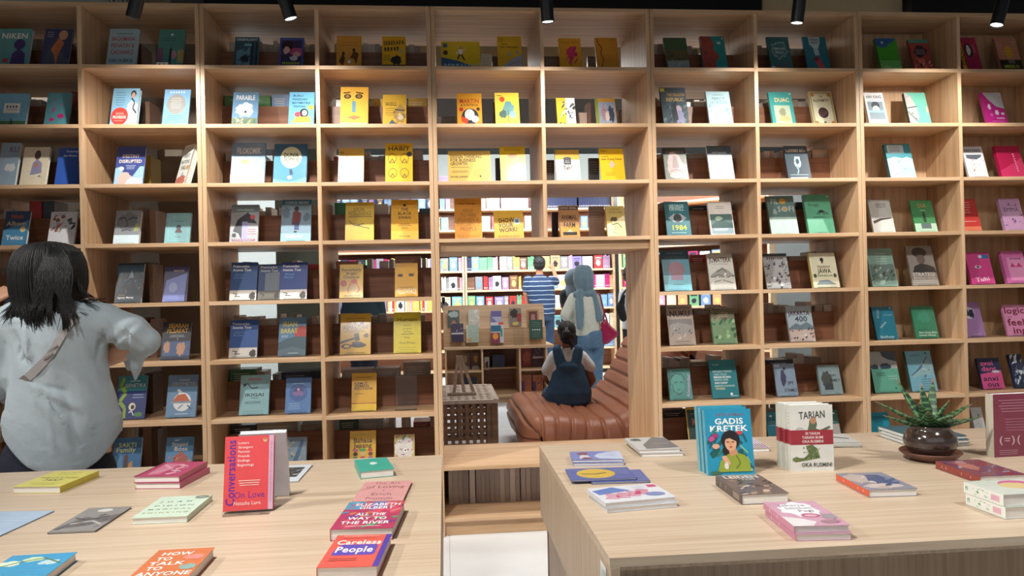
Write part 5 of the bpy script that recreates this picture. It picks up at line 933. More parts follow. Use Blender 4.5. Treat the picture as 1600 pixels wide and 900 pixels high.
SB(3, 7, 1265, 1306, 304, '58a080', 'mint green book with a black insect', [T('Rangga', .35, .25, .42, .08, '2c4a3c', 0), B(.6, .43, .1, .04, '1f2a26', 3), Cv([(.42, .5), (.52, .42)], .025, '1f2a26'), Cv([(.5, .5), (.58, .44)], .025, '1f2a26'), Cv([(.62, .44), (.72, .52)], .025, '1f2a26'), Cv([(.65, .42), (.85, .5)], .025, '1f2a26'), Rr(.25, .57, .75, .585, '2c4a3c'), E(.92, .05, .03, .02, 'cec'), L(.3, .7, .94, .98, 1, '466')])
SB(4, 7, 1199, 1237, 396, 'a8a8a8', 'black and white engraved book', [Rr(0, 0, 1, .08, '4a5a5a'), T('KERAJAAN', .5, .14, .7, .07, '333'), S(60, 6, ['33343a', '55565c', 'd8d8d8', '7a7a80'], .03, .22, .97, .97, .07)])
SB(4, 7, 1272, 1313, 395, 'd2d0b4', 'ivory book with a black portrait bust', [Rr(.03, .02, .97, .13, 'e0dfc8'), E(.47, .2, .07, .06, '26241f'), Pg([(.43, .3), (.47, .22), (.52, .3)], '26241f'), T('SEJARAH', .5, .4, .5, .07, '5a3a28'), T('JAWA', .5, .52, .5, .13, '33241a'), T('HINDIA', .5, .66, .6, .05, '3a4a30'), E(.12, .66, .06, .06, '3a5038'), E(.88, .66, .06, .06, '3a5038'), Pg([(.12, .92), (.25, .8), (.6, .78), (.9, .92)], '7a8a90'), Rr(.02, .02, .05, .98, 'e8e4c0')], t=.024, spine='c8b060')
SB(5, 7, 1236, 1275, 478, 'a8b8c0', 'grey blue book with a city sketch', [T('JAKARTA', .5, .2, .85, .12, '4a2c34'), T('400', .55, .36, .5, .15, '3a4a58'), Rr(.0, .62, 1, 1, 'c8b8b0'), Pg([(0, .62), (.3, .48), (.5, .54), (.75, .45), (1, .58), (1, .66), (0, .66)], '6a8088'), S(40, 7, ['5a3038', 'e0dcd8', '8a6a68', '3a4a50'], .02, .62, .98, .97, .06)])
SB(6, 7, 1215, 1248, 568, '8aa0b4', 'dusty blue book with bold black words', [Rr(.04, .03, .3, .1, 'c8d0d8'), Rr(.45, .12, .55, .2, '33304a'), T('SPY', .72, .6, .3, .1, '20242c'), T('X FAMILY', .68, .82, .6, .1, '20242c'), B(.4, .45, .16, .25, '4a4460', 4), L(.1, .5, .92, .96, 1, 'cdd')])
SB(6, 7, 1284, 1318, 570, '82989c', 'grey green book with a dark armchair', [B(.35, .5, .25, .32, '4a504c', 6), Rr(.2, .62, .6, .84, '3a4048'), T('FAMILY', .72, .52, .45, .1, '1c2428'), T('SPY', .7, .36, .25, .07, '1c2428'), L(.2, .6, .93, .97, 1, 'cdd')])
SB(7, 7, 1203, 1230, 643, '2a7f92', 'teal paperback half hidden by a white stack', [E(.3, .12, .08, .03, 'dee'), L(.1, .6, .25, .4, 3, 'a8d0d8'), L(.1, .7, .6, .9, 3, '1a5a6a')])
SB(7, 7, 1288, 1317, 640, '3a7a72', 'green and grey book behind the white stack', [Rr(0, .4, 1, 1, 'a8a8a4'), E(.75, .1, .1, .03, 'dee'), L(.2, .9, .3, .36, 1, 'cdd')])
# --- ninth column
SB(0, 8, 1379, 1412, 60, '3c9a2c', 'grass green book with a blue corner', [Pg([(0, 0), (1, 0), (.85, .1), (.6, .16), (.45, .25), (.2, .27), (.0, .2)], '2a5a90'), E(.3, .12, .06, .03, 'c0d0d8'), Rr(0, .62, 1, 1, '62a858'), L(.12, .5, .76, .86, 2, 'a8d0a0')])
SB(0, 8, 1431, 1462, 62, '9a4440', 'red patterned book with a black label', [Rr(0, 0, 1, .1, '4a9080'), B(.5, .35, .4, .17, '26202a', 4), L(.25, .75, .28, .44, 3, 'c8a8a0'), S(22, 5, ['c86a60', '5a2428', 'd89088', '33202a'], .04, .5, .96, .95, .09), E(.45, .62, .2, .07, 'c86a60')])
SB(1, 8, 1360, 1390, 145, 'd6dadc', 'white book with a tilted portrait photo', [T('HAN KANG', .5, .12, .8, .09, '202428'), Rr(.1, .26, .9, .78, '7a8a94'), E(.5, .38, .22, .12, '3a444c'), E(.5, .48, .18, .1, 'b8c4c8'), Rr(.1, .52, .9, .58, '8fc0c4'), L(.1, .9, .2, .23, 1, '889')])
SB(1, 8, 1424, 1457, 145, '66b09c', 'mint book with a grey road drawing', [Pg([(0, 0), (.3, .1), (.45, .4), (.5, .7), (.3, 1), (0, 1)], 'a8a8a4'), Cv([(0, .45), (.5, .4)], .03, '4a5a58'), Cv([(0, .55), (.4, .85)], .06, '6a7874'), S(10, 6, ['c8b8b8', '5a6a68'], .02, .1, .4, .9, .06), B(.96, .5, .06, .1, 'd8a090', 3), L(.7, .95, .93, .96, 1, 'ddd')], t=.022, spine='1f3a34')
SB(2, 8, 1393, 1433, 225, '3a8a94', 'turquoise book with a pale label on top', [Rr(.08, .03, .72, .26, 'b8c8cc'), L(.14, .6, .07, .22, 3, '445'), Pg([(0, .42), (.3, .36), (.6, .4), (.8, .36), (1, .42), (1, 1), (0, 1)], 'a8dce0'), S(20, 6, ['78c0c8', 'c8e8e8', 'c86a80'], .05, .45, .95, .9, .05)], t=.024, spine='2a5a64')
SB(3, 8, 1366, 1400, 312, 'c4c4be', 'light grey book with a rifle', [L(.3, .8, .1, .24, 3, '3a3a38'), Pg([(.05, .64), (.4, .56), (.9, .54), (.9, .57), (.45, .62), (.1, .72)], '4a342a'), Cv([(.4, .58), (.95, .55)], .02, '33302c'), E(.06, .05, .02, .02, '445')])
SB(3, 8, 1432, 1466, 313, '3c7c4c', 'green book with a standing figure', [T('DIA', .5, .16, .4, .13, '9a7a50'), L(.35, .65, .3, .33, 1, 'ada'), Rr(.46, .42, .58, .68, '26362e'), E(.52, .4, .06, .04, '33443a'), Rr(0, .72, 1, 1, 'a8c8b0'), Rr(.3, .72, .75, .88, '5a6a68')])
SB(4, 8, 1364, 1404, 388, '86a89a', 'pale green book with a landscape painting', [L(.3, .75, .1, .45, 5, 'c8d8d0'), Rr(.03, .42, .97, .96, '6a8078'), S(30, 5, ['55685a', '8a9c90', '48504a', 'a8b4ac'], .04, .44, .96, .95, .1)])
SB(4, 8, 1427, 1468, 384, '8e8880', 'sepia book with a turbaned man', [E(.48, .17, .28, .13, '4a4644'), E(.5, .34, .16, .13, '6a5c54'), Pg([(.1, .68), (.2, .52), (.45, .45), (.7, .48), (.95, .55), (1, .68)], '3a3838'), T('STRATEGI', .5, .72, .85, .09, 'dad6d0'), T('MENULIS NUSA', .5, .81, .85, .06, 'c8c4be'), L(.1, .9, .86, .95, 2, 'a8a49e')])
SB(5, 8, 1371, 1404, 479, '2c8098', 'blue teal book with slanting words', [T('MAYANG', .25, .22, .42, .08, 'a8c8d0', 1, -82), T('bahasa', .4, .55, .4, .07, 'a8c8d0', 1, -42), T('bishop', .5, .92, .65, .09, 'b8d4d8'), L(.5, .9, .24, .28, 1, 'bcd'), E(.88, .05, .05, .03, 'b8ccd0')], t=.02, spine='14404e')
SB(5, 8, 1433, 1468, 478, '3f8a68', 'emerald green book with small white title', [B(.5, .35, .3, .2, '48967a', 3), L(.15, .55, .72, .75, 1, '245'), T('Mati Hanya Malu', .55, .82, .8, .05, 'dce8e0'), T('Untuk Hidup', .5, .9, .75, .05, 'dce8e0')])
SB(6, 8, 1368, 1410, 549, '66b098', 'mint book topped by a stormy sky', [Rr(0, 0, 1, .42, 'b0b4b2'), Pg([(.45, 0), (1, 0), (1, .25), (.7, .2), (.5, .12)], '4a5a6a'), B(.15, .38, .17, .07, '3a4a58', 3), B(.55, .37, .22, .09, '3a4a58', 6), Rr(0, .43, 1, 1, '6ab49c'), L(.15, .5, .5, .6, 3, '2c5a4c'), L(.55, .95, .58, .7, 2, 'c8e4d8'), E(.8, .9, .03, .02, '244')], t=.024, spine='1f2a34')
SB(6, 8, 1426, 1466, 548, '7cb4c8', 'sky blue book with a rocky coast', [Cv([(.85, .15), (.6, .35), (.35, .5), (.1, .62)], .06, '5a7484'), Pg([(.85, .15), (.95, .4), (.9, .6), (.5, .6), (.15, .68), (.1, .62), (.5, .45)], '94b8c0'), S(10, 4, ['5a7888', 'b0ccd0'], .5, .3, .95, .65, .06), L(.4, .95, .68, .96, 5, '44687a'), L(.1, .6, .08, .14, 1, '44687a'), E(.8, .06, .04, .02, '245')], t=.022, spine='3a6a5a')
SB(7, 8, 1362, 1396, 644, '1f92a8', 'bright turquoise book behind the plant', [T('TERAPI', .5, .16, .6, .08, '0f5a6a'), T('JIWA', .5, .3, .4, .08, '0f5a6a'), Rr(.42, .46, .75, .7, 'c8d0d0'), E(.58, .56, .1, .06, '5a5a58')])
# --- tenth column
SB(0, 9, 1508, 1538, 59, '9a1c48', 'crimson book with a black and white bird', [Rr(0, .03, .2, .97, 'c8a020'), T('HOOKED', .1, .5, 1.1, .1, '33240c', 1, 88), E(.5, .35, .22, .19, '2a2028'), B(.5, .35, .13, .14, 'd0c8c8', 4), T('NADIR', .8, .3, .5, .06, 'c86a88', 1, 85), L(.45, .95, .85, .95, 2, 'd8a0b0')], t=.02)
SB(0, 9, 1568, 1602, 59, 'b07a66', 'salmon and black book with a lemon', [Rr(0, .6, 1, 1, '1c1e1a'), E(.52, .4, .18, .16, 'c89828'), Rr(.4, .6, .7, .7, '6a6460'), T('MIEKO', .5, .78, .7, .08, 'a8c838'), T('KAWAKAMI', .5, .91, .85, .08, 'a8c838'), L(.08, .3, .08, .5, 5, 'c8a090'), L(.7, .95, .08, .5, 5, 'c8a090')])
SB(1, 9, 1545, 1577, 145, 'c4288c', 'hot pink book with white swoosh', [Pg([(.1, 0), (1, 0), (1, .48), (.6, .4), (.3, .2)], 'c8ccd0'), B(.28, .42, .08, .09, 'f0e0ec', 3), B(.58, .58, .1, .08, 'f0e0ec', 5), B(.85, .62, .1, .04, 'f0e0ec', 7), E(.3, .65, .09, .05, 'd85aa8'), T('JUJUR', .7, .75, .4, .05, 'f0d8e8'), L(.2, .9, .8, .95, 2, 'e090c8')], t=.02)
SB(2, 9, 1515, 1546, 229, 'd8dadc', 'white book with scattered red petals', [T('HAN KANG', .5, .12, .85, .09, '1c2024'), Pg([(.1, .25), (.9, .25), (.85, .32), (.6, .4), (.12, .36)], '5a646c'), S(9, 4, ['b82840', '902034'], .15, .35, .95, .75, .045), L(.25, .9, .9, .95, 1, '445')])
SB(2, 9, 1567, 1605, 228, 'b01c4c', 'plain crimson book', [Pg([(0, .75), (.7, .5), (1, .35), (1, 1), (0, 1)], 'c83464'), T('AKU YANG', .7, .5, .8, .04, 'e8a0b8', 1, 86)], t=.024)
SB(3, 9, 1508, 1535, 311, 'c03c38', 'red book with white lines of verse', [L(.05, .65, .06, .45, 5, 'e8c8c0'), Rr(0, .84, 1, 1, 'd87858'), L(.1, .8, .65, .72, 1, 'e8c8c0')])
SB(3, 9, 1572, 1605, 310, 'b890b4', 'lilac book with dark floral border', [S(26, 6, ['6a4a78', '8a6a98'], .05, .1, .95, .85, .06), E(.5, .4, .32, .2, 'bc98b8'), T('EMMA', .5, .34, .7, .13, '3a2448', 0), L(.25, .75, .2, .24, 1, '634')])
SB(4, 9, 1519, 1556, 394, 'd04a8c', 'vivid pink book with one small eye', [Rr(.55, .08, .95, .2, '3a6aa0'), E(.6, .14, .08, .05, 'dde'), E(.42, .46, .14, .05, 'e8c8d8'), E(.43, .46, .06, .035, '4a5068'), T('Tuhi', .5, .84, .6, .13, 'f4d0e0', 1, -6)], t=.02)
SB(4, 9, 1575, 1610, 392, 'c86aa4', 'orchid pink book with a framed face', [Rr(.2, .2, .98, .9, 'd890bc'), T('PEMILU', .6, .24, .5, .06, '5a2048'), Pg([(.3, .5), (.4, .36), (.55, .5), (.7, .36), (.85, .5)], 'b83a70'), L(.1, .9, .07, .12, 1, '824')], t=.022)
SB(5, 9, 1512, 1541, 472, 'ac84b8', 'lavender book with a round couple photo', [E(.35, .3, .3, .18, 'd8d0e0'), B(.25, .3, .13, .12, '33384c', 3), B(.48, .32, .15, .14, '2a3044', 5), L(.3, .8, .9, .95, 1, 'dce')], t=.018)
SB(5, 9, 1576, 1612, 476, 'd890b8', 'pink book with large maroon words', [T('logic', .5, .18, .9, .2, '7a2444'), T('vs', .25, .38, .2, .1, 'a85078', 0), T('feel', .48, .56, .75, .22, '7a2444'), T('ing', .55, .82, .6, .2, '7a2444')])
SB(6, 9, 1537, 1571, 559, '2f3a56', 'navy and pink book with curly words', [Pg([(0, .52), (1, .4), (1, 1), (0, 1)], 'd85890'), T('avoi', .4, .16, .6, .16, 'd85890'), T('dant', .45, .34, .7, .16, 'd85890'), T('anxi', .45, .66, .7, .16, '26304a'), T('ous', .5, .84, .55, .16, '26304a'), B(.75, .45, .2, .05, 'c8d0d8', 3)])
SB(6, 9, 1588, 1608, 553, '2a3450', 'dark blue book with white splashes', [S(24, 6, ['d0dce4', '8aa4b8', 'e8f0f4'], .05, .05, .98, .95, .16)], t=.02)
SB(7, 9, 1527, 1544, 636, 'd8dcdc', 'white book beside the maroon stack', [E(.6, .25, .1, .05, '8ab098'), S(8, 3, ['b8c8c0', '98b0b8'], .2, .2, .9, .8, .07)])
# an empty stand, and two more with nothing on them
for row, u0, u1, vt, lb in ((6, 617, 652, 585, 'empty clear acrylic stand, seventh shelf, fourth column'),):
    Y = 4.12; z = ZL(row+1); a, b = P(u0, 640, Y), P(u1, 640, Y); o = stand(a.x-.02, b.x+.02, Y, z, R_(17), .22, lb)
# ------------------------------------------------------------------ books lying on the tables
def flat(fl, fr, nr, nl, t, bgc, art, label, z=TZ, spine='left', edge='pages', sa=None, spinec=None, group='books lying on the display tables', upside=False, n=1, labels=None, jit=0):
    """corners of the TOP face in the photo (far-left, far-right, near-right, near-left), lying at height z"""
    zt = z+t*n
    q = [PZ(*fl, zt), PZ(*fr, zt), PZ(*nr, zt), PZ(*nl, zt)]
    axv = ((q[2]-q[3])+(q[1]-q[0]))/2; upv = ((q[0]-q[3])+(q[1]-q[2]))/2; c = (q[0]+q[1]+q[2]+q[3])/4
    w, h = axv.length, upv.length; ax = axv.normalized(); up = Vector((0, 0, 1)).cross(ax)
    sh = upv.normalized().dot(up); h = max(.06, upv.dot(up)) if sh > .5 else h
    # keep the real rectangle but turn it by the mean heading of both edges
    ang = (math.atan2(ax.y, ax.x)+math.atan2(upv.y, upv.x)-math.pi/2)/2
    ax = Vector((math.cos(ang), math.sin(ang), 0)); up = Vector((-ax.y, ax.x, 0)); h = upv.length; 
    out = None
    for k in range(n):
        o = c-ax*w/2-up*h/2; o.z = z+t*(k+1)
        if k < n-1:
            a2 = ang+R_(jit*(1 if k % 2 else -1)); ax2 = Vector((math.cos(a2), math.sin(a2), 0)); up2 = Vector((-ax2.y, ax2.x, 0)); cc = c-Vector((0, .004*(k+1), 0))+ax2*.004*jit; o = cc-ax2*w/2-up2*h/2; o.z = z+t*(k+1)
            lb = (labels[k] if labels else label+', lower copy of its stack')
            make_book(o, ax2, up2, (0, 0, 1), w, h, t-.0006, bgc, art[:3], lb, group, spine=spinec, spine_art=sa, spine_right=(spine == 'right'))
        else:
            out = make_book(o, ax, up, (0, 0, 1), w, h, t-.0006, bgc, art, label, group, spine=spinec, spine_art=sa, spine_right=(spine == 'right'))
    return out
flat((84, 736), (151, 736), (95, 760.5), (24, 760), .018, 'd8cf62', [T('ERIN MEYEL', .5, .12, .5, .05, '5a5830', 0), L(.25, .75, .2, .28, 1, '8a8840'), T('THE CULTURE', .5, .45, .85, .09, '4a4830', 0), T('MAP', .5, .6, .4, .1, '4a4830', 0), L(.2, .8, .75, .9, 2, '8a8840')], 'yellow paperback lying nearest the woman on the left table', spine='right', spinec='d0c03c', sa=[T('THE CULTURE MAP', .5, .5, .8, .0, '3a3820')])
flat((256, 722), (323, 721), (280, 744.5), (212, 744.5), .0165, 'b04468', [Pg([(.12, .1), (.5, .15), (.45, .85), (.2, .9)], 'c87890'), Cv([(.5, .2), (.75, .35), (.55, .55), (.8, .7), (.6, .85)], .1, 'd89aac'), Rr(.0, .0, .05, 1, '7a3048'), Cv([(.15, .2), (.5, .5), (.2, .8)], .06, 'd89aac')], 'top rose pink book of the pair behind the mint book', spine='right', spinec='c0587a', n=2, jit=1.6, labels=['lower rose pink book of the pair behind the mint book'])
flat((247, 775.3), (327.7, 774.8), (294, 806), (213.4, 809.3), .015, 'c9dcc8', [T('J  O  A  N', .45, .28, .6, .07, '3a5048'), T('D I D I O N', .5, .47, .75, .06, '5a7068'), T('M A G I C A L', .5, .64, .8, .05, '6a7a50'), T('T H I N K I N G', .5, .8, .85, .05, '8a8a50'), E(.85, .09, .14, .08, '7a8478'), L(.78, .92, .06, .12, 2, 'c9d0c8')], 'mint green book with spaced lettering and grey oval, left table', spine='right', spinec='b8ccb8')
flat((133, 793), (199, 792.7), (153.4, 829), (85, 830.5), .005, '8f8b88', [E(.5, .14, .17, .07, 'd0cec8'), Pg([(.0, .9), (.3, .4), (.6, .5), (1, .3), (1, .6), (.6, .8)], '6a6666'), Cv([(.1, .45), (.4, .55), (.8, .4)], .05, '55504e'), Cv([(.2, .7), (.6, .6), (.9, .75)], .05, 'b8b4b0'), S(14, 3, ['a8a4a0', '5a5654'], .1, .3, .9, .9, .07)], 'thin grey illustrated booklet on the left table')
flat((-30, 798), (80.5, 799.6), (-20, 846), (-130, 846), .003, 'a9bfd6', [L(.1, .9, .2, .6, 4, 'c0d0e0'), B(.5, .7, .3, .15, '9ab0cc', 3)], 'thin pale blue leaflet at the left edge of the left table')
flat((12.8, 866.8), (108.6, 865.5), (60, 915), (-45, 917), .018, '3c98c4', [B(.15, .3, .2, .1, 'd8e4c8', 3), B(.45, .18, .2, .08, 'c8dcb0', 4), B(.75, .3, .16, .09, 'b8d4d8', 5), Cv([(0, .42), (.3, .25), (.6, .15), (.95, .35)], .03, '5a7a50'), L(.05, .95, .5, .95, 7, '6ab4d8')], 'blue book with white blossoms at the bottom left corner', spine='left')
flat((245.4, 859), (332.3, 856), (284, 916), (186, 920), .02, 'cc7448', [T('HOW', .42, .13, .55, .09, W_), T('TO', .28, .27, .28, .09, W_), T('TALK', .4, .4, .6, .09, W_), T('TO', .28, .53, .28, .09, W_), T('ANYONE', .52, .67, .9, .1, W_), B(.78, .25, .2, .08, 'd88a80', 3), B(.82, .52, .17, .08, '8aa8a0', 7)], 'orange book with bold white capitals at the bottom of the left table', spine='left')
flat((428, 726.7), (482.8, 726.7), (470, 751.8), (415, 753), .004, 'cdd6dc', [Rr(.2, .16, .85, .75, '3a3c3e'), S(20, 4, ['8a8c8c', 'b8b8b4', '55585a'], .22, .2, .83, .72, .08)], 'white framed photo booklet behind the tall coral book')
flat((554.3, 719), (604.7, 714), (615.6, 732.6), (562, 737), .021, '2ba694', [B(.5, .42, .14, .1, 'd8e4e0', 4), L(.2, .85, .7, .75, 1, '1a7a6c'), L(.35, .7, .12, .18, 1, '1a7a6c')], 'small thick turquoise book at the back of the left table')
flat((566, 752), (638, 752), (635, 782), (557, 782), .008, 'd4999a', [T('The Art', .5, .1, .55, .13, '8a5a5c', 0), T('of Loving', .5, .3, .8, .14, '7a4a4c', 0), T('Erich', .5, .68, .42, .12, '8a5a5c', 0), T('Fromm', .5, .88, .55, .12, '8a5a5c', 0), E(.5, .5, .02, .02, '8a5a5c')], 'thin dusty pink book with handwritten style title, left table')
flat((544.6, 785), (633.3, 782.4), (614, 825.3), (517.8, 826.4), .025, 'b03460', [Rr(0, 0, .3, .3, '4a9ac0'), Rr(.45, 0, .7, .35, '7a70b0'), Pg([(.75, 0), (1, 0), (1, .4), (.85, .5)], 'c04858'), S(40, 4, ['d04a68', '4a8ab0', 'c86a50', '7a3a80', '5a9a68', 'd87888'], .02, .02, .98, .98, .12), T('ELIZABETH', .55, .12, .8, .1, 'f0ecec'), T('GILBERT', .55, .25, .6, .1, 'f0ecec'), T('ALL THE', .52, .5, .5, .1, 'f4f0f0'), T('WAY TO', .5, .65, .65, .1, 'f4f0f0'), T('THE RIVER', .5, .8, .8, .1, 'f4f0f0'), L(.2, .8, .9, .95, 1, 'f0e0e4')], 'thick multicoloured swirled book with white capitals, left table')
flat((526.7, 836), (610.3, 834.8), (593, 884.6), (496, 887), .022, 'd95a50', [Rr(.9, 0, 1, 1, '4a3aa0'), Pg([(.15, .37), (.2, .33), (.8, .33), (.84, .38), (.84, .62), (.8, .66), (.12, .66), (.1, .6)], '5a48b0'), T('Careless', .48, .25, .8, .14, 'f2e8e4'), T('People', .46, .48, .66, .18, 'f2e8e4'), L(.1, .8, .1, .14, 1, '7a2a2a'), L(.1, .6, .74, .84, 2, '7a2a2a'), L(.08, .85, .03, .06, 1, 'f0c0b8')], 'coral red book with a purple lettering band, nearest on left table')
# tall coral book and the white one behind it, tented in a clear holder
zb_ = TZ+.006
a, b = PZ(348, 799.8, zb_), PZ(426, 795, zb_)
ax = (b-a).normalized(); w = (b-a).length; tl = R_(14); n0 = Vector((ax.y, -ax.x, 0)); up = Vector((0, 0, math.cos(tl)))-n0*math.sin(tl); nn = n0*math.cos(tl)+Vector((0, 0, math.sin(tl)))
tv = P(391, 681, a.y+.045); hh = (tv.z-zb_)/math.cos(tl)
make_book(a, ax, up, nn, w, hh, .016, 'd8484c', [Rr(.9, 0, 1, 1, 'cfa4bc'), L(.93, .97, .08, .9, 30, 'a87898'), T('Conversations', .13, .49, 1.36, .12, '6a2488', 1, -90), T('On Love', .52, .79, .62, .09, '6a2488', 0), T('Natasha Lure', .48, .9, .55, .05, 'f0d8d4', 0), T('Lovers', .38, .09, .22, .035, 'f4e8e4', 0), T('Strangers', .42, .15, .3, .035, 'f4e8e4', 0), T('Parents', .39, .21, .24, .035, 'f4e8e4', 0), T('Friends', .39, .27, .24, .035, 'f4e8e4', 0), T('Endings', .39, .33, .25, .035, 'f4e8e4', 0), T('Beginnings', .43, .39, .34, .035, 'f4e8e4', 0), L(.28, .75, .59, .68, 3, 'f0b8b0'), E(.82, .065, .045, .03, 'e8a050'), E(.82, .065, .022, .026, '1c1c1e'), E(.82, .07, .012, .018, 'f0f0f0')], 'tall coral red book standing upright with purple vertical lettering, left table', 'books standing on the display tables', spine='c83c44')
c2 = a+ax*.02-n0*.155; c2.z = zb_; tl2 = R_(14)
ax2 = -ax; n2 = -n0*math.cos(tl2)+Vector((0, 0, math.sin(tl2))); up2 = Vector((0, 0, math.cos(tl2)))+n0*math.sin(tl2)
make_book(c2+ax*(w+.0), ax2, up2, n2, w, hh, .02, 'd4d4dc', [T('ESSAYS', .5, .3, .6, .1, '888'), Rr(.3, .5, .7, .7, '9ab')], 'white book leaning back to back behind the tall coral book', 'books standing on the display tables', spine='d8d8e0', back_art=[Rr(.1, .84, .3, .92, 'b8b8c0'), L(.1, .3, .84, .92, 5, '55555c')])
q = MB(); q.obox(a+ax*.004+nn*.003-Vector((0, 0, .006)), ax*(w-.008), n0*.022, (0, 0, .002)); q.obox(a+ax*.004+n0*.022-Vector((0, 0, .006)), ax*(w-.008), n0*.002, (0, 0, .014)); q.obox(a+ax*.01-n0*.018-Vector((0, 0, .005)), ax*(w-.02), up*hh*.9, nn*.002); q.obox(a+ax*.01-Vector((0, 0, .0055)), ax*(w-.02), -n0*.155, (0, 0, .002)); 
tag(q.build('display_stand', M['acrylic'], None, off=a), 'clear acrylic holder under the tall coral book on the left table', 'display stand')
# right table
flat((889.4, 705.6), (967.8, 704.7), (973.9, 716.7), (894, 718.6), .009, '6f7cb8', [Pg([(.55, .3), (.75, .1), (1, 0), (1, 1), (.55, .9), (.45, .6)], 'b8c4dc'), Pg([(.15, .9), (.2, .4), (.3, .3), (.4, .9)], 'c8c4cc'), B(.25, .3, .12, .2, '7a3a50', 3), B(.3, .85, .12, .1, '7a3a50', 4), L(.65, .9, .3, .6, 3, '8a9ac0')], 'top violet blue book of the small pair, back left of right table', n=2, jit=.8, labels=['lower violet blue book of the small pair, back left of right table'])
flat((915, 736), (1003.3, 733.3), (1011.7, 750), (925, 755), .006, '5a68a0', [L(.5, .95, .2, .9, 4, '8a98c0')], 'lower blue book sticking out under the yellow circle cover, right table')
flat((883, 732.5), (980.3, 730), (995, 745.8), (892.8, 750.6), .006, '4c5c9c', [E(.43, .5, .3, .42, 'c9a93a'), Cv([(.2, .5), (.4, .56), (.6, .46)], .05, '33302c'), L(.72, .95, .15, .6, 4, 'a8b0d0')], 'blue book with a big yellow circle, left edge of right table', z=TZ+.0062)
flat((920.6, 763.3), (1019, 755), (1056, 775), (944, 787.5), .0115, 'd5d9e0', [Pg([(.02, .2), (.35, .05), (.55, .35), (.05, .5)], '5a78b8'), T('ISLAM', .2, .64, .28, .26, 'c04878', 1, -70), T('KITA', .36, .62, .28, .26, 'c04878', 1, -70), T('RASA', .52, .58, .28, .26, 'c04878', 1, -70), T('HATI', .66, .5, .28, .26, 'c04878', 1, -70), E(.8, .7, .14, .13, '7a88b8'), Rr(.85, .08, .98, .25, 'c04878'), L(.6, .8, .1, .3, 3, 'b8bcc8')], 'top white book with pink vertical letters, right table front left', n=2, jit=1.2, labels=['lower white book under the pink lettered cover, right table'])
flat((979, 684.7), (1037.8, 682), (1060.8, 700), (996, 704), .011, 'c4c5c2', [Pg([(.25, .6), (.7, .0), (1, .1), (1, .9), (.2, .95)], '77777a'), B(.22, .2, .15, .12, '5a6a60', 3), L(.5, .9, .5, .6, 1, 'd8d8d8')], 'top grey and white book of the pair at the back of right table', n=2, jit=3, labels=['lower grey white book of the pair at the back of right table'])
flat((1160, 684), (1177, 683), (1199, 698), (1150, 702), .012, 'cfc4d0', [Rr(.0, .6, 1, 1, 'd8d4d8')]+[Rr(.05+.12*i, .62, .1+.12*i, 1, '7a3060') for i in range(8)], 'pale book with plum stripes lying behind the upright portrait book')
flat((1262, 679), (1322, 677), (1335, 689), (1270, 692), .006, 'c8c8c4', [L(.1, .5, .2, .6, 3, '9a9a98'), Cv([(.6, .4), (.9, .6)], .1, '5a5a58')], 'top white book lying behind the white upright stack', n=3, jit=1, labels=['lowest white book lying behind the white upright stack', 'middle white book lying behind the white upright stack'])
flat((1119, 743), (1183, 742.2), (1235.8, 769.4), (1158, 774), .024, '6a5c58', [T('LEIDEN', .52, .1, .8, .14, 'dcd6d0'), S(30, 4, ['a88878', '4a3c3c', 'c0a898', '887468', '3a3030'], .05, .25, .95, .98, .11), T('1920', .6, .24, .3, .07, 'c8beb4')], 'thick brown book with pale capitals, in front of the upright portrait book', spinec='4a4242', sa=[L(.2, .8, .1, .5, 2, 'b8b0a8'), Rr(.2, .68, .8, .9, '8a7a70')])
flat((1193, 784.7), (1270, 782.7), (1330, 820), (1240, 822.7), .0145, 'c89ab0', [B(.5, .35, .38, .32, 'e6e6ea', 3), T('Jakarta', .45, .17, .5, .08, '4a4a60', 0), T('Sebelum', .5, .29, .5, .08, '4a4a60', 0), T('Pagi', .58, .41, .3, .09, '4a4a60', 0), E(.55, .6, .17, .08, 'b05a78'), E(.55, .61, .12, .05, 'd8a8b8'), Pg([(.0, .62), (.3, .72), (.5, .85), (.35, 1), (0, 1)], 'e0dcdc'), E(.75, .85, .18, .07, 'a07888'), B(.85, .65, .14, .12, '9a9098', 5)], 'top pink book with white cloud shape, front of right table', spinec='c07e98', n=2, jit=.5, labels=['lower pink book of the front pair on the right table'], sa=[L(.2, .8, .1, .6, 2, 'f0d8e4')])
flat((1304, 739.3), (1380, 738.3), (1430.7, 762.3), (1360, 766.7), .018, '8a8a98', [B(.25, .35, .3, .3, 'b8aaa4', 3), B(.65, .5, .35, .35, '4a5a80', 4), B(.45, .8, .4, .15, 'c8bab4', 6), S(16, 5, ['3f4f78', 'b8a8a0', '788098', 'd0c8c8'], .05, .1, .95, .95, .12)], 'paperback with orange red spine lying between pink pair and plant', spinec='d2583c', sa=[L(.3, .7, .1, .4, 1, 'f0c8b8'), L(.3, .7, .6, .92, 2, 'f4d0c0')])
flat((1463, 720), (1533, 718), (1597, 740), (1533, 746), .02, '7a4450', [S(30, 6, ['5a4a78', 'a88890', '8a2f3c', '9a98a8', '6a5a88'], .05, .05, .95, .95, .13), B(.35, .4, .2, .25, 'b07068', 4), L(.1, .4, .1, .2, 1, 'd0c0c4')], 'shrink wrapped dark red book lying in front of the plant saucer', spinec='8c3c34', sa=[L(.3, .7, .1, .3, 2, 'e0b8b0'), L(.3, .7, .5, .9, 2, 'd8a8a0')])
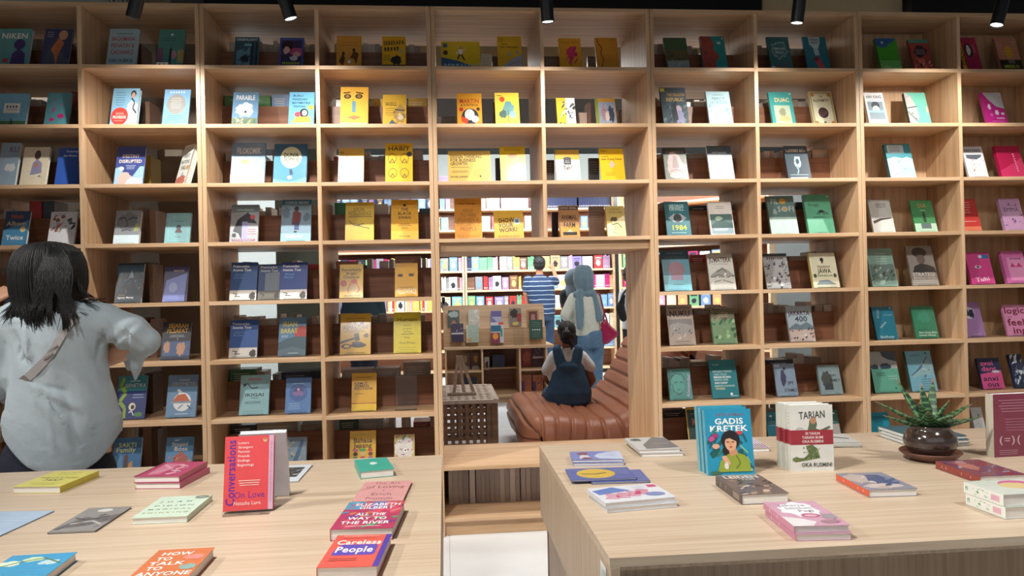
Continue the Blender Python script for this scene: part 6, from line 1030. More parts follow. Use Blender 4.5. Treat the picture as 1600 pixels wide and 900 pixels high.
flat((1503, 751.7), (1590, 748), (1660, 768), (1568, 773), .026, 'ccd2c8', [E(.7, .4, .3, .3, 'c86a98'), E(.6, .45, .25, .2, 'd8c48a'), L(.1, .4, .1, .4, 3, '9ab08a'), Rr(0, 0, 1, .05, 'b0bca8')], 'top white and green comic volume of two at the right edge', spinec='dfe2da', n=2, jit=.3, labels=['lower white and green comic volume of two at the right edge'], sa=[T('2', .5, .07, .5, .06, '3a8a50'), S(22, 8, ['3a8a50', '2f7a48', 'dfe2da'], .15, .22, .85, .62, .05), Rr(.25, .7, .75, .9, 'd8a8b8')])
flat((1391, 667), (1450, 663), (1500, 678), (1420, 686), .011, '2f5f6c', [L(.1, .9, .1, .9, 3, '4a7a88')], 'top teal book of the stack behind the plant pot', n=3, jit=.6, labels=['lowest book of the teal stack behind the plant pot', 'middle book of the teal stack behind the plant pot'], spinec='d0d4d0')
# upright books on the right table
def upright(u0, u1, vb0, vb1, vt, bgc, art, label, t, tilt, z=TZ, dy=0, spinec=None, sa=None, du=0):
    a, b = PZ(u0, vb0, z), PZ(u1, vb1, z); ax = (b-a).normalized(); w = (b-a).length; a = a+Vector((du, dy, 0))
    n0 = Vector((ax.y, -ax.x, 0)); tl = R_(tilt); up = Vector((0, 0, math.cos(tl)))-n0*math.sin(tl); n = n0*math.cos(tl)+Vector((0, 0, math.sin(tl)))
    tv = P((u0+u1)/2, vt, a.y-dy+.02*tilt/10); h = (tv.z-z)/math.cos(tl)
    return make_book(a, ax, up, n, w, h, t, bgc, art, label, 'books standing on the display tables', spine=spinec, spine_art=sa)
GK = [T('RATIH KUMALA', .55, .08, .6, .045, '7a5a70'), T('GADIS', .52, .18, .62, .09, 'f4f4f0'), T('KRETEK', .5, .29, .82, .09, 'f4f4f0')]
rd = random.Random(8)
for i in range(26):
    y0 = rd.uniform(.4, .95); side_ = rd.choice([-1, 1]); x0 = .5+side_*rd.uniform(.25, .5); GK.append(Cv([(x0, y0), (x0-side_*rd.uniform(.05, .2), y0-rd.uniform(.05, .16))], rd.uniform(.03, .06), rd.choice(['2f7a60', '1f5a50', '7ab89a', '205a68'])))
GK += [B(.2, .4, .08, .04, '9a3a78', 3), B(.12, .45, .08, .04, 'c05090', 4), E(.2, .56, .08, .04, 'd8a888'), B(.72, .36, .07, .035, 'c8484c', 5), E(.52, .47, .2, .15, '231c1e'), B(.42, .62, .1, .1, '231c1e', 4), Pg([(.2, .95), (.28, .78), (.45, .68), (.62, .66), (.8, .7), (.9, .8), (.92, .95)], '8fa03a'), Pg([(.46, .6), (.62, .58), (.66, .68), (.5, .72)], 'c8906c'), E(.52, .52, .125, .115, 'd8a684'), Pg([(.36, .47), (.5, .38), (.66, .44), (.66, .5), (.5, .44)], '231c1e'), E(.46, .5, .025, .01, '2a1c18'), E(.57, .5, .025, .01, '2a1c18'), E(.52, .575, .035, .01, 'a83c3c'), Cv([(.515, .5), (.51, .545)], .015, 'b8805c'), Pg([(.3, .72), (.4, .7), (.5, .82), (.42, .88)], 'd8a684'), B(.4, .86, .05, .06, 'dcd8d0', 3), Cv([(.62, .7), (.7, .82), (.6, .9)], .02, '66782a'), B(.15, .96, .12, .03, '3a6a50', 5)]
for k, (dx, dy, lb) in enumerate([(-.004, .050, 'rearmost turquoise book of the upright portrait stack'), (-.002, .025, 'second turquoise book of the upright portrait stack')]):
    upright(1107, 1180, 743.5, 741, 638, '2a8ea8', [L(.02, .1, .1, .9, 9, 'a8d0d8')], lb, .024, 9, dy=dy, spinec='78aeb8', du=dx)
upright(1107, 1180, 743.5, 741, 640, '2290b4', GK, 'front turquoise book standing upright with a painted woman in green', .022, 9, spinec='6aa8b8')
TA = [T('TARIAN', .52, .15, .62, .11, '3a4238', 1, -3), B(.22, .38, .13, .045, 'b8bcb8', 4), Pg([(.45, .24), (.52, .17), (.6, .2), (.63, .3), (.6, .36), (.7, .38), (.92, .32), (.95, .35), (.8, .4), (.62, .45), (.45, .5), (.4, .4), (.44, .3)], '5a6a50'), E(.54, .24, .07, .05, 'b88468'), Rr(0, .38, 1, .6, '9a2c3a'), T('30 TAHUN', .52, .43, .35, .04, 'e8d8d4'), T('TARIAN BUMI', .52, .49, .5, .04, 'e8d8d4'), T('OKA RUSMINI', .52, .55, .5, .04, 'e8d8d4'), Pg([(.35, .62), (.5, .6), (.62, .66), (.68, .8), (.5, .82), (.1, .86), (.06, .8), (.3, .8), (.42, .74)], '5c6e44'), S(26, 4, ['7a8a58', '44583a', '8a9a68'], .3, .64, .65, .82, .035), B(.12, .82, .09, .04, '6a7848', 3), T('OKA RUSMINI', .6, .9, .72, .06, '4a4e4a')]
for k, (dx, dy, lb) in enumerate([(-.006, .056, 'rearmost white book of the upright stack with red bands'), (-.003, .028, 'middle white book of the upright stack with red bands')]):
    upright(1236.7, 1303.5, 737, 735.5, 633, 'd8d8d2', [Rr(0, .38, 1, .6, '9a2c3a')], lb, .025, 1, dy=dy, spinec='c8ccc0', sa=[Rr(0, .38, 1, .6, '9a2c3a')], du=dx)
upright(1236.7, 1303.5, 737, 735.5, 632, 'd9dad4', TA, 'front white book standing upright with green dancer and red band', .025, 1, spinec='d0d2c8', sa=[Rr(0, .38, 1, .6, '9a2c3a'), L(.3, .7, .1, .3, 4, '8a9')])
upright(1554, 1630, 715, 711, 615, '7a3448', [L(.1, .9, .08, .3, 5, 'a87888'), L(.2, .9, .38, .6, 5, '9a6478'), T('(', .14, .72, .07, .11, 'c8a8b0'), T(')', .4, .72, .07, .11, 'c8a8b0'), T('(', .5, .72, .07, .11, 'c8a8b0'), T(')', .78, .72, .07, .11, 'c8a8b0'), L(.2, .34, .69, .76, 2, 'c8a8b0'), Rr(.62, .86, .98, .98, 'b8bcc0'), L(.65, .95, .87, .97, 4, '55585c'), L(.08, .5, .88, .97, 3, 'a87888')], 'shrink wrapped maroon back cover of an upright thick book, right edge', .032, 0, spinec='c8c2b0')

# ------------------------------------------------------------------ potted succulent
pc = PZ(1454, 718, TZ); s = 1/F*pc.y
sau = MB(); sau.lathe([(.001, 0), (.052, 0), (.056, .004), (.074, .016), (.083, .024), (.081, .027), (.070, .019), (.05, .012), (.001, .010)], (pc.x, pc.y, TZ), 48)
o = sau.build('plant_saucer', M['terracotta'], None, smooth=True, off=(pc.x, pc.y, TZ)); tag(o, 'round brown saucer under the glazed plant pot', 'saucer')
zp = TZ+.0125
root = thing('potted_succulent', 'potted striped succulent in a round glossy brown pot', 'plant', (pc.x, pc.y, zp))
q = MB(); q.lathe([(.001, 0), (.045, 0), (.05, .004), (.062, .016), (.0705, .034), (.0715, .046), (.067, .062), (.058, .074), (.053, .078), (.0535, .083), (.056, .087), (.054, .089), (.050, .087), (.048, .078), (.047, .07)], (pc.x, pc.y, zp), 56); q.build('pot', M['glaze'], root, smooth=True)
q = MB(); q.lathe([(.0475, .075), (.03, .079), (.001, .08)], (pc.x, pc.y, zp), 24); q.build('soil', M['soil'], root, smooth=True)
def leaf(az, l, up, curl, w):
    q = MB(); n = 22; d = Vector((math.cos(az), math.sin(az), 0)); sd = Vector((-d.y, d.x, 0)); p = Vector((pc.x, pc.y, zp+.076))+d*.010; el = up; rows = []
    for i in range(n+1):
        t = i/n; hw = w*(min(1, .55+t*2.2) if t < .22 else (1-((t-.22)/.78)**1.5))+.0006; tk = hw*.34+.0006
        f = d*math.cos(el)+Vector((0, 0, math.sin(el))); nr = sd.cross(f)*-1
        if nr.z < 0: nr = -nr
        ring = []
        for k in range(10):
            a = 2*math.pi*k/10; yy = math.cos(a)*hw; zz = math.sin(a)*tk; zz += abs(math.cos(a))**2*hw*.38
            ring.append(p+sd*yy+nr*zz)
        rows.append(ring); p = p+f*(l/n); el += curl/n
    def col(i, j):
        e = j in (9, 0, 4, 5) and i > 0
        if i >= n-2: return '8a6a50'
        return ('5a7a50' if i % 3 == 0 else '24452c') if not (e and i % 2) else '557a50'
    q.grid(rows, True, col, True); q.build('leaf', M['leaf'], root, smooth=True)
LV = [(2.75, .155, .55, -.05, .014), (3.1, .135, .28, .1, .013), (2.2, .16, 1.0, .1, .015), (1.55, .13, 1.35, 0, .014), (.75, .15, 1.15, .35, .012), (.1, .15, .5, -.1, .012), (-.15, .145, .22, .05, .012), (-.6, .085, .7, -.7, .014), (-1.2, .08, .9, -.5, .016), (-2.2, .09, .9, -.3, .016), (-2.8, .11, .6, -.3, .014), (3.7, .10, 1.1, -.2, .014), (.4, .09, .95, -.4, .014), (-.9, .10, 1.2, -.2, .013), (1.1, .1, 1.0, -.3, .013)]
for az, l, up, cu, w in LV: leaf(az, l*1.0, up, cu, w*1.4)
# ------------------------------------------------------------------ people
def sub(o, dy): return Vector((o.x, o.y+dy, o.z))
def face(root, c, s, d, skin):
    """eyes, on the far side of a head whose face looks along d; c = head centre, s = head half height"""
    side = Vector((-d.y, d.x, 0)); q = MB()
    for k in (-1, 1):
        e = c+d*s*.78+side*s*.3*k+Vector((0, 0, s*.02)); rows = []
        for i in range(1, 6):
            th = math.pi*i/6; rows.append([e+Vector((math.sin(th)*math.cos(f), math.sin(th)*math.sin(f), math.cos(th)))*s*.1 for f in [j*math.pi/4 for j in range(8)]])
        q.grid(rows, True, 'e8e4e0', True)
        q.poly([e+d*s*.105+side*s*.04*math.cos(f)+Vector((0, 0, s*.04*math.sin(f))) for f in [j*math.pi/4 for j in range(8)]], '1a1412')
    q.build('eyes', M['ink'], root)
def head_parts(c, s, d):
    side = Vector((-d.y, d.x, 0)); up = Vector((0, 0, 1))
    return [('e', c+up*s*.12-d*s*.05, (s*.74, s*.80, s*.86)), ('e', c-up*s*.35+d*s*.12, (s*.56, s*.58, s*.6)), ('c', c+d*s*.78+up*s*.08, c+d*s*.92-up*s*.14, s*.07, s*.12),
            ('e', c+d*s*.62-up*s*.42, (s*.26, s*.2, s*.1)), ('e', c+side*s*.75-up*s*.02, (s*.12, s*.16, s*.2)), ('e', c-side*s*.75-up*s*.02, (s*.12, s*.16, s*.2))]
def hand(w, dirv, palm_n, s=1.0):
    """wrist point, direction, palm normal: palm, five bent fingers"""
    d = Vector(dirv).normalized(); n = Vector(palm_n); n = (n-d*n.dot(d)).normalized(); sd = d.cross(n); w = Vector(w); out = []
    k = w+d*.075*s
    for i, (o, l) in enumerate(((-.030, .058), (-.010, .072), (.010, .076), (.030, .066))):
        a = k+sd*o*s; out.append(('c', w+d*.01*s+sd*o*.5*s, a, .0165*s, .0125*s)); b = a+(d*.9+n*.25).normalized()*l*.45*s; c = b+(d*.7+n*.7).normalized()*l*.35*s; e = c+(d*.35+n*.9).normalized()*l*.25*s
        out += [('c', a, b, .0105*s, .0095*s), ('c', b, c, .0095*s, .0085*s), ('c', c, e, .0085*s, .007*s)]
    a = w+sd*.026*s+d*.02*s; b = a+(sd*.8+d*.55+n*.3).normalized()*.042*s; c = b+(d*.9+sd*.25+n*.4).normalized()*.032*s
    return out+[('c', w+d*.01*s, a, .018*s, .014*s), ('c', a, b, .0135*s, .011*s), ('c', b, c, .011*s, .0085*s)]
def strands(root, paths, r, mat_='hair', name='hair_strands'):
    q = MB()
    for p in paths: q.tube(p, [r*(1-.75*(i/(len(p)-1))**2) for i in range(len(p))], 4)
    return q.build(name, M[mat_], root, smooth=True)

# ---- the woman with the pale shirt, back to us
WY = 2.78
def W(u, v, dy=0): return P(u, v, WY+dy)
k_ = WY/F
wroot = thing('person', 'woman with black shoulder length hair in a loose pale blue shirt, seen from behind', 'person', (P(85, 470, WY).x, WY, 0))
hc = W(80, 428, .01)
skin = head_parts(hc, .112, Vector((-.25, .97, 0)).normalized())
skin += [('c', W(84, 462, .0), W(84, 445, .0), .058, .052), ('l', [(W(92, 700), .15, .1), (W(92, 600), .14, .1), (W(88, 520), .16, .1), (W(88, 480), .12, .07)])]
el, wr = W(213, 538, .02), W(160, 563, .10)
skin += [('c', W(150, 496), el, .045, .036), ('c', el, wr, .042, .032)]+hand(wr, (-1, .25, -.15), (0, -1, -.2), .95)
el2, wr2 = W(0, 600, .03), W(30, 600, .27)
skin += [('c', W(16, 502), el2, .045, .036), ('c', el2, wr2, .036, .024)]+hand(wr2, (.4, .9, .2), (1, -.2, 0), .95)
hipz = P(95, 700, WY).z
for sx in (-.085, .085): skin += [('c', (P(92, 640, WY).x+sx, WY, hipz), (P(92, 640, WY).x+sx, WY+.02, .45), .085, .055), ('c', (P(92, 640, WY).x+sx, WY+.02, .45), (P(92, 640, WY).x+sx*1.1, WY, .07), .055, .036), ('c', (P(92, 640, WY).x+sx*1.1, WY, .05), (P(92, 640, WY).x+sx*1.2, WY+.16, .03), .035, .028)]
fuse(skin, 'body', M['skin_l'], wroot, .0075, 5); face(wroot, hc, .112, Vector((-.25, .97, 0)).normalized(), None)
# trousers
tx = P(88, 700, WY).x
q = [('l', [((tx, WY, hipz+.04), .15, .095), ((tx, WY, hipz), .175, .105), ((tx, WY, hipz-.08), .188, .118), ((tx, WY, hipz-.14), .185, .12)])]
for sx in (-.092, .092): q += [('c', (tx+sx, WY, hipz-.08), (tx+sx, WY+.02, .45), .105, .075), ('c', (tx+sx, WY+.02, .45), (tx+sx*1.1, WY, .09), .075, .06)]
fuse(q, 'trousers', M['navy'], wroot, .012, 5)
# shirt
def ringp(v, u0, u1, d, dy=0): c = W((u0+u1)/2, v, dy); return (c, (u1-u0)/2*k_, d)
torso = ('l', [ringp(736, 20, 181, .14), ringp(700, 17, 182, .142), ringp(660, 18, 180, .14), ringp(625, 22, 172, .135), ringp(595, 28, 163, .13), ringp(565, 30, 158, .13), ringp(535, 26, 162, .13), ringp(510, 16, 166, .125), ringp(492, 14, 164, .11), ringp(478, 26, 150, .09), ringp(468, 50, 128, .07), ringp(461, 64, 112, .055)])
sh = [torso, ('c', W(140, 494), W(206, 520, -.01), .060, .066), ('c', W(206, 520, -.01), W(228, 533, .0), .066, .050), ('c', W(228, 533, .0), W(213, 545, .03), .052, .046), ('c', W(214, 545, .02), W(212, 592, .03), .040, .008), ('c', W(205, 548, .07), W(204, 572, .08), .035, .02), ('c', W(165, 500), W(150, 525), .06, .05),
      ('c', W(36, 492), W(8, 516), .062, .078), ('c', W(8, 516), W(2, 585, .02), .078, .09), ('c', W(2, 585, .02), W(18, 600, .16), .088, .07), ('c', W(27, 550), W(24, 588), .06, .066)]
FOLD = [  # (pixel polyline, half width px, height m)
 ([(50, 590), (62, 625), (95, 665), (110, 690)], 7, .010), ([(48, 598), (85, 620), (125, 640)], 6, .008), ([(95, 555), (130, 600), (165, 650)], 8, .006),
 ([(165, 500), (160, 530), (152, 560)], 5, -.010), ([(172, 512), (200, 528), (225, 545)], 5, -.005), ([(166, 545), (190, 525), (215, 505)], 4, -.006),
 ([(20, 520), (30, 550), (45, 575)], 5, -.012), ([(38, 515), (42, 545), (48, 570)], 5, .010), ([(120, 500), (128, 540), (150, 590)], 7, .005), ([(70, 600), (80, 680), (84, 720)], 4, .004),
 ([(5, 505), (25, 500), (50, 505)], 4, .005), ([(130, 620), (140, 660), (150, 700)], 9, .005), ([(100, 610), (112, 660), (120, 710)], 7, -.005), ([(35, 560), (46, 566), (50, 582)], 4, -.006),
 ([(175, 500), (185, 535), (190, 560)], 4, .005), ([(200, 512), (196, 540), (205, 570)], 4, -.006), ([(60, 520), (75, 560), (90, 600)], 8, .004), ([(45, 595), (70, 605), (105, 612)], 4, -.006)]
def shirt_fn(co, no):
    u, v = proj(co)
    if no.y < .35:
        for pl, hw, hh in FOLD:
            best = 1e9; tt = 0
            for i in range(len(pl)-1):
                (x0, y0), (x1, y1) = pl[i], pl[i+1]; dx, dy = x1-x0, y1-y0; t = max(0, min(1, ((u-x0)*dx+(v-y0)*dy)/(dx*dx+dy*dy))); d = math.hypot(u-x0-dx*t, v-y0-dy*t)
                if d < best: best = d; tt = (i+t)/(len(pl)-1)
            if best < hw*2.5: co = co+no*hh*1.35*math.exp(-(best/hw)**2)*math.sin(math.pi*min(1, max(0, .12+tt*.8)))
    # curved shirt tail: the lower edge rises towards the sides
    if v > 640 and u > 0 and u < 200:
        hem = 728-40*min(1.1, abs((u-98)/84))**2.6; f = min(1, (v-640)/94); co.z += (734-hem)*k_*f
    co += no*.0011*math.sin(co.x*60+co.z*35)*math.sin(co.z*48+1)
    return co
shirt = fuse(sh, 'shirt', M['shirt'], wroot, .0075, 4, shirt_fn)
# collar
q = MB(); rows = []
for i, (zz, rr) in enumerate(((0, 1.0), (.02, .98), (.035, 1.0), (.03, 1.06), (.0, 1.12))): rows.append([W(86, 464)+Vector((math.cos(f)*.062*rr, math.sin(f)*.062*rr, zz)) for f in [k*math.pi/14 for k in range(28)]])
q.grid(rows, True); q.build('collar', M['shirt'], wroot, smooth=True)
# hair: a close cap plus many loose locks
def cap_r(v):
    return None
cap = [('l', [(W(77, 378.5, .0), .02, .02), (W(77, 381, .0), .055, .055), (W(77, 388, .0), .088, .088), (W(76, 400, -.002), .105, .108), (W(76, 418, -.004), .113, .118), (W(76, 440, -.006), .114, .115), (W(78, 458, -.01), .108, .095), (W(82, 472, -.02), .098, .07), (W(86, 486, -.03), .06, .045), (W(90, 496, -.035), .03, .02)])]
def hair_fn(co, no):
    a = math.atan2(co.y-WY, co.x-W(77, 430).x); return co+no*(.0022*math.sin(a*34+co.z*9)+.0014*math.sin(a*71+2))
fuse(cap, 'hair', M['hair'], wroot, .007, 3, hair_fn)
rd = random.Random(4); paths = []
cx_ = W(77, 400).x
prof = [(378.5, .015), (384, .07), (394, .098), (408, .111), (424, .117), (442, .118), (458, .113), (472, .106)]
for i in range(620):
    a = rd.uniform(math.pi*.88, math.pi*2.12)  # back half and sides (camera side is -y)
    ca, sa = math.cos(a), math.sin(a); tipc = rd.random()
    back = abs(sa)
    tip = 482+back**2*rd.uniform(6, 36)+(rd.uniform(0, 8)) if back > .35 else rd.uniform(466, 486)
    off = rd.uniform(-.002, .004); pts = []; sway = rd.gauss(0, .012)
    for v, r in prof: c = W(77, v); pts.append(Vector((c.x+ca*(r+off), WY-.004+sa*(r*1.02+off), c.z)))
    last = pts[-1]; n_ = 4; tz = W(77, tip).z
    if ca > .55: sway += rd.uniform(.0, .075)*ca
    elif ca < -.6: sway -= rd.uniform(0, .02)
    else: sway += (W(100, 480).x-last.x)*rd.uniform(.15, .6)
    for j in range(1, n_+1):
        t = j/n_; pts.append(Vector((last.x+sway*t**1.5, last.y+(-.012 if back > .5 else 0)*t, last.z+(tz-last.z)*t)))
    paths.append(pts)
for c0, n_ in (((104, 516), 80), ((76, 508), 34), ((48, 498), 22), ((118, 508), 20), ((62, 500), 24)):
    for i in range(n_):
        u = c0[0]+rd.gauss(0, 4); v = c0[1]+rd.uniform(-12, 3); uu = 78+(c0[0]-78)*.6+rd.gauss(0, 6); h0 = [W(77+(uu-77)*.5, 386, -.088), W(77+(uu-77)*.8, 402, -.112), W(uu, 422, -.124)]; s0 = W(uu, 440, -.126-rd.random()*.004); m1 = W((s0.x/k_) and (c0[0]*.8+16+rd.gauss(0, 3)), 475, -.128); e = W(u, v, -.135)
        paths.append(h0+[s0, s0.lerp(m1, .5)+Vector((0, -.004, 0)), m1, m1.lerp(e, .5), e])
for i in range(14):
    s0 = W(118+rd.random()*4, 425+rd.random()*12, -.04); e = W(135+rd.random()*18, 466+rd.random()*6, -.06-rd.random()*.03); paths.append([s0, s0.lerp(e, .35)+Vector((-.004, 0, -.02)), s0.lerp(e, .75)+Vector((-.002, 0, -.008)), e])
strands(wroot, paths, .0026)
# cross-body strap, laid on the back of the shirt
bm = bmesh.new(); bm.from_mesh(shirt.data); bt = BVHTree.FromBMesh(bm); off3 = shirt.parent.location
def on_shirt(u, v, lift=.004):
    p = P(u, v, WY-.6); d = (P(u, v, WY)-p).normalized(); h = bt.ray_cast(p-off3, d)
    return (h[0]+off3-d*lift) if h[0] else P(u, v, WY-.1)
ca_, cb_ = [(121, 492), (108, 506), (95, 528), (82, 550), (68, 566), (52, 583), (44, 590)], None
broot = thing('crossbody_bag', 'grey strapped crossbody bag worn by the woman in the pale shirt', 'bag', W(20, 640))
q = MB(); rows = []
for i, (u, v) in enumerate(ca_):
    j = min(i+1, len(ca_)-1); k2 = max(i-1, 0); dx, dy = ca_[j][0]-ca_[k2][0], ca_[j][1]-ca_[k2][1]; L_ = math.hypot(dx, dy); nx, ny = -dy/L_*6.2, dx/L_*6.2
    a, b = on_shirt(u+nx, v+ny), on_shirt(u-nx, v-ny); mid = (a.y+b.y)/2; a.y = b.y = min(a.y, b.y)-.001
    rows.append([a, b, b+Vector((0, .0035, 0)), a+Vector((0, .0035, 0))])
e0 = W(0, 628, .02); rows.append([e0+Vector((-.02, -.0, .02)), e0+Vector((.01, -.0, -.01)), e0+Vector((.01, .004, -.01)), e0+Vector((-.02, .004, .02))])
q.grid(rows, True, None, True); q.build('strap', M['strap'], broot)
q = MB(); s1 = on_shirt(80, 553, .009); s2 = on_shirt(88, 557, .009)
for a in (on_shirt(83, 545, .008), on_shirt(76, 557, .008)): q.tube([a+Vector((-.016, 0, -.010)), a+Vector((.014, 0, .011))], .0028, 8)
q.build('slider_buckle', M['metal'], broot)
bag = W(-62, 655, .12); q = MB(); q.box(bag.x-.08, bag.x+.08, bag.y-.03, bag.y+.03, bag.z-.10, bag.z+.03); q.build('pouch', M['bagbrown'], broot, bevel=.015)
q = MB(); q.tube([W(8, 612, .03), W(8, 640, .05), W(2, 690, .06)], .009, 8); q.build('strap_end', M['bagbrown'], broot)

# ---- generic clothed figure from pixel joints at one distance
def person(label, Y, J, d, clothes, hair, skinmat='skin', vox=.011, hs=.112):
    """J: joints (u, v, dy) head, neck, shl, shr, ell, elr, wrl, wrr, hipl, hipr; knees and feet are added below"""
    G = {k: P(v[0], v[1], Y+(v[2] if len(v) > 2 else 0)) for k, v in J.items()}
    d = Vector(d).normalized(); hipc = (G['hipl']+G['hipr'])/2
    root = thing('person', label, 'person', (hipc.x, hipc.y, 0))
    sk = head_parts(G['head'], hs, d)+[('c', G['neck']-Vector((0, 0, .04)), G['head']-Vector((0, 0, .04)), .056, .05)]
    sk += [('l', [(hipc, abs(G['hipr'].x-G['hipl'].x)/2+.07, .1), ((hipc+G['neck'])/2, .12, .09), ((G['shl']+G['shr'])/2-Vector((0, 0, .06)), abs(G['shr'].x-G['shl'].x)/2, .09), (G['neck']-Vector((0, 0, .03)), .06, .06)])]
    for s in 'lr':
        sk += [('c', G['sh'+s], G['el'+s], .047, .037), ('c', G['el'+s], G['wr'+s], .037, .026)]
        hd = (G['wr'+s]-G['el'+s]).normalized(); sk += hand(G['wr'+s], hd, J.get('palm'+s, (0, 1, .2)) if isinstance(J.get('palm'+s), tuple) else (0.2, 1, .2), .95)
        hip = G['hip'+s]; kn = G.get('kn'+s) or Vector((hip.x, hip.y+.02, .47)); ft = G.get('ft'+s) or Vector((hip.x*1.0, hip.y, .07))
        G['kn'+s], G['ft'+s] = kn, ft
        sk += [('c', hip, kn, .085, .055), ('c', kn, ft, .052, .036), ('c', ft-Vector((0, 0, .03)), ft+d*.15-Vector((0, 0, .035)), .035, .028)]
    fuse(sk, 'body', M[skinmat], root, vox, 4); face(root, G['head'], hs, d, None)
    for nm, mt, parts in clothes(G, root, P, Y): fuse(parts, nm, M[mt], root, vox, 4)
    hair(G, root)
    return root, G
def tee(G, rr=.012, bottom=None, depth=.125, sl=.75, wide=.045):
    hipc = (G['hipl']+G['hipr'])/2; bz = bottom if bottom is not None else hipc.z-.06
    top = (G['shl']+G['shr'])/2; w = abs(G['shr'].x-G['shl'].x)/2
    b = Vector((hipc.x, hipc.y, bz)); out = [('l', [(b, abs(G['hipr'].x-G['hipl'].x)/2+.105, depth+.01), (b.lerp(top, .4), w*.78+.06, depth), (top-Vector((0, 0, .12)), w+.04, depth), (top-Vector((0, 0, .03)), w+.02, .10), (top+Vector((0, 0, .02)), w*.7, .08), (G['neck']-Vector((0, 0, .01)), .066, .066)])]
    for s in 'lr': out.append(('c', G['sh'+s], G['sh'+s].lerp(G['el'+s], sl), .066, .058))
    return out
def jeans(G, w=.1, a=.085, c=.07):
    hipc = (G['hipl']+G['hipr'])/2; hw = abs(G['hipr'].x-G['hipl'].x)/2; out = [('l', [(hipc+Vector((0, 0, .1)), hw+.07, .11), (hipc, hw+.095, .125), (hipc-Vector((0, 0, .1)), hw+.09, .125)])]
    for s in 'lr': out += [('c', G['hip'+s]-Vector((0, 0, .03)), G['kn'+s], w, a), ('c', G['kn'+s], G['ft'+s]+Vector((0, 0, .02)), a, c)]
    return out
def short_hair(G, root, s=.112):
    c = G['head']; fuse([('e', c+Vector((0, -.012, s*.25)), (s*.82, s*.86, s*.86)), ('e', c+Vector((0, -.03, -s*.15)), (s*.76, s*.66, s*.62))], 'hair', M['hair'], root, .009, 3, lambda co, no: co+no*.003*math.sin(co.x*120)*math.sin(co.z*110))
# man in the striped shirt, reaching up to the wall bookcase
MY = 10.9
person('man in a navy and white striped t-shirt reaching up to a shelf', MY, dict(head=(842.5, 413), neck=(843, 428), shl=(825, 437), shr=(862, 437), ell=(821, 458), elr=(871, 441, .1), wrl=(825, 476, .1), wrr=(863.5, 418, .35), hipl=(843, 490), hipr=(856, 490), palmr=(0, 1, 0)), (.1, 1, 0),
       lambda G, r, P_, Y: [('striped_shirt', 'stripe', tee(G, bottom=P(850, 491, MY).z, wide=.05)), ('jeans', 'denim_dk', jeans(G))], lambda G, r: short_hair(G, r), 'skin', .011)
# woman with the blue scarf and the magenta bag
HY = 8.4
def scarf(G, root):
    fuse([('l', [(P(911, 414, HY), .05, .05), (P(911.5, 417, HY), .085, .09), (P(911.5, 425, HY), .115, .125), (P(912, 437, HY), .122, .13), (P(913, 448, HY), .112, .115), (P(914, 456, HY-.01), .09, .088), (P(914, 463, HY-.01), .105, .09)]),
          ('c', P(906, 458, HY-.10), P(906, 509, HY-.14), .042, .042, .4), ('c', P(902, 470, HY-.11), P(904, 511, HY-.13), .022, .028, .6), ('c', P(928, 458, HY-.08), P(936, 497, HY-.09), .036, .042, .5), ('c', P(932, 470, HY-.06), P(939, 499, HY-.06), .02, .025, .6), ('c', P(903, 460, HY-.06), P(925, 459, HY-.06), .05, .048)],
         'head_scarf', M['hijab'], root, .009, 2, lambda co, no: co+no*.006*math.sin(co.x*85+co.z*9)*(1 if co.z < 1.40 else .4))
pr, G = person('woman in a dusty blue headscarf, cream knit top and jeans, standing', HY, dict(head=(912, 433), neck=(912, 452), shl=(895, 465), shr=(932, 463), ell=(883, 494, -.02), elr=(939, 490), wrl=(893, 508, .16), wrr=(934, 506, .15), hipl=(917, 528), hipr=(932, 527), knl=(920, 585, .0), knr=(930, 575, .02), ftl=(922, 628, 0), ftr=(932, 626, 0)), (-.5, 1, 0),
       lambda G, r, P_, Y: [('knit_top', 'knit', [('l', [(P(920, 524, HY), .145, .125), (P(918, 505, HY), .135, .125), (P(914, 482, HY), .15, .13), (P(913, 466, HY), .145, .11), (P(913, 456, HY), .08, .07)]), ('c', P(896, 466, HY), P(885, 492, HY-.03), .065, .07), ('c', P(885, 492, HY-.03), P(894, 508, HY+.14), .07, .045), ('c', P(931, 465, HY), P(938, 490, HY), .06, .05), ('c', P(938, 490, HY), P(934, 505, HY+.13), .05, .038)]),
                            ('jeans', 'denim', [('l', [(P(923, 516, HY), .14, .125), (P(923, 528, HY), .15, .14), (P(923, 542, HY), .15, .135)]), ('c', P(915, 535, HY), P(919, 585, HY), .092, .085), ('c', P(932, 535, HY), P(930, 577, HY+.02), .09, .085), ('c', P(919, 585, HY), P(922, 624, HY), .085, .08), ('c', P(930, 577, HY+.02), P(932, 622, HY), .085, .08)])], scarf, 'skin', .010)
br = thing('tote_bag', 'magenta leather tote bag hanging from the shoulder of the scarfed woman', 'bag', P(950, 520, HY-.05))
fuse([('c', P(945, 508, HY-.06), P(947, 530, HY-.06), .045, .06, .6), ('c', P(948, 512, HY-.06), P(960, 522, HY-.06), .05, .045, .6), ('c', P(960, 522, HY-.06), P(946, 533, HY-.06), .045, .04, .6), ('c', P(946, 502, HY-.06), P(950, 514, HY-.06), .025, .05, .6)], 'bag_body', M['magenta'], br, .008, 4)
q = MB(); q.tube([P(943, 507, HY-.07), P(944, 488, HY-.06), P(938, 462, HY-.05), P(931, 456, HY-.02), P(938, 470, HY+.03), P(951, 508, HY-.04)], .009, 8); q.build('handle', M['magenta'], br, smooth=True)
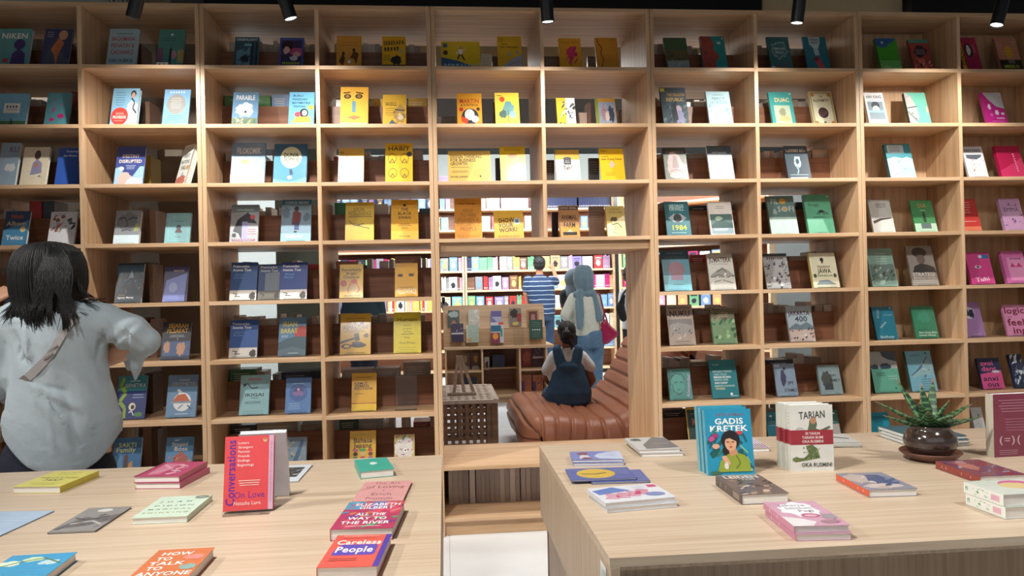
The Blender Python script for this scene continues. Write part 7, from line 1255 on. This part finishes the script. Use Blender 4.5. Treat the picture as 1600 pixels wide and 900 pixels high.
# child with the slate scarf behind her
def scarf2(G, root): fuse([('e', G['head']+Vector((0, 0, .02)), (.115, .12, .13)), ('c', G['neck'], G['neck']-Vector((0, 0, .08)), .1, .12)], 'head_scarf', M['hijab2'], root, .011, 3)
person('person in a slate headscarf and black t-shirt beside the scarfed woman', 9.3, dict(head=(896, 438), neck=(895, 450), shl=(882, 460), shr=(905, 460), ell=(881, 476), elr=(908, 478), wrl=(884, 492, .12), wrr=(904, 492, .1), hipl=(889, 502), hipr=(900, 502)), (-.2, 1, 0),
       lambda G, r, P_, Y: [('t_shirt', 'blackcloth', tee(G, bottom=P(895, 505, 9.3).z, sl=.7)), ('trousers', 'navy', jeans(G))], scarf2, 'skin', .013, .1)
# partly hidden person by the right jamb
pr, G = person('person in white with a black bag, half hidden behind the passage jamb', 8.9, dict(head=(984, 431), neck=(986, 448), shl=(975, 460), shr=(1008, 460), ell=(972, 484), elr=(1012, 484), wrl=(975, 503, .1), wrr=(1010, 503, .1), hipl=(985, 506), hipr=(999, 506)), (.4, 1, 0),
       lambda G, r, P_, Y: [('t_shirt', 'white_cloth', tee(G, sl=.95)), ('trousers', 'navy', jeans(G))], lambda G, r: short_hair(G, r), 'skin', .013)
o = fuse([('c', P(975, 462, 8.7), P(969, 480, 8.7), .02, .05, .7), ('c', P(969, 480, 8.7), P(974, 497, 8.7), .055, .045, .7)], 'shoulder_bag', M['blackcloth'], None, .012, 3, off=P(972, 480, 8.7))
q = MB(); q.tube([P(970, 470, 8.68), P(973, 460, 8.72), P(979, 452, 8.8), P(984, 455, 8.98), P(976, 470, 8.98)], .012, 6); q.build('bag_strap', M['blackcloth'], o, smooth=True)
tag(o, 'black shoulder bag at the right edge of the passage', 'bag')
# person in navy seen through the sixth shelf
person('person in a dark navy top, seen through the cells left of the passage', 8.0, dict(head=(568, 432), neck=(568, 452), shl=(545, 470), shr=(591, 470), ell=(538, 500), elr=(597, 502), wrl=(545, 525, .1), wrr=(590, 525, .1), hipl=(560, 528), hipr=(576, 528)), (0, 1, 0),
       lambda G, r, P_, Y: [('top', 'tealcloth', tee(G, sl=.95, depth=.14)), ('trousers', 'navy', jeans(G))], lambda G, r: short_hair(G, r), 'skin', .013)
# girl sitting on the leather seat
GY = 6.1
def P6(u, v, dy=0): return P(u, v, GY+dy)
gr = thing('person', 'girl in denim overalls and white t-shirt sitting with her back to us', 'person', P6(888, 630))
gh = P6(885, 520)
sk = head_parts(gh, .09, Vector((-.15, 1, 0)).normalized())+[('c', P6(886, 552), P6(885, 530), .04, .038), ('l', [(P6(888, 622), .15, .11), (P6(888, 590), .13, .095), (P6(887, 562), .14, .085), (P6(887, 548), .06, .05)])]
el, wr = P6(925, 593), P6(915, 612, .2)
sk += [('c', P6(908, 556), el, .036, .033), ('c', el, wr, .033, .022)]+hand(wr, (-.2, 1, -.1), (0, 0, -1), .8)
el, wr = P6(853, 590, .05), P6(866, 608, .25)
sk += [('c', P6(866, 556), el, .036, .03), ('c', el, wr, .03, .022)]+hand(wr, (.3, 1, -.1), (0, 0, -1), .8)
for sx, u in ((-.08, 872), (.08, 905)): sk += [('c', P6(u, 620), P6(u-12, 616, .36), .075, .055), ('c', P6(u-12, 616, .36), Vector((P6(u-14, 616, .36).x-.1, GY+.42, .12)), .05, .035), ('c', Vector((P6(u-14, 616, .36).x-.1, GY+.42, .10)), Vector((P6(u-14, 616, .36).x-.14, GY+.54, .07)), .034, .028)]
fuse(sk, 'body', M['skin2'], gr, .008, 4); face(gr, gh, .09, Vector((-.15, 1, 0)).normalized(), None)
fuse([('l', [(P6(888, 600), .135, .1), (P6(887, 575), .14, .098), (P6(887, 558), .15, .088), (P6(886.5, 549), .10, .065), (P6(886, 543), .052, .05)]), ('c', P6(866, 557), P6(855, 578, .01), .052, .050), ('c', P6(908, 557), P6(921, 573, .0), .052, .052), ('c', P6(857, 572), P6(862, 592), .035, .03)], 't_shirt', M['white_cloth'], gr, .007, 4)
fuse([('l', [(P6(889, 632), .15, .11), (P6(889, 627), .182, .135), (P6(889, 612), .188, .138), (P6(889, 597), .165, .124), (P6(888, 580), .142, .113), (P6(888, 568), .128, .108), (P6(887, 563), .11, .09)]), ('c', P6(876, 566, -.068), P6(870, 547, -.065), .05, .038, .8), ('c', P6(899, 566, -.068), P6(904, 547, -.065), .05, .038, .8), ('c', P6(870, 547, -.06), P6(871, 544, .05), .036, .034), ('c', P6(904, 547, -.06), P6(903, 544, .05), .036, .034), ('c', P6(878, 573, -.075), P6(896, 573, -.075), .045, .045)]
     + [x for u in (872, 905) for x in (('c', P6(u, 618), P6(u-12, 616, .36), .1, .075), ('c', P6(u-12, 616, .36), Vector((P6(u-14, 616, .36).x-.1, GY+.42, .16)), .07, .06))], 'overalls', M['denim_vdk'], gr, .007, 4)
fuse([('e', gh+Vector((0, -.01, .02)), (.078, .082, .082)), ('e', gh+Vector((0, -.045, -.025)), (.066, .05, .065)), ('e', P6(885, 522, -.1), (.036, .03, .036)), ('c', P6(889, 532, -.08), P6(894, 541, -.085), .022, .012), ('c', P6(894, 541, -.085), P6(892, 547, -.08), .012, .005)], 'hair', M['hair'], gr, .005, 2, lambda co, no: co+no*.0015*math.sin(co.x*260)*math.sin(co.z*150))
q = MB()
for dx in (-.006, .008): q.tube([P6(885, 513, -.135)+Vector((dx, 0, .012)), P6(885, 513, -.138)+Vector((dx, 0, -.012))], .0035, 6)
q.build('hair_clip', M['metal'], gr)
# a browsing hand at the left edge
AY = 3.85
def hair_b(G, root): short_hair(G, root)
person('person almost out of frame at the left, a hand reaching into the shelf', 3.55, dict(head=(-190, 395), neck=(-185, 440), shl=(-245, 478), shr=(-125, 478), ell=(-250, 560), elr=(-85, 520, .1), wrl=(-225, 610, .15), wrr=(-14, 470, .28), hipl=(-210, 640), hipr=(-155, 640)), (.4, 1, 0),
       lambda G, r, P_, Y: [('blouse', 'white_cloth', tee(G, sl=.95)+[('c', G['elr'], G['elr'].lerp(G['wrr'], .88), .055, .04)]), ('trousers', 'navy', jeans(G))], hair_b, 'skin_l', .008)

# ------------------------------------------------------------------ small background books: the largest stay single things, the rest become one piece of stuff
n_main = sum(1 for o in bpy.data.objects if o.parent is None and o.get('category') == 'book')-len(MINOR)
MINOR.sort(key=lambda a: -a[0]); keep = max(0, 298-n_main); rest = [o for a, o in MINOR[keep:]]
vs, fs, cols = [], [], []
for o in rest:
    b0 = len(vs); mw = Matrix.LocRotScale(o.location, o.rotation_euler, None); me = o.data
    vs += [tuple(mw @ v.co) for v in me.vertices]; at = me.color_attributes['ink'].data
    for p in me.polygons: fs.append(tuple(b0+i for i in p.vertices)); cols += list(at[p.loop_start].color)*len(p.vertices)
    bpy.data.objects.remove(o)
me = bpy.data.meshes.new('background_books'); me.from_pydata(vs, [], fs); at = me.color_attributes.new('ink', 'FLOAT_COLOR', 'CORNER'); at.data.foreach_set('color', cols); me.materials.append(M['ink'])
o = bpy.data.objects.new('background_books', me); C.objects.link(o)
tag(o, 'rows of small distant books on the rear shelves and far bookcases', 'books', None, 'stuff')
